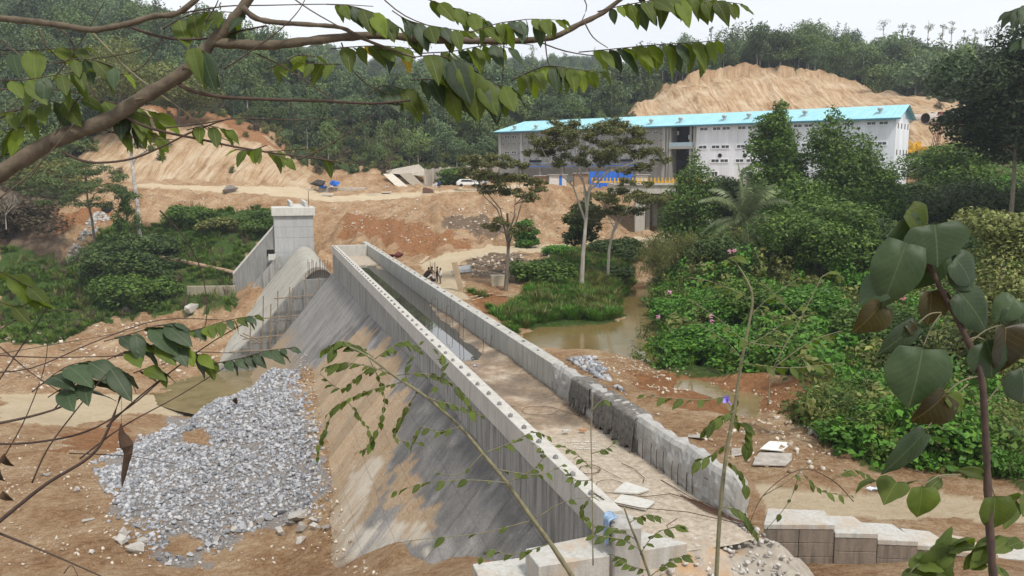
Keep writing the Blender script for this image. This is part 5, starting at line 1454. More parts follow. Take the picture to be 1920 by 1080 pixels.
# ---- feathery bamboo thicket
def thicket(label, cx, cy, d, wpx, hpx, n, seed):
    r = random.Random(seed); c = aty(cx, cy, d); bz = gz(c.x, c.y); e = empty('bamboo_thicket', (c.x, c.y, bz)); tag(e, label, 'bamboo')
    ht = max(1.5, zof(cy - hpx, d) - bz); w_ = wpx / FPX * d
    stems = MB(); B = []
    for i in range(n):
        a = r.uniform(0, 6.28); rr = w_ * .5 * math.sqrt(r.random()); bx = Vector((math.cos(a) * rr * .5, math.sin(a) * rr * .4, 0)); tp = Vector((math.cos(a) * rr * 1.1, math.sin(a) * rr * .9, ht * r.uniform(.55, 1)))
        mid = (bx + tp) / 2 + Vector((0, 0, ht * .22)); tp2 = tp + Vector((math.cos(a) * .9, math.sin(a) * .9, -ht * .3))
        stems.tube([bx, mid, tp, tp2], [.03, .025, .018, .008], 4, cap=False)
        for q in (mid, tp, tp.lerp(tp2, .5), tp2, (mid + tp) / 2): B.append((q.x, q.y, q.z, .75, .75, .55))
    o = stems.build('stems', M_BARK); o.parent = e
    o = bpy.data.objects.new('foliage', crown_mesh('foliage', B, n * 330, .34, seed, M_OLIVE, aspect=.14, up=.1, droop=1.4, shell=.1)); COL.objects.link(o); o.parent = e
thicket('olive feathery bamboo thicket leaning over the stream, right part', 1300, 540, 95, 190, 100, 60, 3)
thicket('olive feathery bamboo thicket leaning over the stream, left part at the bend', 1250, 530, 99, 90, 75, 30, 4)

# fallen log
p0 = onground(292, 490); p1 = aty(440, 511, 137)
m = MB(); m.tube([p0 + Vector((0, 0, .5)), p0.lerp(p1, .5) + Vector((0, 0, .35)), p1], [.42, .36, .3], 9)
tag(m.build('fallen_log', simple('log_wood', (.42, .30, .20), (.24, .15, .10), 2, .9, .4)), 'long brown fallen log lying on the grassy slope below the tower', 'log')
# ------------------------------------------------------------------ the long powerhouse building with the blue roof
ZE = 9.75; ZB = -2.6
BR = aty(1681, 226, 160); BL = aty(935, 250, 218)
BRx, BRy, BLx, BLy = BR.x, BR.y, BL.x, BL.y
bu = Vector((BRx - BLx, BRy - BLy, 0)); BLEN = bu.length; bu.normalize()
bn = Vector((-bu.y, bu.x, 0))           # away from the viewer
if bn.y < 0: bn = -bn
O_ = Vector((BLx, BLy, 0))
def bp(u, v, z): return O_ + bu * u + bn * v + Vector((0, 0, z))
def onf(px, py, v=0):
    d = rdir(px, py); nn = bn; k = ((O_ + bn * v).dot(nn)) / d.dot(nn); p = d * k
    return (p - O_).dot(bu), p.z
BW = 9.5
M_WHITE = simple('white_render', (.76, .78, .82), (.56, .57, .59), .8, .9, .1, stretch=(1, 1, .12))
M_BGREY = concrete('building_concrete', (.29, .285, .26), (.15, .145, .13), amount=.4, scl=.35)
M_BGREYL = concrete('building_concrete_pale', (.35, .34, .315), (.25, .245, .23), amount=.3, scl=.35)
M_ROOF = simple('blue_roof_sheet', (.32, .58, .64), (.25, .50, .57), .6, .45, 0)
M_ROOFE = simple('blue_flashing', (.05, .20, .28), (.04, .14, .20), 1, .5, 0)
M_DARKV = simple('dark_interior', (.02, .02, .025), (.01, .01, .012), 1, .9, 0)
M_PANE = simple('window_pane', (.05, .055, .06), (.02, .022, .025), .8, .25, 0, spec=.6)
M_FRAME = simple('window_surround', (.80, .81, .82), (.7, .7, .72), 2, .8, 0)
M_BLUET = simple('blue_sheet', (.03, .16, .62), (.02, .11, .45), 1.5, .6, .2)
M_BROWNS = simple('brown_boards', (.36, .24, .15), (.24, .15, .09), 2, .9, .3)
M_YELLOW = simple('yellow_paint', (.70, .42, .04), (.5, .28, .03), 3, .6, .1)
bld = empty('powerhouse', bp(0, 0, ZB)); tag(bld, 'long building with light blue roof, left half bare grey concrete and right half white', 'building')
u1 = onf(1256, 245)[0]; u2 = onf(1300, 242)[0]
def seg(name, ua, ub, mat_, za=ZB, zb=ZE, v0=0, v1=BW):
    m = MB(); m.hexa([bp(ua, v0, za), bp(ub, v0, za), bp(ub, v1, za), bp(ua, v1, za), bp(ua, v0, zb), bp(ub, v0, zb), bp(ub, v1, zb), bp(ua, v1, zb)])
    return m.build(name, mat_, bld)
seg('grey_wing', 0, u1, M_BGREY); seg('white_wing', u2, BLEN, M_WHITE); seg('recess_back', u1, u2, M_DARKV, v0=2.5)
# roof
ZR = 12.3
m = MB(); ov = 1.0
A1 = bp(-ov, -ov, ZE - .1); A2 = bp(BLEN + ov, -ov, ZE - .1); A3 = bp(BLEN + ov, BW + ov, ZE - .1); A4 = bp(-ov, BW + ov, ZE - .1)
r1 = bp(4.5, BW / 2, ZR); r2 = bp(BLEN + ov, BW / 2, ZR)
k = 110
for i in range(k):        # sheet by sheet, so the seams stand up
    f0 = i / k + .0002; f1 = (i + 1) / k - .0002
    a = A1.lerp(A2, f0); b = A1.lerp(A2, f1); tw0 = r1.lerp(r2, f0); tw1 = r1.lerp(r2, f1)
    m.hexa([a - Vector((0, 0, .12)), b - Vector((0, 0, .12)), tw1 - Vector((0, 0, .12)), tw0 - Vector((0, 0, .12)), a, b, tw1, tw0])
m.add([A1, r1, A4], [(0, 2, 1)]); m.add([A4, A3, r2, r1], [(3, 2, 1, 0)])
m.build('roof', M_ROOF, bld)
m = MB(); m.bar(bp(-ov, -ov - .05, ZE - .25), bp(BLEN + ov, -ov - .05, ZE - .25), .12, .28); m.build('gutter', M_ROOFE, bld)
m = MB(); m.add([bp(BLEN + .01, 0, ZE), bp(BLEN + .01, BW, ZE), bp(BLEN + .01, BW / 2, ZR - .2)], [(0, 1, 2)])
m.build('gable', M_WHITE, bld)
for k_ in range(6):
    f = k_ / 6; m = MB(); a = bp(BLEN + .4, BW / 2 + (BW / 2 + ov) * f * 0, 0)
    m.bar(bp(BLEN + .5, BW * .5 + (BW * .5 + ov) * f, ZR - .3 - (ZR - ZE) * f), bp(BLEN + .5, BW * .5 - .2 + (BW * .5 + ov) * f, ZE - .1), .12, .12); m.build('purlin', M_ROOFE, bld)
# windows
def window(px, py, wpx, hpx, open_=False):
    u, z = onf(px, py); sc = (O_ + bu * u).y / FPX; w_ = wpx * sc * 1.35; h_ = hpx * sc
    f = .18
    m = MB()
    for a, b, c_, d_ in ((u - w_ / 2 - f, u + w_ / 2 + f, z + h_ / 2, z + h_ / 2 + f), (u - w_ / 2 - f, u + w_ / 2 + f, z - h_ / 2 - f, z - h_ / 2), (u - w_ / 2 - f, u - w_ / 2, z - h_ / 2, z + h_ / 2), (u + w_ / 2, u + w_ / 2 + f, z - h_ / 2, z + h_ / 2)):
        m.hexa([bp(a, -.12, c_), bp(b, -.12, c_), bp(b, .05, c_), bp(a, .05, c_), bp(a, -.12, d_), bp(b, -.12, d_), bp(b, .05, d_), bp(a, .05, d_)])
    o = m.build('window', M_FRAME if u > u2 else M_BGREYL, bld)
    m = MB(); m.hexa([bp(u - w_ / 2, -.03, z - h_ / 2), bp(u + w_ / 2, -.03, z - h_ / 2), bp(u + w_ / 2, .04, z - h_ / 2), bp(u - w_ / 2, .04, z - h_ / 2), bp(u - w_ / 2, -.03, z + h_ / 2), bp(u + w_ / 2, -.03, z + h_ / 2), bp(u + w_ / 2, .04, z + h_ / 2), bp(u - w_ / 2, .04, z + h_ / 2)])
    p_ = m.build('pane', M_PANE); p_.parent = o
    m = MB(); m.hexa([bp(u - .04, -.07, z - h_ / 2), bp(u + .04, -.07, z - h_ / 2), bp(u + .04, -.032, z - h_ / 2), bp(u - .04, -.032, z - h_ / 2), bp(u - .04, -.07, z + h_ / 2), bp(u + .04, -.07, z + h_ / 2), bp(u + .04, -.032, z + h_ / 2), bp(u - .04, -.032, z + h_ / 2)])
    p_ = m.build('mullion', M_FRAME); p_.parent = o
for px in (1320, 1344, 1362, 1391, 1410, 1436, 1470, 1496, 1516, 1552, 1593, 1634, 1657): window(px, 242 - (px - 1320) * .034, 11, 5)
for px in (1318, 1342, 1360, 1389, 1408, 1434, 1468, 1492, 1512, 1550, 1590, 1631, 1654): window(px, 276 - (px - 1318) * .021, 11, 5)
for px in (1341, 1358, 1387, 1407, 1432, 1466, 1490, 1548, 1610, 1650): window(px, 301.5 - (px - 1341) * .006, 11, 5)
for px in (1340, 1405, 1470, 1540, 1600, 1650): window(px, 326, 8.5, 7.5)
for px in (951, 965, 990, 1004, 1036, 1050, 1080, 1096, 1126, 1140, 1164, 1181, 1213, 1230): window(px, 257 - (px - 951) * .030, 7, 3.2)
for px in (951, 964, 1004, 1031, 1060, 1086, 1117, 1140, 1170, 1227): window(px, 286 - (px - 951) * .022, 7, 3.2)
for px in (1350, 1397):
    u, z = onf(px, 291.5); m = MB(); c_ = bp(u, -.1, z); m.tube([bp(u, -.16, z), bp(u, .04, z)], .42, 16); m.build('round_vent', M_DARKV, bld)
# end wall openings
for row, zz in ((0, 8.3), (1, 3.4), (2, -1.0)):
    for v in (1.4, 3.8, 6.2, 8.4):
        m = MB(); m.hexa([bp(BLEN - .05, v - .28, zz - .5), bp(BLEN + .04, v - .28, zz - .5), bp(BLEN + .04, v + .28, zz - .5), bp(BLEN - .05, v + .28, zz - .5), bp(BLEN - .05, v - .28, zz + .5), bp(BLEN + .04, v - .28, zz + .5), bp(BLEN + .04, v + .28, zz + .5), bp(BLEN - .05, v + .28, zz + .5)])
        m.build('window', M_PANE, bld)
# grey wing: pilasters, floor band, canopy, ledge
for px in (938, 978, 1014, 1056, 1103, 1150, 1197, 1246):
    u, _ = onf(px, 260); m = MB(); m.hexa([bp(u - .35, -.3, ZB), bp(u + .35, -.3, ZB), bp(u + .35, -.003, ZB), bp(u - .35, -.003, ZB), bp(u - .35, -.3, ZE - .35), bp(u + .35, -.3, ZE - .35), bp(u + .35, -.003, ZE - .35), bp(u - .35, -.003, ZE - .35)]); m.build('pilaster', M_BGREYL, bld)
ulo = onf(985, 305)[0]
m = MB(); m.hexa([bp(ulo, -.8, 1.55), bp(u1 - .6, -.8, 1.55), bp(u1 - .6, -.31, 1.55), bp(ulo, -.31, 1.55), bp(ulo, -.8, 1.95), bp(u1 - .6, -.8, 1.95), bp(u1 - .6, -.31, 1.95), bp(ulo, -.31, 1.95)]); m.build('ledge', M_BGREY, bld)
for px in (1008, 1135, 1180, 1236):
    u, _ = onf(px, 303); m = MB(); m.box(bp(u, -.9, 2.3), (3.4, .5, .55), math.atan2(bu.y, bu.x)); m.build('ledge_block', M_DARKV, bld)
m = MB(); m.bar(bp(onf(960, 309)[0], -2.0, .95), bp(onf(1210, 307)[0], -2.0, 1.15), 1.9, .14, 0); m.build('canopy', M_BLUET, bld)
for i in range(60):      # plugged tie holes, in two rows per storey
    pass
hm = MB()
for z in (8.0, 6.6, 4.2, 2.8):
    u = 1.5
    while u < u1 - 1: hm.box(bp(u, -.01, z), (.24, .05, .24), math.atan2(bu.y, bu.x)); u += 1.7
o = hm.build('tie_holes', M_DARKV, bld); o['kind'] = 'stuff'
# tall recess between the wings: columns, gallery, dark doors
for px in (1253, 1258, 1296, 1303):
    u, _ = onf(px, 260); m = MB(); m.hexa([bp(u - .25, -.35, ZB), bp(u + .25, -.35, ZB), bp(u + .25, 2.4, ZB), bp(u - .25, 2.4, ZB), bp(u - .25, -.35, ZE - .4), bp(u + .25, -.35, ZE - .4), bp(u + .25, 2.4, ZE - .4), bp(u - .25, 2.4, ZE - .4)]); m.build('column', M_BGREY, bld)
ua = onf(1256, 272)[0]; ub = onf(1300, 272)[0]
m = MB(); zq = onf(1278, 274)[1]; m.hexa([bp(ua, -.5, zq - .6), bp(ub, -.5, zq - .6), bp(ub, 2.4, zq - .6), bp(ua, 2.4, zq - .6), bp(ua, -.5, zq), bp(ub, -.5, zq), bp(ub, 2.4, zq), bp(ua, 2.4, zq)]); m.build('gallery', M_BGREYL, bld)
m = MB(); m.hexa([bp(ua, -.45, zq + .003), bp(ub, -.45, zq + .003), bp(ub, -.35, zq + .003), bp(ua, -.35, zq + .003), bp(ua, -.45, zq + .8), bp(ub, -.45, zq + .8), bp(ub, -.35, zq + .8), bp(ua, -.35, zq + .8)]); m.build('gallery_rail', simple('rail_sheet', (.34, .44, .50), (.25, .33, .38), 3, .5, 0), bld)
for px, a, b in ((1294, 248, 266), (1262, 248, 256), (1270, 247, 252)):
    u, z = onf(px, (a + b) / 2, 2.4); m = MB(); m.box(bp(u, 2.38, z), (.8, .1, .9), math.atan2(bu.y, bu.x)); m.build('pale_panel', M_FRAME, bld)
# ventilators on the roof
def vent(px, py):
    d = rdir(px, py)
    # meet the roof's front slope
    nrm = (A2 - A1).cross(r1 - A1).normalized(); k = A1.dot(nrm) / d.dot(nrm); p = d * k
    e = empty('roof_ventilator', p)
    return e, p
VL = {965: 'leftmost', 1005: 'second from left', 1177: 'third from left, right of the umbrella tree', 1221: 'fourth from left', 1276: 'fifth, above the dark recess', 1358: 'sixth, over the white wall', 1404: 'seventh, left of the narrow tree', 1509: 'eighth, between the two tall trees', 1650: 'rightmost near the gable'}
M_ALU = simple('aluminium', (.55, .57, .55), (.35, .36, .35), 6, .4, .1, metal=.6)
for px, py in ((965, 243), (1005, 242), (1177, 234), (1221, 232), (1276, 229), (1358, 225), (1404, 222), (1509, 217), (1650, 212)):
    e, p = vent(px, py); tag(e, 'small turbine ventilator on the blue roof, ' + VL[px], 'ventilator', 'turbine ventilators on the blue roof')
    m = MB(); m.tube([(0, 0, -.2), (0, 0, .45)], .28, 8); o = m.build('neck', M_ALU); o.parent = e
    m = MB()
    m.tube([(0, 0, .45), (0, 0, .6), (0, 0, .85), (0, 0, 1.05), (0, 0, 1.12)], [.3, .5, .55, .38, .1], 10); o = m.build('turbine_head', M_ALU); o.parent = e
    m = MB(); m.bar((-.1, 0, .1), (-1.2, 0, -.15), .25, .05); o = m.build('flashing', M_ALU); o.parent = e

# ------------------------------------------------------------------ concrete bridge with yellow guard posts
BD = 146.0
def bq(px, py, d=BD): return aty(px, py, d)
brd = empty('bridge', bq(1240, 440)); tag(brd, 'concrete bridge deck on tall piers with yellow posts along its edge', 'bridge')
zt_ = zof(345, BD); zb_ = zof(363, BD)
xa = bq(1150, 345).x; xb = bq(1420, 345).x
M_BRC = concrete('bridge_concrete', (.46, .44, .39), (.24, .22, .19), amount=.4, scl=.4)
npan = 6
for i in range(npan):
    a = xa + (xb - xa) * i / npan + .02; b = xa + (xb - xa) * (i + 1) / npan - .02
    m = MB(); m.hexa([(a, BD, zb_), (b, BD, zb_), (b, BD + 9, zb_), (a, BD + 9, zb_), (a, BD, zt_), (b, BD, zt_), (b, BD + 9, zt_), (a, BD + 9, zt_)]); m.build('deck_girder', M_BRC, brd)
m = MB(); m.hexa([(xa, BD - .35, zt_ - .2), (xb, BD - .35, zt_ - .2), (xb, BD + .3, zt_ - .2), (xa, BD + .3, zt_ - .2), (xa, BD - .35, zt_ + .15), (xb, BD - .35, zt_ + .15), (xb, BD + .3, zt_ + .15), (xa, BD + .3, zt_ + .15)]); m.build('kerb_beam', M_BRC, brd)
for px, w_, y0 in ((1202, 18, 1), (1222, 7, 4), (1240, 7, 6), (1276, 14, 1), (1330, 14, 1)):
    c_ = bq(px, 400).x; w2 = w_ / FPX * BD / 2; m = MB(); m.hexa([(c_ - w2, BD + y0, -13), (c_ + w2, BD + y0, -13), (c_ + w2, BD + y0 + 1.6, -13), (c_ - w2, BD + y0 + 1.6, -13), (c_ - w2, BD + y0, zb_ - .003), (c_ + w2, BD + y0, zb_ - .003), (c_ + w2, BD + y0 + 1.6, zb_ - .003), (c_ - w2, BD + y0 + 1.6, zb_ - .003)]); m.build('pier', M_BRC, brd)
m = MB(); x0 = bq(1208, 400).x; x1 = bq(1300, 400).x; m.hexa([(x0, BD + 8.2, -13), (x1, BD + 8.2, -13), (x1, BD + 8.9, -13), (x0, BD + 8.9, -13), (x0, BD + 8.2, zb_), (x1, BD + 8.2, zb_), (x1, BD + 8.9, zb_), (x0, BD + 8.9, zb_)]); m.build('back_wall', M_BGREY, brd)
for i in range(34):
    c_ = xa - 3.5 + i * .62 ; 
    if c_ > xb: break
    m = MB(); m.box((c_, BD + .1 if c_ > xa else BD + 1, zt_ + .16 + .45), (.2, .14, .9)); m.build('guard_post', M_YELLOW, brd)
m = MB(); m.bar((xa - 3.6, BD + .35, zt_ + .35), (xa + 16.6, BD + .35, zt_ + .35), .06, .25); m.build('guard_rail', M_YELLOW, brd)

# ------------------------------------------------------------------ site sheds before the grey wing
def shed(name, label, cat, x0, x1, top, bot, d, mat_, roofm, dep=4, door=None):
    a = aty(x0, bot, d); b = aty(x1, bot, d); zt2 = zof(top, d); z0 = a.z - .6
    e = empty(name, (a.x, d, z0)); tag(e, label, cat)
    m = MB(); m.hexa([(a.x, d, z0), (b.x, d, z0), (b.x, d + dep, z0), (a.x, d + dep, z0), (a.x, d, zt2), (b.x, d, zt2), (b.x, d + dep, zt2 - .3), (a.x, d + dep, zt2 - .3)]); m.build('wall', mat_, e)
    if roofm: m = MB(); m.hexa([(a.x - .3, d - .4, zt2 + .01), (b.x + .3, d - .4, zt2 + .01), (b.x + .3, d + dep + .3, zt2 - .29), (a.x - .3, d + dep + .3, zt2 - .29), (a.x - .3, d - .4, zt2 + .11), (b.x + .3, d - .4, zt2 + .11), (b.x + .3, d + dep + .3, zt2 - .19), (a.x - .3, d + dep + .3, zt2 - .19)]); m.build('roof', roofm, e)
    if door:
        c_ = aty(door[0], bot, d); w2 = door[1] / FPX * d / 2; m = MB(); m.hexa([(c_.x - w2, d - .06, z0), (c_.x + w2, d - .06, z0), (c_.x + w2, d - .003, z0), (c_.x - w2, d - .003, z0), (c_.x - w2, d - .06, zt2 - .2), (c_.x + w2, d - .06, zt2 - .2), (c_.x + w2, d - .003, zt2 - .2), (c_.x - w2, d - .003, zt2 - .2)]); m.build('door', door[2], e)
    return e
M_TIN = simple('corrugated_tin', (.55, .55, .55), (.38, .37, .36), 2, .6, .3); M_PLASTIC = simple('pale_sheeting', (.66, .63, .58), (.45, .42, .38), 2, .8, .3)
shed('shed', 'brown boarded site shed left of the blue sheet enclosure', 'shed', 1077, 1103, 325, 347, 172, M_BROWNS, M_TIN)
for i, (x0, x1) in enumerate(((1105, 1121), (1122, 1139), (1140, 1157), (1160, 1185))):
    shed('blue_enclosure', ['leftmost bright blue sheet panel, right of the brown shed', 'second bright blue sheet panel from the brown shed', 'third bright blue sheet panel beside the umbrella tree trunk', 'rightmost blue sheet shelter behind the yellow posts'][i], 'site hoarding', x0, x1, 321.5 + (i == 3) * 2, 347, 170 + .6 * i, M_BLUET, None, .12 if i < 3 else 3)
shed('hut', 'pale patched hut with a narrow blue door left of the brown shed', 'hut', 1030, 1062, 328, 348, 173, M_PLASTIC, M_TIN, 4, (1051, 5, M_BLUET))
shed('hut', 'low grey hut with tin roof at the left end of the row of huts', 'hut', 1003, 1027, 330, 348, 175, M_BROWNS, M_TIN)
shed('hut', 'small white hut behind the yellow posts beside the recess', 'hut', 1195, 1215, 328, 342, 168, M_PLASTIC, M_TIN)

# ------------------------------------------------------------------ stone faced retaining wall and tilted slabs at the head of the road
M_MASON = concrete('masonry_wall', (.42, .37, .31), (.2, .17, .14), amount=.6, scl=.6, fine=6)
rw_ = empty('retaining_wall', aty(860, 345, 200)); tag(rw_, 'ribbed pale retaining wall curving behind the road left of the grey building', 'wall')
PW = [(798, 352, 318, 193), (812, 352, 317, 197), (826, 350, 315, 201), (842, 349, 314, 204), (858, 348, 314, 206), (875, 347, 312, 208), (895, 346, 310, 210), (915, 345, 309, 213), (935, 344, 308, 217)]
for a, b in zip(PW[:-1], PW[1:]):
    p0 = aty(a[0], a[1], a[3]); p1 = aty(b[0], b[1], b[3]); za = zof(a[2], a[3]); zb = zof(b[2], b[3])
    m = MB(); m.hexa([p0 + Vector((.03, 0, -1)), p1 + Vector((-.03, 0, -1)), p1 + Vector((0, 1.2, -1)), p0 + Vector((0, 1.2, -1)), Vector((p0.x + .03, p0.y + .5, za)), Vector((p1.x - .03, p1.y + .5, zb)), Vector((p1.x, p1.y + 1.2, zb)), Vector((p0.x, p0.y + 1.2, za))]); m.build('wall_bay', M_MASON, rw_)
    m = MB(); m.hexa([p0 + Vector((-.25, -.35, -1)), p0 + Vector((.25, -.35, -1)), p0 + Vector((.25, .1, -1)), p0 + Vector((-.25, .1, -1)), Vector((p0.x - .25, p0.y, za + .2)), Vector((p0.x + .25, p0.y, za + .2)), Vector((p0.x + .25, p0.y + .6, za + .2)), Vector((p0.x - .25, p0.y + .6, za + .2))]); m.build('rib', M_MASON, rw_)
def tslab(label, pts, d0, th, mat_, cat='rock slab'):
    P = [aty(px, py, d0 + dd) for px, py, dd in pts]; k = len(P); V = P + [p + Vector((0, th, -.1)) for p in P]
    m = MB(); m.add(V, [tuple(range(k)), tuple(range(2 * k - 1, k - 1, -1))] + [(i, (i + 1) % k, (i + 1) % k + k, i + k) for i in range(k)])
    return tag(m.build('rock_slab', mat_), label, cat)
M_SLABP = concrete('slab_pale', (.55, .50, .42), (.34, .29, .23), amount=.3, scl=.5); M_SLABD = concrete('slab_dark', (.30, .26, .20), (.16, .13, .10), amount=.5, scl=.5)
tslab('pale smooth slab leaning against the bank behind the road, left of the dark slab', [(718, 326, 8), (752, 358, 0), (776, 359, 0), (735, 325, 8)], 188, 1, M_SLABP)
tslab('dark tilted slab against the bank between the pale slab and the retaining wall', [(748, 326, 8), (786, 360, 0), (806, 358, 0), (770, 324, 8)], 189, 1, M_SLABD)
tslab('stepped pale rock face above the leaning slabs', [(716, 322, 12), (742, 316, 12), (785, 308, 12), (800, 322, 9), (796, 330, 8), (740, 326, 9)], 190, 2, M_MASON)

# ------------------------------------------------------------------ big steel pipes, cranes, machines on the far platform
M_PIPE = simple('pipe_steel', (.42, .37, .34), (.30, .25, .22), .6, .7, .1); M_PIPEIN = simple('pipe_inside', (.16, .09, .08), (.09, .05, .045), .6, .9, 0)
def pipe(label, px, py, d, ln, r_, yaw):
    c_ = aty(px, py, d); e = empty('steel_pipe', c_, math.radians(yaw)); tag(e, label, 'pipe')
    n = 28; V = []; F_ = []; mi = []
    for x in (0, ln):
        for rr in (r_, r_ - .09):
            for k in range(n): a = 2 * math.pi * k / n; V.append((x, math.cos(a) * rr, math.sin(a) * rr))
    m = MB(); m.v = V
    for k in range(n):
        k2 = (k + 1) % n
        for f, q in (((k, k2, 2 * n + k2, 2 * n + k), 0), ((n + k, 3 * n + k, 3 * n + k2, n + k2), 1), ((k, n + k, n + k2, k2), 0), ((2 * n + k, 2 * n + k2, 3 * n + k2, 3 * n + k), 0)): m.f.append(f); m.m.append(q)
    o = m.build('pipe_shell', [M_PIPE, M_PIPEIN], smooth=False); o.parent = e
    for x in np.arange(2.4, ln - 1, 2.4):
        m = MB(); m.tube([(x, 0, 0), (x + .06, 0, 0)], r_ + .025, 28, cap=False); o = m.build('weld_seam', M_PIPE); o.parent = e
pipe('big steel pipe whose dark mouth shows just right of the building gable', 1735, 222, 198, 7, 1.25, 28)
pipe('big steel pipe behind, mouth half hidden by the pipe at the gable', 1747, 221, 201, 9, 1.3, 22)
pipe('big steel pipe with dark round mouth between the two crane boom tops', 1777, 218, 199, 26, 1.35, 14)
pipe('length of big pipe running behind the building corner', 1690, 223, 206, 14, 1.2, 8)
M_CRANE = simple('crane_red', (.20, .07, .06), (.12, .045, .04), 3, .8, .1); M_DK = simple('dark_metal', (.06, .055, .05), (.03, .03, .03), 3, .7, .1); M_WP = simple('white_paint', (.72, .72, .70), (.55, .54, .52), 2, .6, .1); M_TYRE = simple('tyre', (.025, .025, .025), (.015, .015, .015), 5, .9, .1)
def lattice(parent, a, b, w_, mat_, name='boom'):
    a = Vector(a); b = Vector(b); ax = (b - a); n = max(4, int(ax.length / (w_ * 1.3))); ax.normalize()
    s1 = ax.cross(Vector((0, 1, 0))).normalized() * w_ / 2; s2 = ax.cross(s1).normalized() * w_ / 2
    m = MB(); C4 = [s1 + s2, s1 - s2, -s1 - s2, -s1 + s2]
    for c_ in C4: m.tube([a + c_, b + c_ * .6], w_ * .07, 4)
    for i in range(n):
        p = a.lerp(b, i / n); q = a.lerp(b, (i + 1) / n)
        for k in range(4): m.tube([p + C4[k], q + C4[(k + 1) % 4]], w_ * .04, 3, cap=False)
    o = m.build(name, mat_, parent); return o
cd = 176
e = empty('lattice_crane', aty(1728, 298, cd)); tag(e, 'left lattice crane with two near vertical dark booms below the pipes', 'crane')
lattice(e, aty(1750, 282, cd), aty(1764, 213, cd), .8, M_CRANE); lattice(e, aty(1757, 275, cd + 2), aty(1767, 213, cd + 2), .6, M_CRANE)
m = MB(); m.box(aty(1765, 212, cd + 1), (1.0, 1.0, .5)); m.build('boom_head', M_CRANE, e)
m = MB(); m.box(aty(1742, 286, cd), (3.4, 2.4, 1.5)); m.box(aty(1742, 281, cd), (2.0, 2, 1.2)); m.build('machine_house', M_YELLOW, e)
m = MB(); m.box(aty(1742, 294, cd), (4.4, 2.8, .8)); m.build('tracks', M_DK, e)
e = empty('truck_crane', aty(1840, 298, cd)); tag(e, 'white truck crane with boom leaning left, beside the tall dark tree', 'crane')
lattice(e, aty(1838, 278, cd), aty(1789, 220, cd), .8, M_CRANE)
m = MB(); m.box(aty(1789, 219, cd), (1.0, .8, .6)); m.build('boom_head', M_CRANE, e)
m = MB(); m.tube([aty(1792, 222, cd), aty(1792, 232, cd)], .06, 4); m.box(aty(1792, 233, cd), (.5, .4, .6)); m.build('hook_block', M_CRANE, e)
m = MB(); m.bar(aty(1838, 284, cd - 1.4), aty(1848, 272, cd - 1.4), .3, .5); m.build('blue_strut', M_ROOFE, e)
m = MB(); m.box(aty(1855, 277, cd), (3.4, 2.6, 1.6)); m.build('cab', M_WP, e)
m = MB(); m.box(aty(1852, 286, cd), (7.5, 2.5, .7)); m.build('chassis', M_DK, e)
for px in (1843, 1856, 1868, 1829):
    c_ = aty(px, 291, cd - 1.35); m = MB(); m.tube([c_, c_ + Vector((0, .4, 0))], .58, 14); w_o = m.build('wheel', M_TYRE, e)
    m = MB(); m.tube([c_ - Vector((0, .03, 0)), c_ + Vector((0, .05, 0))], .27, 10); q = m.build('rim', M_WP); q.parent = w_o
m = MB(); m.bar(aty(1862, 268, cd), aty(1871, 258, cd), .4, .4); m.build('red_jib', M_CRANE, e)
def digger(label, px, py, d, sc, yaw, m1):
    e = empty('excavator', aty(px, py, d), math.radians(yaw)); tag(e, label, 'excavator'); e.scale = (sc,) * 3
    def P(m, n, mt): o = m.build(n, mt); o.parent = e; return o
    for y in (-.9, .9): m = MB(); m.box((0, y, .4), (3.4, .5, .75)); P(m, 'track', M_DK)
    m = MB(); m.box((-.4, 0, 1.2), (2.8, 2.1, .8)); P(m, 'body', m1)
    m = MB(); m.box((.7, -.6, 1.95), (1.2, .9, 1.3)); P(m, 'cab', m1)
    m = MB(); m.bar((.9, .3, 1.3), (3.2, .3, 3.3), .3, .4); m.bar((3.2, .3, 3.3), (4.8, .3, 1.5), .25, .3); P(m, 'boom', m1)
    m = MB(); m.box((4.8, .3, 1.1), (.7, .9, .7), Matrix.Rotation(.4, 3, 'Y')); P(m, 'bucket', M_DK)
digger('yellow excavator behind the leafless tree at the white building corner', 1702, 294, 181, .9, 30, M_YELLOW)
digger('yellow excavator between the leafless tree and the left crane', 1727, 291, 183, 1.1, 160, M_YELLOW)
slabm_ = MB(); a = aty(1695, 297, 171); b = aty(1860, 300, 171)
slabm_.hexa([Vector((a.x, 171, a.z - 3)), Vector((b.x, 171, b.z - 3)), Vector((b.x, 173, b.z - 3)), Vector((a.x, 173, a.z - 3)), a, b, b + Vector((0, 2, 0)), a + Vector((0, 2, 0))])
tag(slabm_.build('platform_wall', M_LIGHTC), 'pale wall along the edge of the machine platform right of the white building', 'wall')

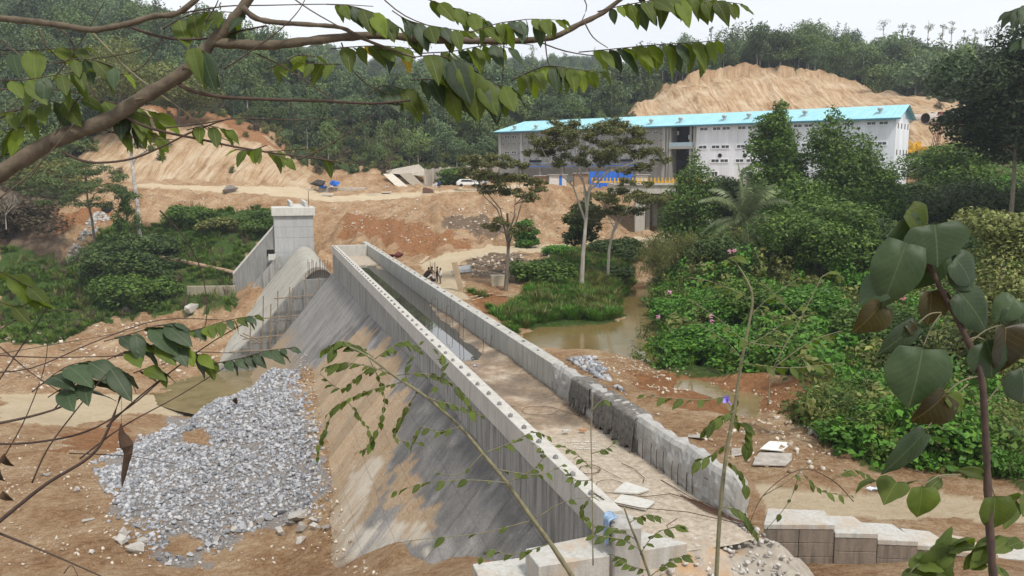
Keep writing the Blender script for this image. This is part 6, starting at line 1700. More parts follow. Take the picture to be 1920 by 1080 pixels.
# ------------------------------------------------------------------ vehicles and bits on the upper road
def car(label, px, py, d, yaw, ln=4.6, paint=None):
    paint = paint or M_WP; e = empty('parked_car', aty(px, py, d) , math.radians(yaw)); tag(e, label, 'car')
    def P(m, n, mt, par=None, bev=0):
        o = m.build(n, mt, bevel=bev); o.parent = par or e; return o
    pr_ = [(-2.3, .35), (2.3, .35), (2.35, .75), (1.3, .95), (.65, 1.5), (-1.5, 1.55), (-2.2, 1.05), (-2.35, .7)]
    m = MB(); k = len(pr_); V = [(x, -.8, z) for x, z in pr_] + [(x, .8, z) for x, z in pr_]
    m.add(V, [tuple(range(k)), tuple(range(2 * k - 1, k - 1, -1))] + [(i + k, (i + 1) % k + k, (i + 1) % k, i) for i in range(k)]); P(m, 'body', paint, bev=.08)
    for y in (-.815, .815): m = MB(); m.add([(-1.55, y, 1.02), (1.1, y, 1.0), (.6, y, 1.42), (-1.35, y, 1.46)], [(0, 1, 2, 3) if y < 0 else (3, 2, 1, 0)]); P(m, 'side_window', M_PANE)
    m = MB(); m.add([(1.31, -.7, .99), (1.31, .7, .99), (.70, .66, 1.47), (.70, -.66, 1.47)], [(0, 1, 2, 3)]); P(m, 'windscreen', M_PANE)
    for x in (-1.45, 1.45):
        for y in (-.82, .62): m = MB(); m.tube([(x, y, .33), (x, y + .2, .33)], .33, 12); w_ = P(m, 'wheel', M_TYRE)
    for y in (-.55, .55): m = MB(); m.box((2.33, y, .68), (.06, .3, .16)); P(m, 'headlight', M_FRAME)
car('white car parked on the upper road behind the nearer umbrella tree', 877, 350, 178, 12)
car('silver car behind the white car on the upper road', 897, 347, 186, 8, paint=M_ALU)
# boxes, wreck heap, slabs on the road
m = MB(); p = aty(803, 362, 176); m.hexa([p + Vector(q) for q in ((-1.2, 0, 0), (1.2, -.3, 0), (1.4, 1.2, 0), (-.9, 1.2, 0), (-1.1, .3, 1.1), (.5, 0, .9), (.8, 1.2, .7), (-.8, 1.2, 1.2))]); tag(m.build('bucket', simple('rust_plate', (.14, .08, .06), (.08, .045, .035), 3, .9, .2)), 'dark rusty digger bucket lying on the edge of the upper road', 'bucket')
for i, (lab, px, py, w_, h_, mt) in enumerate((('pale concrete slab lying by the road below the leaning slabs', 728, 362, 2.6, .25, M_SLABP), ('long pale slab beside the road left of the other slab', 702, 366, 3.0, .2, M_SLABP), ('heap of pale rubble at the left of the upper road', 615, 368, 2.4, .5, M_SLABP))):
    p = onground(px, py); m = MB(); m.box(p + Vector((0, 0, h_ / 2)), (w_, 1.2, h_), .1); tag(m.build('slab', mt, bevel=.04), lab, 'slab')
e = empty('covered_heap', onground(612, 350)); tag(e, 'heap under blue sheeting and dark netting left of the upper road', 'heap')
for nm, px, py, sx, sz, mt in (('netting', 596, 344, 2.6, 1.5, M_DK), ('blue_sheet', 628, 343, 1.5, 1.4, M_BLUET), ('blue_sheet', 606, 350, 1.2, .7, M_BLUET), ('white_sack', 622, 350, .8, .6, M_WP)):
    m = MB(); m.stone(aty(px, py, 184), 1, int(px)); m.v = [tuple(Vector(aty(px, py, 184)) + Vector(((v[0] - aty(px, py, 184).x) * sx, (v[1] - 184) * 1.2, (v[2] - aty(px, py, 184).z) * sz))) for v in m.v]; m.build(nm, mt, e)
def brickmass(label, px, py, w_, h_, d):
    p = aty(px, py, d); m = MB(); m.hexa([p + Vector(q) for q in ((-w_ / 2, 0, -1), (w_ / 2, 0, -1), (w_ / 2, 3, -1), (-w_ / 2, 3, -1), (-w_ / 2, .5, h_), (w_ / 2, .4, h_ * .9), (w_ / 2, 3, h_), (-w_ / 2, 3, h_))]); tag(m.build('old_wall', M_MASON), label, 'wall')
brickmass('ruined earth coloured wall block at the roadside below the scrub', 640, 366, 10, 1.6, 184)
brickmass('long low earth wall running left of the ruined wall block', 580, 362, 9, .9, 186)
# upright planks, columns, blocks near the people
M_PLANK = simple('timber', (.46, .36, .25), (.30, .22, .14), 3, .9, .3, .01, stretch=(.3, 3, 3)); M_PLANKG = simple('weathered_timber', (.40, .37, .33), (.24, .21, .18), 3, .9, .3, .01)
def plank(label, a, b, w_, h_, mt=M_PLANK, name='plank', cat='plank', group=None, lift=.1, lift2=None):
    p = onground(*a); q = onground(*b); m = MB(); m.bar(p + Vector((0, 0, lift)), q + Vector((0, 0, lift if lift2 is None else lift2)), w_, h_); return tag(m.build(name, mt, bevel=.01), label, cat, group)
plank('long pale plank lying on the sandy ground behind the workers', (788, 496), (803, 484), .5, .14)
p = onground(866, 548); m = MB(); m.bar(p + Vector((0, 0, -.1)), p + Vector((-.75, .2, 3.0)), .55, .45); tag(m.build('timber_post', M_PLANK, bevel=.02), 'leaning thick brown post standing at the edge of the sandy track', 'post')
p = onground(934, 537); m = MB(); m.box(p + Vector((0, .3, .5)), (1.5, 1.1, 1.2), .1); tag(m.build('concrete_cube', concrete('block_tan', (.46, .40, .30), (.28, .23, .17), amount=.3), bevel=.03), 'tan square concrete block in front of the debris heap beside the tree trunk', 'block')
m = MB(); p = onground(866, 512); m.hexa([p + Vector(q) for q in ((-1.2, -.3, 0), (.9, -.2, .1), (1.1, .7, .3), (-.7, .9, .2), (-1.2, -.2, .25), (.9, -.1, .5), (1.0, .7, .9), (-.6, .9, .6))]); tag(m.build('metal_sheet', M_TIN), 'crumpled pale metal sheet at the left end of the debris heap', 'sheet')
r_ = random.Random(9)
for i in range(46):
    px = r_.uniform(870, 1000); py = r_.uniform(478, 520); 
    if (px - 935) ** 2 / 4200 + (py - 500) ** 2 / 440 > 1: continue
    a = (px, py); b = (px + r_.uniform(10, 34), py + r_.uniform(-6, 5))
    plank('scrap plank lying in the dark debris heap by the curving track', a, b, r_.uniform(.08, .25), .07, r_.choice([M_PLANK, M_PLANKG, M_DK]), 'scrap_plank', 'plank', 'scrap planks in the debris heap', r_.uniform(.1, .5), r_.uniform(.05, .6))
for i, (a, b) in enumerate((((880, 560), (925, 553)), ((930, 556), (985, 556)), ((885, 566), (905, 560)))):
    plank(['pale plank on the ground below the tan concrete block', 'thin pale plank right of the tree trunk foot', 'short plank beside the leaning post'][i], a, b, .18, .1)
# boards on the right bank
def board(label, pts, z, th, mt, name='board', cat='board'):
    Q = [atz(*p, z) for p in pts]; zz = max(gz(q.x, q.y) for q in Q) + .02
    m = MB(); m.hexa([Vector((q.x, q.y, zz)) for q in Q] + [Vector((q.x, q.y, zz + th)) for q in Q]); return tag(m.build(name, mt, bevel=.006), label, cat)
board('white square board lying on the soil right of the channel', [(1424, 865), (1465, 869), (1485, 853), (1442, 850)], -12.9, .05, M_WP)
for i in range(5):
    board('dark plank in the stack in front of the white board, layer %s from the ground' % ['one', 'two', 'three', 'four', 'five'][i], [(1410 + i, 894 - i * 3.0), (1472 + i * 2, 896 - i * 3.2), (1484, 884 - i * 3), (1415 + i * 2, 882 - i * 3)], -12.8, .05, M_PLANKG, 'stacked_plank', 'plank')
    bpy.data.objects[-1] if False else None
for i in range(4): board('thin board on the soil right of the draped wall, number %s from the left' % ['one', 'two', 'three', 'four'][i], [(1288 + i * 8, 834 - i * 2), (1318 + i * 4, 836 - i * 3), (1322 + i * 3, 833 - i * 3), (1291 + i * 8, 830 - i * 2)], -12.8, .04, M_PLANKG)
for i in range(3): board('thin board near the sapling on the soil, ' + ['nearest', 'middle', 'farthest'][i] + ' of three', [(1370, 866 - i * 5), (1396 + i * 4, 862 - i * 4), (1400 + i * 3, 858 - i * 4), (1372, 861 - i * 5)], -12.8, .04, M_PLANKG)
m = MB(); p = onground(1637, 928)
for i in range(4): m.stone(p + Vector((i * .16 - .25, random.uniform(-.1, .1), .07)), .16, 40 + i)
tag(m.build('plastic_bag', simple('blue_white_plastic', (.45, .55, .72), (.75, .78, .82), 8, .5, .3)), 'crumpled blue and white plastic bag beside the sandy track', 'bag')

# ------------------------------------------------------------------ litter inside the channel
FL = -10.33
def rebar(label, pts, r_=.013, name='rebar', z=FL + .03):
    P = [atz(a, b, z + h) for a, b, h in pts]; m = MB(); m.tube(P, r_, 5); return tag(m.build(name, M_STEEL), label, 'steel bar')
rebar('rusty bar standing up from the rubble at the channel end', [(1385, 965, 0), (1345, 910, .5), (1320, 895, .9)])
rebar('long thin bar lying diagonally across the channel floor towards the right wall', [(1240, 900, .02), (1300, 935, .1), (1370, 970, .05)])
rebar('bar crossing the first diagonal bar near the rubble', [(1255, 925, .02), (1330, 945, .2), (1395, 985, .1)])
rebar('bent bar hooked upwards above the rubble', [(1262, 1010, .1), (1250, 985, .3), (1270, 972, .35)])
rebar('dark bar lying straight behind the broken slabs', [(1178, 933, .04), (1220, 930, .05), (1255, 926, .03)])
rebar('curved bar on the floor near the right wall', [(1165, 868, .02), (1190, 880, .03), (1208, 896, .02), (1206, 905, .02)])
rebar('bar poking over the cap of the left wall near the blue cloth', [(1113, 924, 1.3), (1130, 935, 1.35), (1142, 945, 1.1)], .02)
rebar('long thin bar in front of the broken slabs', [(1118, 935, .05), (1200, 952, .1), (1290, 960, .1), (1400, 985, .1)])
for i in range(9): rebar('loose bar in the tangle of bars against the rough right wall', [(1270 + i * 6, 925 + i * 4, .04), (1330 + i * 5, 950 + i * 3, .12), (1390 + i * 3, 975 + i, .05)], .010)['group'] = 'tangled bars by the rough wall'
def coil(label, cx, cy, rx, ry, n, z=FL + .03):
    P = []
    for k in range(n * 10): a = k * .63; P.append(atz(cx + rx * math.cos(a) * (1 + .1 * math.sin(k)), cy + ry * math.sin(a) * (1 + .1 * math.cos(k * 1.3)), z + .002 * k))
    P.append(atz(cx + rx * 3, cy + ry * 2, z)); m = MB(); m.tube(P, .009, 4); tag(m.build('wire_coil', M_STEEL), label, 'wire')
coil('loose coil of rusty wire on the channel floor beside the left wall', 1105, 880, 20, 9, 3)
coil('smaller loop of wire near the broken slabs', 1140, 912, 26, 14, 1)
coil('thin wire loop on the wet silt in mid channel', 1010, 770, 34, 9, 1)
def fslab(label, pts, h):
    Q = [atz(*p, FL + .02) for p in pts]; m = MB(); k = len(Q); V = Q + [q + Vector((0, 0, h)) for q in Q]
    m.add(V, [tuple(range(k - 1, -1, -1)), tuple(range(k, 2 * k))] + [(i, (i + 1) % k, (i + 1) % k + k, i + k) for i in range(k)])
    tag(m.build('broken_slab', M_LIGHTC, bevel=.01), label, 'slab')
fslab('farther broken concrete slab on the channel floor', [(1150, 925), (1195, 928), (1218, 921), (1210, 918), (1172, 906)], .07)
fslab('nearer broken concrete slab on the channel floor', [(1150, 945), (1210, 958), (1228, 944), (1215, 940), (1165, 930)], .07)
for lab, a, b, mt in (('pale brick lying on the wet silt left of its neighbour', 1061, 808, M_LIGHTC), ('orange brick lying on the wet silt', 1093, 806, simple('brick_orange', (.50, .28, .16), (.4, .2, .12), 6, .9, .2))):
    m = MB(); m.box(atz(a, b, FL + .13), (.26, .13, .1), .2); tag(m.build('brick', mt, bevel=.008), lab, 'brick')
M_CLOTH = simple('black_cloth', (.20, .185, .165), (.07, .065, .06), 5, .95, .5, .03)
def lump(name, label, cat, c_, sc, mt, n=5, seed=1):
    m = MB(); r = random.Random(seed)
    for i in range(n): m.stone(Vector(c_) + Vector((r.uniform(-1, 1) * sc, r.uniform(-.5, .5) * sc, r.uniform(0, .4) * sc)), sc * r.uniform(.5, .9), seed + i)
    tag(m.build(name, mt), label, cat)
lump('cloth_bundle', 'dark rag bundle lying on the floor at the foot of the draped cloth', 'cloth', atz(1135, 800, FL + .08), .2, M_CLOTH, 5, 9)
lump('cloth_bundle', 'small dark rag beside the larger rag bundle', 'cloth', atz(1120, 801, FL + .06), .13, M_CLOTH, 3, 19)
lump('stone_lump', 'small pile of stones under the draped cloth', 'stones', atz(1098, 777, FL + .05), .09, M_BOULDER, 4, 29)
lump('litter', 'pale and blue litter at the edge of the reflecting pool', 'litter', atz(893, 686, FL + .05), .12, simple('litter', (.62, .62, .64), (.1, .2, .5), 9, .8, .2), 5, 39)
lump('litter', 'pale debris lying on the wet silt beside the right wall', 'litter', atz(775, 537, FL + .05), .22, M_WP, 3, 49)
# black cloth draped over the right wall, in folds
def drape(label, s0, s1, seed, drop):
    r = random.Random(seed); nu, nv = 46, 26; V = []
    for i in range(nu):
        s_ = s0 + (s1 - s0) * i / (nu - 1); t0 = rin(s_)
        fold = .07 * math.sin(i * 1.15 + seed) + .05 * math.sin(i * .47 + 2) ; dr = drop * (1 + .22 * math.sin(i * .7 + seed) + .12 * math.sin(i * 1.9))
        for j in range(nv):
            f = j / (nv - 1)
            if f < .38:
                q = f / .38; V.append(dp(s_ + .05 * math.sin(j + i), t0 - .66 + .72 * q, WT + .055 + .02 * math.sin(i * 1.2 + j * .5)))
            else:
                q = (f - .38) / .62; V.append(dp(s_ + q * .12 * math.sin(i * .5), t0 + .13 + abs(fold) * q * 1.6 + .02, WT + .04 - dr * q))
    F_ = [(i * nv + j, (i + 1) * nv + j, (i + 1) * nv + j + 1, i * nv + j + 1) for i in range(nu - 1) for j in range(nv - 1)]
    m = MB(); m.add(V, F_); o = m.build('draped_cloth', M_CLOTH, smooth=True); sm = o.modifiers.new('thick', 'SOLIDIFY'); sm.thickness = .015; tag(o, label, 'cloth')
sA = st(atz(1208, 785, WT))[0]; sB = st(atz(1130, 735, WT))[0]; sC = st(atz(1100, 712, WT))[0]
drape('large black cloth draped in folds over the right channel wall, nearer of two', sA, sB, 1, 1.15)
drape('narrow black cloth hanging over the right channel wall, farther of two', sB + .5, sC + .4, 4, 1.0)
# blue sack over the end pier
V = []; nu, nv = 12, 16
for i in range(nu):
    for j in range(nv):
        f = j / (nv - 1); g_ = i / (nu - 1) - .5
        base = dp(-.42 + g_ * .5 * (1 - .3 * f), -.15 + min(.26, f * .9) , WT + .07 - max(0, f - .25) * 1.0)
        V.append(base + NX * (.03 * math.sin(i * 1.7) + .02) + Vector((0, 0, .03 * math.sin(i * 2.3 + j))))
m = MB(); m.add(V, [(i * nv + j, (i + 1) * nv + j, (i + 1) * nv + j + 1, i * nv + j + 1) for i in range(nu - 1) for j in range(nv - 1)])
o = m.build('blue_sack', simple('blue_sacking', (.36, .50, .68), (.14, .20, .30), 7, .7, .4, .02), smooth=True); o.modifiers.new('t', 'SOLIDIFY').thickness = .012; tag(o, 'crumpled light blue sack hanging over the near end of the left wall', 'sack')

# ------------------------------------------------------------------ people
SK = simple('skin_dark', (.16, .09, .06), (.12, .07, .045), 4, .6, 0)
def cloth(n, c): return simple(n, c, tuple(q * .7 for q in c), 9, .9, .2, .01)
def skin(name, joints, edges_, mt, parent):
    me = bpy.data.meshes.new(name); ks = list(joints); me.from_pydata([joints[k][:3] for k in ks], [(ks.index(a), ks.index(b)) for a, b in edges_], [])
    o = bpy.data.objects.new(name, me); COL.objects.link(o); o.parent = parent
    sk = o.modifiers.new('skin', 'SKIN'); 
    for i, k in enumerate(ks):
        me.skin_vertices[0].data[i].radius = (joints[k][3],) * 2; me.skin_vertices[0].data[i].use_root = (i == 0)
    o.modifiers.new('sub', 'SUBSURF').levels = 1; o.modifiers['sub'].render_levels = 1
    me.materials.append(mt)
    return o
def skinmesh(name, joints, edges_, mt, parent):
    me = bpy.data.meshes.new(name); ks = list(joints)
    me.from_pydata([joints[k][:3] for k in ks], [(ks.index(a), ks.index(b)) for a, b in edges_], [])
    bm = bmesh.new(); bm.from_mesh(me); lay = bm.verts.layers.skin.verify(); bm.verts.ensure_lookup_table()
    for i, k in enumerate(ks): bm.verts[i][lay].radius = (joints[k][3],) * 2; bm.verts[i][lay].use_root = (i == 0)
    bm.to_mesh(me); bm.free()
    me.materials.append(mt)
    o = bpy.data.objects.new(name, me); COL.objects.link(o); o.parent = parent
    o.modifiers.new('skin', 'SKIN'); s_ = o.modifiers.new('sub', 'SUBSURF'); s_.levels = 1; s_.render_levels = 1
    return o
def person(label, pos, yaw, pose, shirt, trousers, group=None, scale=1.0, sleeve=True):
    e = empty('person', pos, math.radians(yaw)); e.scale = (scale,) * 3; tag(e, label, 'person', group)
    if pose == 'stand':
        J = dict(pel=(0, 0, .92, .12), bel=(0, 0, 1.06, .12), chest=(0, 0, 1.28, .14), neck=(0, 0, 1.47, .055), head=(.01, 0, 1.58, .085), crown=(.01, 0, 1.68, .075),
                 shl=(0, .17, 1.40, .06), ell=(-.02, .24, 1.13, .042), wrl=(.08, .23, .90, .03), hal=(.12, .22, .82, .035), shr=(0, -.17, 1.40, .06), elr=(-.02, -.24, 1.13, .042), wrr=(.1, -.2, .92, .03), har=(.14, -.18, .85, .035),
                 hil=(0, .09, .88, .09), knl=(.02, .1, .48, .058), anl=(-.02, .11, .09, .04), tol=(.14, .12, .035, .035), hir=(0, -.09, .88, .09), knr=(.03, -.1, .48, .058), anr=(-.01, -.11, .09, .04), tor=(.15, -.12, .035, .035))
    else:
        lean = .22 if pose == 'squat' else .3
        J = dict(pel=(-.12, 0, .28, .13), bel=(-.06, 0, .42, .13), chest=(lean - .1, 0, .66, .14), neck=(lean, 0, .82, .055), head=(lean + .06, 0, .92, .085), crown=(lean + .07, 0, 1.01, .075),
                 shl=(lean - .05, .17, .76, .06), ell=(lean + .15, .22, .55, .042), wrl=(lean + .33, .12, .45, .03), hal=(lean + .4, .08, .42, .035), shr=(lean - .05, -.17, .76, .06), elr=(lean + .15, -.22, .55, .042), wrr=(lean + .33, -.12, .42, .03), har=(lean + .4, -.08, .38, .035),
                 hil=(-.1, .1, .28, .09), knl=(.26, .17, .48, .06), anl=(.08, .15, .09, .042), tol=(.24, .17, .035, .035), hir=(-.1, -.1, .28, .09), knr=(.26, -.17, .48, .06), anr=(.08, -.15, .09, .042), tor=(.24, -.17, .035, .035))
    E = [('pel', 'bel'), ('bel', 'chest'), ('chest', 'neck'), ('neck', 'head'), ('head', 'crown'), ('chest', 'shl'), ('shl', 'ell'), ('ell', 'wrl'), ('wrl', 'hal'), ('chest', 'shr'), ('shr', 'elr'), ('elr', 'wrr'), ('wrr', 'har'),
         ('pel', 'hil'), ('hil', 'knl'), ('knl', 'anl'), ('anl', 'tol'), ('pel', 'hir'), ('hir', 'knr'), ('knr', 'anr'), ('anr', 'tor')]
    def sub(keys, grow):
        return {k: (*J[k][:3], J[k][3] * grow + .012) for k in keys}
    skinmesh('body', J, E, SK, e)
    ks = ['bel', 'pel', 'chest', 'shl', 'ell', 'shr', 'elr']; ed = [('bel', 'pel'), ('bel', 'chest'), ('chest', 'shl'), ('shl', 'ell'), ('chest', 'shr'), ('shr', 'elr')]
    if sleeve: ks += ['wrl', 'wrr']; ed += [('ell', 'wrl'), ('elr', 'wrr')]
    skinmesh('shirt', sub(ks, 1.12), ed, shirt, e)
    skinmesh('trousers', sub(['pel', 'hil', 'knl', 'anl', 'hir', 'knr', 'anr'], 1.1), [('pel', 'hil'), ('hil', 'knl'), ('knl', 'anl'), ('pel', 'hir'), ('hir', 'knr'), ('knr', 'anr')], trousers, e)
    m = MB(); hx, hy, hz = J['crown'][:3]
    m.tube([(hx - .03, 0, hz - .09), (hx - .025, 0, hz - .02), (hx - .02, 0, hz + .05), (hx - .01, 0, hz + .085)], [.098, .104, .082, .03], 10)
    o = m.build('hair', simple('hair_black', (.012, .01, .01)), smooth=True); o.parent = e
    m = MB(); m.box((J['head'][0] + .095, 0, J['head'][2] + .01), (.03, .025, .04)); o = m.build('nose', SK); o.parent = e
    return e
C_W = cloth('white_cotton', (.75, .74, .72)); C_DK = cloth('dark_cotton', (.035, .03, .035)); C_BR = cloth('brown_cotton', (.14, .08, .055)); C_ST = cloth('pale_striped', (.55, .50, .46)); C_GR = cloth('grey_trousers', (.20, .17, .15)); C_BL = cloth('blue_cotton', (.04, .07, .25)); C_RD = cloth('red_cotton', (.22, .05, .045))
pg = onground(826, 533); person('man in white shirt and grey trousers standing right of the dark-clothed man', pg, 200, 'stand', C_W, C_GR)
pg = onground(820, 530); person('man in dark clothes standing beside the man in the white shirt', pg, 190, 'stand', C_DK, C_DK)
pg = onground(812, 530); person('crouching worker in pale striped shirt behind the right channel wall', pg, 190, 'squat', C_ST, C_DK, scale=1.15)
pg = onground(804, 522); person('bent worker in brown shirt, next to the striped shirt worker', pg, -20, 'bend', C_BR, C_DK, scale=1.15)
pg = onground(799, 523); person('crouching worker in dark shirt at the left end of the group', pg, 10, 'squat', C_DK, C_DK, scale=1.15)
for i, (px, py, c1, lab) in enumerate(((813, 357, C_W, 'left of two people in white on the upper road by the retaining wall'), (818, 357, C_W, 'right of two people in white on the upper road by the retaining wall'), (824, 356, C_BL, 'person in blue on the upper road right of the two in white'))):
    pg = aty(px, py, 185); pg.z = gz(pg.x, pg.y); person(lab, pg, 250, 'stand', c1, c1 if c1 is C_BL else C_W)
pg = aty(727, 360, 187); pg.z = gz(pg.x, pg.y); person('person in white sitting by the slabs at the upper road', pg, 250, 'squat', C_W, C_GR)
# red-brown jackets heaped on the far wall
lump('cloth_heap', 'heap of dark red cloth and tools beyond the right wall near its far end', 'heap', onground(745, 484) + Vector((0, 0, .3)), .7, cloth('maroon_cloth', (.13, .035, .035)), 7, 5)
for i in range(5):
    p = onground(805 + i * 3, 522) + Vector((0, .6, 0)); m = MB(); m.tube([p, p + Vector((random.uniform(-.15, .15), 0, 1.9 + random.uniform(-.3, .2)))], .035, 5); tag(m.build('stake', M_PLANK), 'thin wooden stake standing behind the crouching workers', 'stake', 'stakes behind the workers')
# culvert mouth above the rock fall
c_ = onground(199, 398); m = MB(); m.tube([c_ + Vector((0, -.3, .4)), c_ + Vector((0, 1.5, .4))], .75, 14); tag(m.build('culvert', M_DARKV), 'dark culvert mouth at the top of the rock fall on the left', 'culvert')
# ------------------------------------------------------------------ foreground branches and leaves
def leaf_mesh(name, mat_, kind='ovate', curl=.25, fold=.12, seed=0):
    """leaf of length 1 lying along +X, folded on its midrib, drooping at the tip"""
    n = 9; r = random.Random(seed)
    prof = {'ovate': [0, .34, .50, .56, .54, .46, .34, .19, 0], 'heart': [0, .70, .92, .98, .92, .78, .56, .28, 0], 'lance': [0, .18, .30, .34, .33, .28, .2, .1, 0]}[kind]
    V = []; F_ = []
    for i in range(n):
        x = (i / (n - 1)); w_ = prof[i] * .5
        z = -curl * x * x; x2 = x
        if kind == 'heart' and i in (1, 2): x2 = x - .13 * (1 if i == 1 else .4)
        wv = .02 * math.sin(i * 2.1 + seed)
        V += [(x, 0, z), (x2 if i not in (0, n - 1) else x, w_ * .55, z + fold * w_ + .5 * wv), (x2 if i not in (0, n - 1) else x, w_, z + fold * w_ * 1.2 + wv - .15 * w_), (x2 if i not in (0, n - 1) else x, -w_ * .55, z + fold * w_ - .5 * wv), (x2 if i not in (0, n - 1) else x, -w_, z + fold * w_ * 1.2 - wv - .15 * w_)]
    for i in range(n - 1):
        a = i * 5; b = a + 5
        F_ += [(a, b, b + 1, a + 1), (a + 1, b + 1, b + 2, a + 2), (a + 3, b + 3, b, a), (a + 4, b + 4, b + 3, a + 3)]
    me = bpy.data.meshes.new(name); me.from_pydata(V, [], F_); me.materials.append(mat_)
    me.polygons.foreach_set('use_smooth', [True] * len(F_))
    uv = me.uv_layers.new(name='UVMap')
    for lp in me.loops: p = V[lp.vertex_index]; uv.data[lp.index].uv = (p[0], p[1] + .5)
    me.update(); return me
def nearleaf(name, c1, c2, vein, trans=.35, rough=.42):
    t = NT(name); u = t.n('ShaderNodeUVMap', uv_map='UVMap'); sp = t.n('ShaderNodeSeparateXYZ'); t.l(u.outputs[0], sp.inputs[0])
    y = t.math('ABSOLUTE', t.math('SUBTRACT', sp.outputs[1], .5))
    rib = t.math('LESS_THAN', y, .012)
    side = t.math('FRACT', t.math('MULTIPLY', t.math('SUBTRACT', sp.outputs[0], t.math('MULTIPLY', y, .8)), 8.0))
    sv = t.math('LESS_THAN', side, .08)
    g = t.n('ShaderNodeNewGeometry'); nz = t.noise(g.outputs['Position'], 14, 5, .7)
    col = t.ramp(nz, [(.3, c1), (.7, c2)])
    oi = t.n('ShaderNodeObjectInfo')
    col = t.mix(1, col, t.ramp(oi.outputs['Random'], [(0, .55), (1, 1.15)]), 'MULTIPLY')
    col = t.mix(t.math('ADD', t.math('MULTIPLY', rib, .6), t.math('MULTIPLY', sv, .25)), col, vein)
    nz2 = t.noise(u.outputs[0], 3.1, 5, .8); spots = t.ramp(nz2, [(.70, 0.0), (.74, .7)])
    col = t.mix(spots, col, (.14, .09, .04))
    t.bump(t.math('ADD', t.math('MULTIPLY', sv, -1.0), nz), .35, .004)
    t.fin(col, rough, .35)
    tr = t.n('ShaderNodeBsdfTranslucent'); t.l(t.mix(1, col, (1.2, 1.25, .55), 'MULTIPLY'), tr.inputs[0]); ms = t.n('ShaderNodeMixShader'); ms.inputs[0].default_value = trans
    t.l(t.b.outputs[0], ms.inputs[1]); t.l(tr.outputs[0], ms.inputs[2]); t.l(ms.outputs[0], t.out.inputs[0]); return t.m
ML1 = nearleaf('leaf_green', (.075, .11, .018), (.13, .175, .03), (.17, .22, .07), .45, .6)
ML3 = nearleaf('leaf_yellow_green', (.13, .19, .02), (.20, .27, .035), (.24, .3, .08), .5, .6)
ML2 = nearleaf('leaf_blue_green', (.032, .056, .024), (.056, .088, .038), (.10, .135, .07), .2, .55)
MLY = nearleaf('leaf_yellow', (.42, .26, .02), (.55, .38, .04), (.6, .45, .1), .4)
MLB = nearleaf('leaf_brownish', (.045, .045, .016), (.085, .06, .025), (.2, .14, .06), .35)
MLD = nearleaf('leaf_dry', (.05, .03, .02), (.09, .055, .035), (.1, .07, .04), .1, .9)
MBR = simple('branch_bark', (.15, .12, .085), (.07, .055, .04), 30, .85, .5, .004)
MBG = simple('green_stem', (.22, .20, .12), (.13, .12, .07), 30, .7, .3, .003)
MBD = simple('dark_stem', (.09, .06, .045), (.05, .035, .03), 30, .8, .3, .003)
OV = [leaf_mesh('leaf', ML1, 'ovate', .12 + .12 * i, .15 + .1 * i, i) for i in range(4)] + [leaf_mesh('leaf', ML3, 'ovate', .2, .3, 31), leaf_mesh('leaf', ML2, 'ovate', .3, .2, 32)]
OVB = [leaf_mesh('leaf', ML2, 'ovate', .2 + .1 * i, .2, i + 7) for i in range(3)]
OVY = leaf_mesh('leaf', MLY, 'ovate', .2, .3, 3); OVD = leaf_mesh('leaf', MLD, 'ovate', .7, .9, 5)
HT = [leaf_mesh('leaf', ML2, 'heart', .15 + .12 * i, .12, i + 2) for i in range(3)]; HTB = leaf_mesh('leaf', MLB, 'heart', .35, .5, 6); HTG = leaf_mesh('leaf', ML1, 'heart', .3, .4, 8)
SM = [leaf_mesh('leaf', ML1, 'ovate', .2, .25, 10 + i) for i in range(3)]; LN_ = [leaf_mesh('leaf', ML1, 'lance', .2, .2, 15 + i) for i in range(2)]
def smoothpts(P, k=4): return smoothp([tuple(p) for p in P], k)
def branch(parent, pts, y, r0, r1, mat_=MBR, name='branch', n=7, wob=0.0):
    """pts: (px, py[, dy]) at distance y; radii in photo pixels"""
    P = [aty(p[0], p[1], y + (p[2] if len(p) > 2 else 0)) for p in pts]
    P = [Vector(q) for q in smoothpts(P)]
    k = len(P); m = MB(); m.tube(P, [(r0 + (r1 - r0) * i / (k - 1)) * (1 + (.12 * math.sin(i * 2.3) if r0 > 5 else 0)) / FPX * y for i in range(k)], n)
    o = m.build(name, mat_, smooth=True); o.parent = parent; return P
def leaf(parent, p, size, dirn, nrm, me):
    """dirn: direction of the tip, nrm: the leaf's upper side"""
    x = Vector(dirn).normalized(); z = Vector(nrm); z = (z - x * z.dot(x)).normalized(); yv = z.cross(x)
    M = Matrix(((x.x, yv.x, z.x), (x.y, yv.y, z.y), (x.z, yv.z, z.z))).to_4x4()
    o = bpy.data.objects.new('leaf', me); COL.objects.link(o); o.parent = parent
    o.matrix_basis = Matrix.Translation(p) @ M @ Matrix.Diagonal((size, size * random.uniform(.85, 1.1), size, 1)); return o
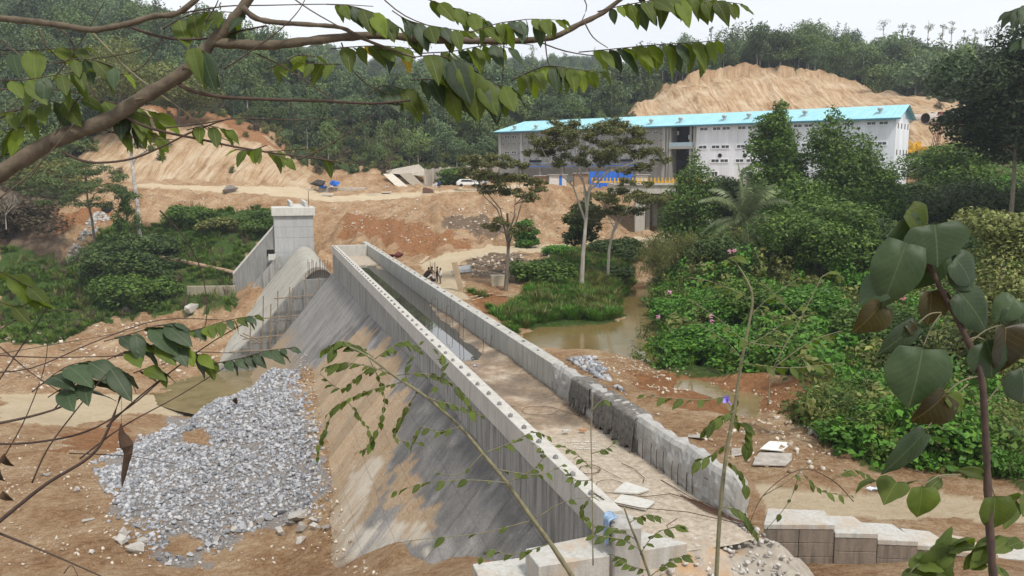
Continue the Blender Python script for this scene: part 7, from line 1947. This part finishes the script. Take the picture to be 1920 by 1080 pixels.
def spray(parent, pts, y, n, size, seed, meshes=OV, droop=.75, twr=1.2, yel=0, both=True, mat_=MBD, start=.08, fwd=.5, szvar=.25):
    """a twig carrying a double row of leaves that hang outwards and down; size in photo pixels"""
    r = random.Random(seed)
    P = branch(parent, pts, y, twr, twr * .5, mat_, 'twig', 5)
    L_ = [0]
    for a, b in zip(P[:-1], P[1:]): L_.append(L_[-1] + (b - a).length)
    for i in range(n):
        f = start + (1 - start) * (i + .5) / n; q = f * L_[-1]; k = max(0, min(len(P) - 2, next((j for j in range(len(L_)) if L_[j] > q), len(P) - 1) - 1))
        p = P[k].lerp(P[k + 1], (q - L_[k]) / max(1e-6, L_[k + 1] - L_[k])); tg = (P[k + 1] - P[k]).normalized()
        sd_ = tg.cross(Vector((0, 0, 1))); sd_.normalize(); sg = 1 if i % 2 else -1
        if not both: sg = -1
        d = sd_ * sg * r.uniform(.25, .8) + tg * fwd * r.uniform(.6, 1.3) + Vector((0, 0, -droop * r.uniform(.6, 1.3))) + Vector((r.uniform(-.2, .2),) * 3)
        if i == n - 1: d = tg + Vector((0, 0, -.4))
        nr_ = Vector((0, 0, 1)) + sd_ * sg * .5 + Vector((r.uniform(-.4, .4), r.uniform(-.7, .1), 0))
        s = size / FPX * y * r.uniform(1 - szvar, 1 + szvar) * (.72 if f > .85 or f < .15 else 1)
        leaf(parent, p, s, d, nr_, OVY if r.random() < yel else r.choice(meshes))

top = empty('overhanging_tree', aty(-60, 365, 2.4)); tag(top, 'tree whose thick brown branch and hanging leafy twigs cross the upper part of the view', 'tree'); top.location = (0, 0, 0)
Y1 = 2.4
branch(top, [(-90, 385), (0, 325), (100, 264), (200, 226), (262, 186), (345, 136), (395, 82), (438, 38), (490, -40)], Y1, 16.5, 9, n=12)
for px, py in ((140, 246), (262, 186), (345, 128)):
    m = MB(); m.stone(aty(px, py, Y1 - .012), .0165, px); o = m.build('knot', MBR); o.parent = top
branch(top, [(-60, 26), (0, 34), (60, 40), (120, 48), (170, 56), (215, 50), (250, 42), (290, 30), (335, 24), (390, -20)], Y1, 6.5, 5)
branch(top, [(392, 78), (430, 82), (500, 85), (560, 79), (640, 70), (720, 66), (800, 74), (880, 76), (960, 77), (1035, 70), (1085, 46), (1130, 24), (1180, -15)], Y1, 9.5, 4, n=9)
branch(top, [(455, 14), (480, 34), (520, 42), (580, 46), (640, 52), (680, 72), (730, 92), (780, 108)], Y1 - .02, 6, 2)
branch(top, [(335, 158), (365, 172), (420, 182), (500, 186), (620, 190), (700, 194), (770, 188)], Y1, 4, 2, MBD)
branch(top, [(116, 284), (150, 300), (190, 305), (250, 297), (310, 272), (350, 252), (400, 232), (430, 222)], Y1, 2.6, 1.2, MBD)
branch(top, [(236, 218), (270, 236), (320, 250), (380, 262), (440, 275), (520, 288), (600, 298), (640, 306)], Y1, 3, 1.2, MBD)
branch(top, [(248, 52), (290, 66), (340, 74), (400, 70), (450, 58), (500, 48)], Y1 + .03, 2.8, 1.5, MBD)
branch(top, [(172, 60), (200, 90), (240, 130), (290, 170), (340, 205), (400, 250), (440, 268)], Y1 + .05, 2.2, 1, MBG)
branch(top, [(70, 52), (90, 90), (130, 120), (200, 140), (260, 130), (300, 80), (310, 50)], Y1 + .05, 1.6, .8, MBD)
for a in ([(-20, 230), (60, 190), (130, 110), (165, 55), (195, 5)], [(-20, 300), (60, 275), (160, 240), (240, 256), (330, 262)], [(-20, 170), (60, 165), (150, 175), (230, 200), (320, 235)], [(-20, 100), (40, 104), (110, 118), (180, 110), (260, 95), (340, 60)],
          [(100, 48), (130, 70), (150, 120), (190, 200), (235, 240)], [(420, 130), (450, 110), (520, 60), (560, 20), (580, -20)], [(480, 100), (540, 130), (600, 170), (640, 200), (660, 230)], [(640, 80), (660, 130), (700, 165), (745, 178)],
          [(340, 25), (420, 12), (500, 10), (620, 8), (700, 12)], [(385, 40), (405, 10), (415, -20)], [(310, 240), (380, 232), (450, 222), (560, 225), (640, 220)], [(545, 190), (548, 215), (560, 240)], [(560, 300), (620, 270), (680, 230), (700, 215)],
          [(1000, 74), (1060, 96), (1130, 105), (1160, 92)], [(1095, 40), (1112, 70), (1140, 90)], [(945, 78), (944, 120), (942, 152)], [(1022, 74), (1026, 110), (1032, 126)], [(845, 80), (840, 110), (820, 120)], [(540, -10), (600, 30), (700, 80), (790, 100)],
          [(-20, 60), (20, 90), (60, 130), (40, 180), (0, 220)], [(700, -20), (760, 30), (850, 60), (1000, 85)], [(1080, -20), (1100, 10), (1088, 45)], [(-20, 385), (40, 340), (90, 290), (140, 230)], [(150, 180), (110, 240), (60, 330), (0, 345)]):
    branch(top, a, Y1 + random.uniform(-.05, .08), 1.5, .7, random.choice([MBD, MBD, MBR]), 'twig', 5)
sp_ = [([(1120, 22), (1180, 8), (1260, -2), (1345, 2), (1392, 8)], 26, 50, ML1), ([(1085, 98), (1150, 92), (1230, 84), (1300, 80), (1362, 74)], 22, 50, 1), ([(958, 152), (1000, 132), (1030, 124), (1080, 130), (1128, 136)], 22, 44, 1),
       ([(772, 108), (820, 104), (870, 120), (905, 150), (960, 165)], 20, 76, 2), ([(770, 150), (820, 150), (870, 160), (940, 175)], 12, 66, 2), ([(690, 178), (720, 160), (760, 170), (790, 190)], 8, 56, 1), ([(612, 8), (660, 12), (710, 28), (750, 52)], 16, 48, 1),
       ([(735, 20), (770, 40), (830, 52), (880, 60)], 14, 48, 1), ([(790, -5), (850, 15), (900, 30), (915, 45)], 10, 50, 1), ([(880, 62), (930, 45), (975, 38), (1000, 36), (1058, 38)], 18, 42, 1), ([(620, 92), (660, 88), (720, 86), (780, 92)], 16, 44, 3),
       ([(500, 130), (530, 118), (560, 104), (600, 108)], 9, 42, 1), ([(500, 272), (470, 282), (440, 280)], 5, 36, 1), ([(350, 244), (390, 236), (430, 246)], 7, 44, 3), ([(440, 280), (500, 284), (560, 280), (590, 278)], 9, 36, 1), ([(505, 290), (520, 292), (540, 300)], 2, 38, 1),
       ([(595, 294), (620, 302), (640, 304)], 3, 34, 1), ([(-20, 92), (40, 95), (100, 92), (170, 90)], 11, 60, 1), ([(-20, 150), (40, 150), (110, 140), (170, 130)], 13, 62, 3), ([(-20, 215), (40, 205), (100, 190), (160, 185)], 12, 58, 1), ([(160, 185), (200, 190), (250, 200), (300, 215)], 10, 68, 1),
       ([(100, 120), (150, 110), (200, 120), (240, 140)], 9, 52, 1), ([(60, 240), (30, 240), (-20, 250)], 5, 55, 1), ([(305, 55), (350, 30), (400, 25), (450, 60)], 12, 46, 1), ([(345, 100), (362, 90), (385, 100), (392, 120)], 8, 62, 2), ([(480, 30), (420, 22), (380, 30)], 5, 46, 1),
       ([(200, 250), (260, 240), (300, 262)], 8, 46, 3), ([(640, 120), (600, 120), (560, 118)], 5, 38, 1), ([(1180, -10), (1250, -20), (1330, -15)], 10, 46, 1), ([(790, 100), (850, 96), (920, 84), (960, 92)], 12, 46, 1)]
for i, (pts, n_, sz_, k) in enumerate(sp_):
    spray(top, pts, Y1 + [-.06, .0, .05][i % 3], max(2, int(n_ * .86)), sz_ * 1.0, 50 + i, {1: OV, 2: OV + OVB, 3: OV}.get(k, OV), yel={3: .16}.get(k, .0), droop=.8)

# ---- lower left branch
lowl = empty('leafy_branch', (0, 0, 0)); tag(lowl, 'leafy branches reaching in from the lower left over the gravel heap', 'branch'); Y2 = 2.6
branch(lowl, [(-40, 1010), (20, 960), (90, 905), (170, 855), (205, 800), (240, 700), (205, 660)][:6], Y2, 4.5, 2, MBD)
for a, r0 in (([(-40, 800), (40, 785), (110, 765), (170, 735)], 3.2), ([(-40, 985), (30, 1012), (110, 1045), (200, 1085)], 3), ([(-40, 832), (60, 830), (160, 810), (240, 765), (300, 715)], 2.6), ([(200, 800), (260, 745), (330, 690), (400, 640), (470, 600)], 2), ([(60, 905), (90, 840), (150, 760), (200, 700)], 2), ([(-20, 740), (40, 650), (80, 590), (95, 560)], 1.6),
              ([(150, 860), (230, 800), (330, 745), (420, 690)], 1.8), ([(-40, 700), (60, 690), (180, 640), (300, 600), (420, 600)], 1.6), ([(0, 650), (60, 700), (120, 740)], 1.6), ([(100, 770), (160, 700), (250, 655), (340, 650)], 1.5), ([(-20, 640), (30, 600), (130, 580), (180, 600)], 1.4), ([(130, 850), (240, 855), (330, 870)], 1.2), ([(300, 395), (345, 445), (378, 510), (388, 590), (375, 640)], 1.6),
              ([(-20, 665), (80, 670), (200, 668), (330, 660), (440, 662)], 1.4), ([(-20, 900), (40, 800), (80, 700), (90, 640)], 1.4), ([(120, 1075), (135, 1060), (150, 1090)], 1.4)):
    branch(lowl, a, Y2 + random.uniform(-.05, .08), r0, r0 * .45, MBD, 'twig', 5)
for i, (pts, n_, sz_, ms) in enumerate((([(330, 628), (380, 615), (430, 600), (480, 592)], 18, 34, OV), ([(400, 682), (450, 672), (500, 658), (548, 652)], 16, 34, OVB), ([(195, 640), (240, 628), (290, 612), (330, 605)], 9, 66, OVB), ([(215, 670), (270, 650), (330, 640)], 8, 50, OV), ([(300, 640), (350, 655), (400, 680)], 8, 44, OV),
                                          ([(60, 735), (120, 690), (170, 680), (235, 700)], 9, 92, OVB), ([(90, 745), (140, 715), (190, 700)], 5, 84, OVB), ([(-20, 500), (20, 520), (60, 540)], 4, 70, OV), ([(250, 700), (280, 690), (300, 700)], 4, 46, OV), ([(-20, 560), (30, 575), (60, 565)], 3, 60, OV))):
    spray(lowl, pts, Y2, n_, sz_ * 1.0, 150 + i, ms, droop=.45, fwd=.7)
m = MB(); P = [aty(*q, Y2) for q in ((226, 795), (228, 812), (232, 822), (238, 835), (240, 850), (236, 870), (232, 890), (229, 912))]
m.tube(P, [w_ / FPX * Y2 for w_ in (1, 6, 10, 13, 8, 6, 5, 1)], 7); m.stone(P[3], .017, 3); o = m.build('dry_pod', MLD); o.parent = lowl
m = MB(); m.tube([aty(228, 690, Y2), aty(228, 800, Y2)], .0006, 4); o = m.build('thread', MBD); o.parent = lowl
for px, py, sz_, an in ((8, 850, 36, -1.4), (0, 880, 34, -1.7), (444, 745, 18, -1.9), (5, 920, 30, -1.2)):
    leaf(lowl, aty(px, py, Y2), sz_ / FPX * Y2, (math.cos(an), 0, math.sin(an)), (0, -1, .3), OVD)

# ---- diagonal shrub in front of the dam
shr = empty('leaning_shrub', (0, 0, 0)); tag(shr, 'slender shrub leaning left across the sloping dam face with small leaves', 'shrub'); Y3 = 4.6
main = [(1085, 1100), (1040, 1030), (1000, 975), (950, 905), (905, 850), (862, 800), (800, 745), (740, 705), (690, 668), (655, 650)]
branch(shr, main, Y3, 5.2, 1.6, MBG, 'stem', 8)
twigs = [([(800, 745), (770, 720), (760, 690), (790, 640)], 8, 20), ([(740, 705), (700, 690), (650, 680), (605, 690)], 14, 24), ([(760, 715), (700, 730), (650, 750), (610, 780)], 14, 20), ([(700, 670), (670, 650), (640, 640), (610, 655)], 16, 26), ([(720, 690), (680, 700), (640, 730), (600, 700)], 10, 20),
         ([(862, 800), (820, 810), (790, 800), (770, 840)], 10, 20), ([(780, 740), (760, 770), (740, 820), (790, 830)], 12, 20), ([(700, 675), (735, 650), (760, 640), (790, 660)], 12, 24), ([(650, 750), (680, 790), (700, 830), (665, 850)], 12, 17), ([(620, 780), (600, 830), (595, 860)], 10, 17), ([(740, 705), (790, 700), (850, 720), (890, 775)], 12, 20),
         ([(800, 745), (850, 760), (880, 770), (905, 780)], 10, 22), ([(905, 850), (960, 830), (1000, 810), (1030, 820)], 12, 18), ([(950, 905), (1000, 880), (1020, 850), (1000, 830)], 10, 18), ([(950, 905), (880, 900), (800, 905), (735, 925)], 9, 22), ([(1000, 975), (900, 1000), (800, 1010), (745, 1018)], 4, 22), ([(905, 850), (860, 890), (800, 880)], 2, 16),
         ([(1030, 1020), (960, 1040), (920, 1030), (900, 1050)], 9, 20), ([(655, 650), (640, 640), (625, 660)], 8, 24), ([(690, 668), (720, 740), (710, 800), (680, 850)], 12, 17), ([(1000, 975), (1060, 940), (1130, 930)], 3, 16), ([(800, 745), (830, 700), (820, 660)], 8, 20), ([(930, 880), (1010, 890), (1060, 870)], 8, 17)]
for i, (pts, n_, sz_) in enumerate(twigs): spray(shr, pts, Y3 + random.uniform(-.12, .12), n_, sz_ * 1.02, 200 + i, SM, droop=.35, twr=1.1, mat_=MBG, fwd=.7, szvar=.4)
# ---- thin upright shoots by the channel
for j, (lab, stem, tw_) in enumerate((
    ('tall sapling with pale stem and violet flower rising before the right bank', [(1342, 1100), (1350, 960), (1362, 850), (1378, 760), (1388, 690), (1402, 620), (1411, 560), (1400, 525), (1378, 490)],
     [([(1378, 770), (1340, 790), (1320, 810)], 7, 34), ([(1370, 790), (1400, 800), (1400, 850)], 9, 34), ([(1376, 740), (1320, 750), (1240, 745), (1200, 740)], 9, 30), ([(1365, 830), (1340, 850), (1300, 870)], 8, 28), ([(1360, 860), (1390, 890), (1400, 920)], 9, 26), ([(1378, 500), (1365, 485), (1385, 480)], 7, 28), ([(1385, 740), (1375, 770), (1385, 800)], 8, 26), ([(1390, 670), (1360, 640), (1300, 600)], 5, 24), ([(1395, 650), (1450, 620), (1520, 560)], 7, 28), ([(1390, 680), (1480, 690), (1580, 680)], 8, 26), ([(1408, 560), (1340, 530), (1290, 520)], 6, 24), ([(1350, 950), (1390, 960), (1420, 1010)], 12, 26), ([(1400, 600), (1440, 560), (1500, 520)], 7, 26)]),
    ('leafy shrub at the bottom edge before the concrete block', [(1225, 1100), (1200, 1030), (1180, 980), (1170, 950)], [([(1200, 1030), (1160, 1010), (1110, 1005)], 9, 26), ([(1190, 1010), (1150, 990), (1120, 985)], 8, 24), ([(1200, 1040), (1230, 1000), (1280, 985)], 9, 26), ([(1215, 1070), (1180, 1060), (1150, 1040)], 10, 24), ([(1220, 1080), (1260, 1050), (1290, 1040)], 9, 24), ([(1180, 980), (1210, 965), (1240, 970)], 7, 22)]),
    ('thin green shoot with small leaves before the left channel wall', [(1112, 1060), (1110, 900), (1108, 800), (1112, 740)], [([(1110, 880), (1080, 850), (1050, 835)], 9, 20), ([(1110, 850), (1140, 840), (1150, 830)], 6, 20), ([(1110, 930), (1090, 960), (1120, 990)], 8, 20), ([(1110, 770), (1130, 750), (1145, 755)], 5, 20), ([(1110, 900), (1080, 900), (1060, 880)], 8, 20)]),
    ('slender pink flowered vine stems behind the pale sapling', [(1440, 760), (1450, 690), (1500, 600), (1540, 520)], [([(1450, 690), (1520, 640), (1580, 620)], 8, 26), ([(1500, 600), (1460, 560), (1430, 530)], 7, 24), ([(1540, 520), (1560, 510), (1580, 520)], 6, 26), ([(1470, 650), (1400, 640), (1350, 600), (1290, 560)], 9, 22)]),
    ('leafless thin twigs and small leaves above the concrete steps', [(1600, 940), (1560, 900), (1500, 880), (1430, 930), (1400, 1000)], [([(1560, 900), (1600, 880), (1640, 900)], 10, 22), ([(1500, 880), (1540, 920), (1600, 930)], 10, 22), ([(1430, 930), (1480, 900), (1540, 850)], 3, 18), ([(1500, 880), (1480, 940), (1430, 1000)], 4, 18)]))):
    e = empty('sapling', (0, 0, 0)); tag(e, lab, 'sapling'); yy_ = [4.4, 3.6, 4.0, 4.2, 4.6][j]
    branch(e, stem, yy_, [4.5, 3, 1.3, 1.5, 1.1][j], [1.6, 1.5, .8, .8, .6][j], MBG if j != 4 else MBD, 'stem', 7)
    for i, (pts, n_, sz_) in enumerate(tw_): spray(e, pts, yy_ + random.uniform(-.08, .08), n_, sz_ * .9, 300 + 20 * j + i, SM, droop=.4, twr=1.1, mat_=MBG, fwd=.7)
# violet flower and pink flower heads
def flower(parent, px, py, y, rpx, col, nm, trumpet=False):
    c_ = aty(px, py, y); r_ = rpx / FPX * y; mt = simple('petal_' + nm, col, tuple(q * .7 for q in col), 20, .6, 0)
    m = MB()
    if trumpet:
        m.tube([c_ + Vector((r_, 0, -r_)), c_, c_ + Vector((-r_ * .6, -.01, r_ * .6))], [r_ * .15, r_ * .35, r_ * 1.1], 8, cap=False)
    else:
        for i in range(14):
            q = Vector((random.gauss(0, 1), random.gauss(0, 1), random.gauss(0, 1))).normalized() * r_ * .7; m.stone(c_ + q, r_ * .36, i)
    o = m.build('flower', mt); o.parent = parent
sap0 = [o for o in S.objects if o.name.startswith('sapling') and o.get('label', '').startswith('tall sapling')][0]
sap3 = [o for o in S.objects if o.name.startswith('sapling') and o.get('label', '').startswith('slender pink')][0]
flower(sap0, 1364, 752, 4.4, 8, (.36, .28, .72), 'violet', True)
for px, py in ((1368, 472), (1376, 470)): flower(sap0, px, py, 4.4, 5, (.72, .36, .44), 'pink')
for px, py in ((1234, 594), (1255, 548), (1334, 593), (1335, 603)): flower(sap3, px, py, 4.2, 5, (.66, .34, .46), 'pink')

# ---- the large-leaved plant on the right
big = empty('large_leaved_plant', (0, 0, 0)); tag(big, 'tall plant with big heart shaped leaves and brown stem at the right edge', 'plant'); Y5 = 2.2
branch(big, [(1865, 1110), (1855, 980), (1850, 860), (1845, 760), (1838, 700), (1815, 640), (1790, 590), (1765, 545), (1745, 500), (1735, 460)], Y5, 8, 4, MBD, 'stem', 10)
branch(big, [(1818, 648), (1800, 600), (1785, 560)], Y5 + .02, 3, 2, MBD, 'stem', 7)
def bleaf(px, py, tx, ty, size=None, me=None, nrm=(0, -1, .45), dy=0., stalk=None, wide=1.0):
    a = aty(px, py, Y5 + dy); b = aty(tx, ty, Y5 + dy - .01); d = b - a
    if stalk: branch(big, [stalk, ((stalk[0] + px) / 2, (stalk[1] + py) / 2 - 8), (px, py)], Y5 + dy, 1.6, 1.3, MBG, 'leaf_stalk', 5)
    o = leaf(big, a, d.length * 1.02, d, nrm, me or random.choice(HT)); o.scale = (o.scale.x, o.scale.x * wide, o.scale.z); return o
bleaf(1730, 652, 1712, 770, stalk=(1765, 588), wide=1.12, nrm=(.1, -1, .3))
bleaf(1752, 420, 1764, 500, wide=1.6, nrm=(-.1, -.75, .8), dy=-.03); bleaf(1700, 394, 1745, 432, me=HTG, wide=1.1, nrm=(.3, -1, .4)); bleaf(1722, 408, 1668, 458, me=HT[0], wide=.55, nrm=(.5, -1, .2))
bleaf(1700, 455, 1655, 575, me=HT[1], wide=.75, nrm=(-.35, -1, .4), dy=-.04); bleaf(1668, 520, 1612, 560, me=HT[2], wide=.9, nrm=(-.2, -.8, .7)); bleaf(1650, 570, 1612, 628, me=HTB, wide=1.0, nrm=(.2, -1, 0)); bleaf(1790, 484, 1838, 530, wide=1.1, nrm=(.1, -1, .5), dy=-.02)
bleaf(1790, 500, 1828, 545, wide=1.0, nrm=(0, -1, .3)); bleaf(1745, 545, 1750, 612, me=HTB, wide=1.0, nrm=(.1, -1, -.1), dy=.03); bleaf(1795, 545, 1870, 620, me=HT[1], wide=.75, nrm=(.1, -1, .4), stalk=(1770, 552)); bleaf(1720, 608, 1650, 668, me=HT[0], wide=.5, nrm=(.4, -1, .4), stalk=(1765, 586)); bleaf(1700, 606, 1722, 632, me=HTB, wide=.7)
bleaf(1850, 640, 1872, 712, wide=1.25, nrm=(0, -1, .4), stalk=(1812, 640)); bleaf(1885, 608, 1890, 706, me=HTB, wide=.9, nrm=(.2, -1, 0), stalk=(1815, 645)); bleaf(1905, 572, 1920, 622, me=HT[0], wide=1.3, nrm=(-.2, -.8, .7)); bleaf(1915, 690, 1935, 760, me=HT[2], wide=1.2, stalk=(1845, 760)); bleaf(1772, 738, 1722, 800, me=HTB, wide=.95, nrm=(.3, -1, .1), stalk=(1838, 705)); bleaf(1775, 742, 1812, 770, me=HTG, wide=.8)
bleaf(1735, 808, 1660, 895, me=HT[0], wide=.42, nrm=(.4, -1, .5), stalk=(1815, 720)); bleaf(1728, 912, 1728, 975, me=HTG, wide=1.0, nrm=(0, -1, .3), stalk=(1790, 890)); bleaf(1865, 930, 1868, 1000, me=HTG, wide=1.0, stalk=(1850, 900)); bleaf(1840, 890, 1800, 880, me=HTG, wide=.5); bleaf(1690, 480, 1740, 520, me=HTB, wide=.9, nrm=(.1, -.7, -.7), dy=.05)
bleaf(1700, 490, 1690, 545, me=HTB, wide=1.0, nrm=(.1, -.8, -.4), dy=.06); bleaf(1760, 470, 1720, 545, me=HT[2], wide=.9, nrm=(0, -1, .1), dy=.05); bleaf(1905, 560, 1868, 600, me=HT[1], wide=1.0, nrm=(-.3, -1, .4))
for i, (pts, n_, sz_) in enumerate((([(1730, 1100), (1760, 1040), (1800, 1020)], 8, 62), ([(1930, 1020), (1880, 1010), (1830, 1040)], 9, 58), ([(1940, 920), (1900, 940), (1880, 960)], 5, 56), ([(1690, 1100), (1720, 1060), (1760, 1060)], 7, 52), ([(1800, 890), (1740, 900), (1660, 905), (1620, 900)], 4, 50), ([(1900, 1100), (1870, 1060), (1840, 1055)], 7, 50))):
    spray(big, pts, Y5 + .1, n_, sz_, 400 + i, [HTG] + OV[:2], droop=.2, fwd=.8, mat_=MBG)
flower(big, 1692, 556, Y5, 8, (.78, .30, .36), 'rose')
cr_ = empty('corner_leaves', (0, 0, 0)); tag(cr_, 'dark leaves poking in at the top right corner', 'leaves')
spray(cr_, [(1960, -20), (1925, 10), (1890, 22)], 2.4, 9, 48, 470, OVB, droop=.3); spray(cr_, [(1960, 60), (1930, 70), (1910, 78)], 2.4, 5, 36, 471, OVB, droop=.2)
# thin wires crossing the view on the left
for i, (a, b) in enumerate((((-30, 668), (420, 552)), ((-30, 600), (330, 560)))):
    m = MB(); pa = aty(*a, 12 if i == 0 else 14); pb = aty(*b, 60); P = [pa.lerp(pb, k / 12) - Vector((0, 0, math.sin(math.pi * k / 12) * .5)) for k in range(13)]
    m.tube(P, .006, 4); tag(m.build('wire', M_DK), ['lower thin dark wire strung across the left riverbed', 'upper thin dark wire strung across the left riverbed'][i], 'wire')
# ------------------------------------------------------------------ hazy air
hm_ = bpy.data.materials.new('hazy_air'); hm_.use_nodes = True; ht = hm_.node_tree; ht.nodes.clear()
ho = ht.nodes.new('ShaderNodeOutputMaterial'); pv = ht.nodes.new('ShaderNodeVolumePrincipled')
pv.inputs['Color'].default_value = (.84, .92, 1.0, 1); pv.inputs['Density'].default_value = .00024; pv.inputs['Anisotropy'].default_value = .2
ht.links.new(pv.outputs[0], ho.inputs['Volume'])
ZTOP = 150
m = MB(); m.box((0, 2000, (ZTOP - 30) / 2), (11000, 6400, ZTOP + 30)); tag(m.build('haze', hm_), kind='stuff')
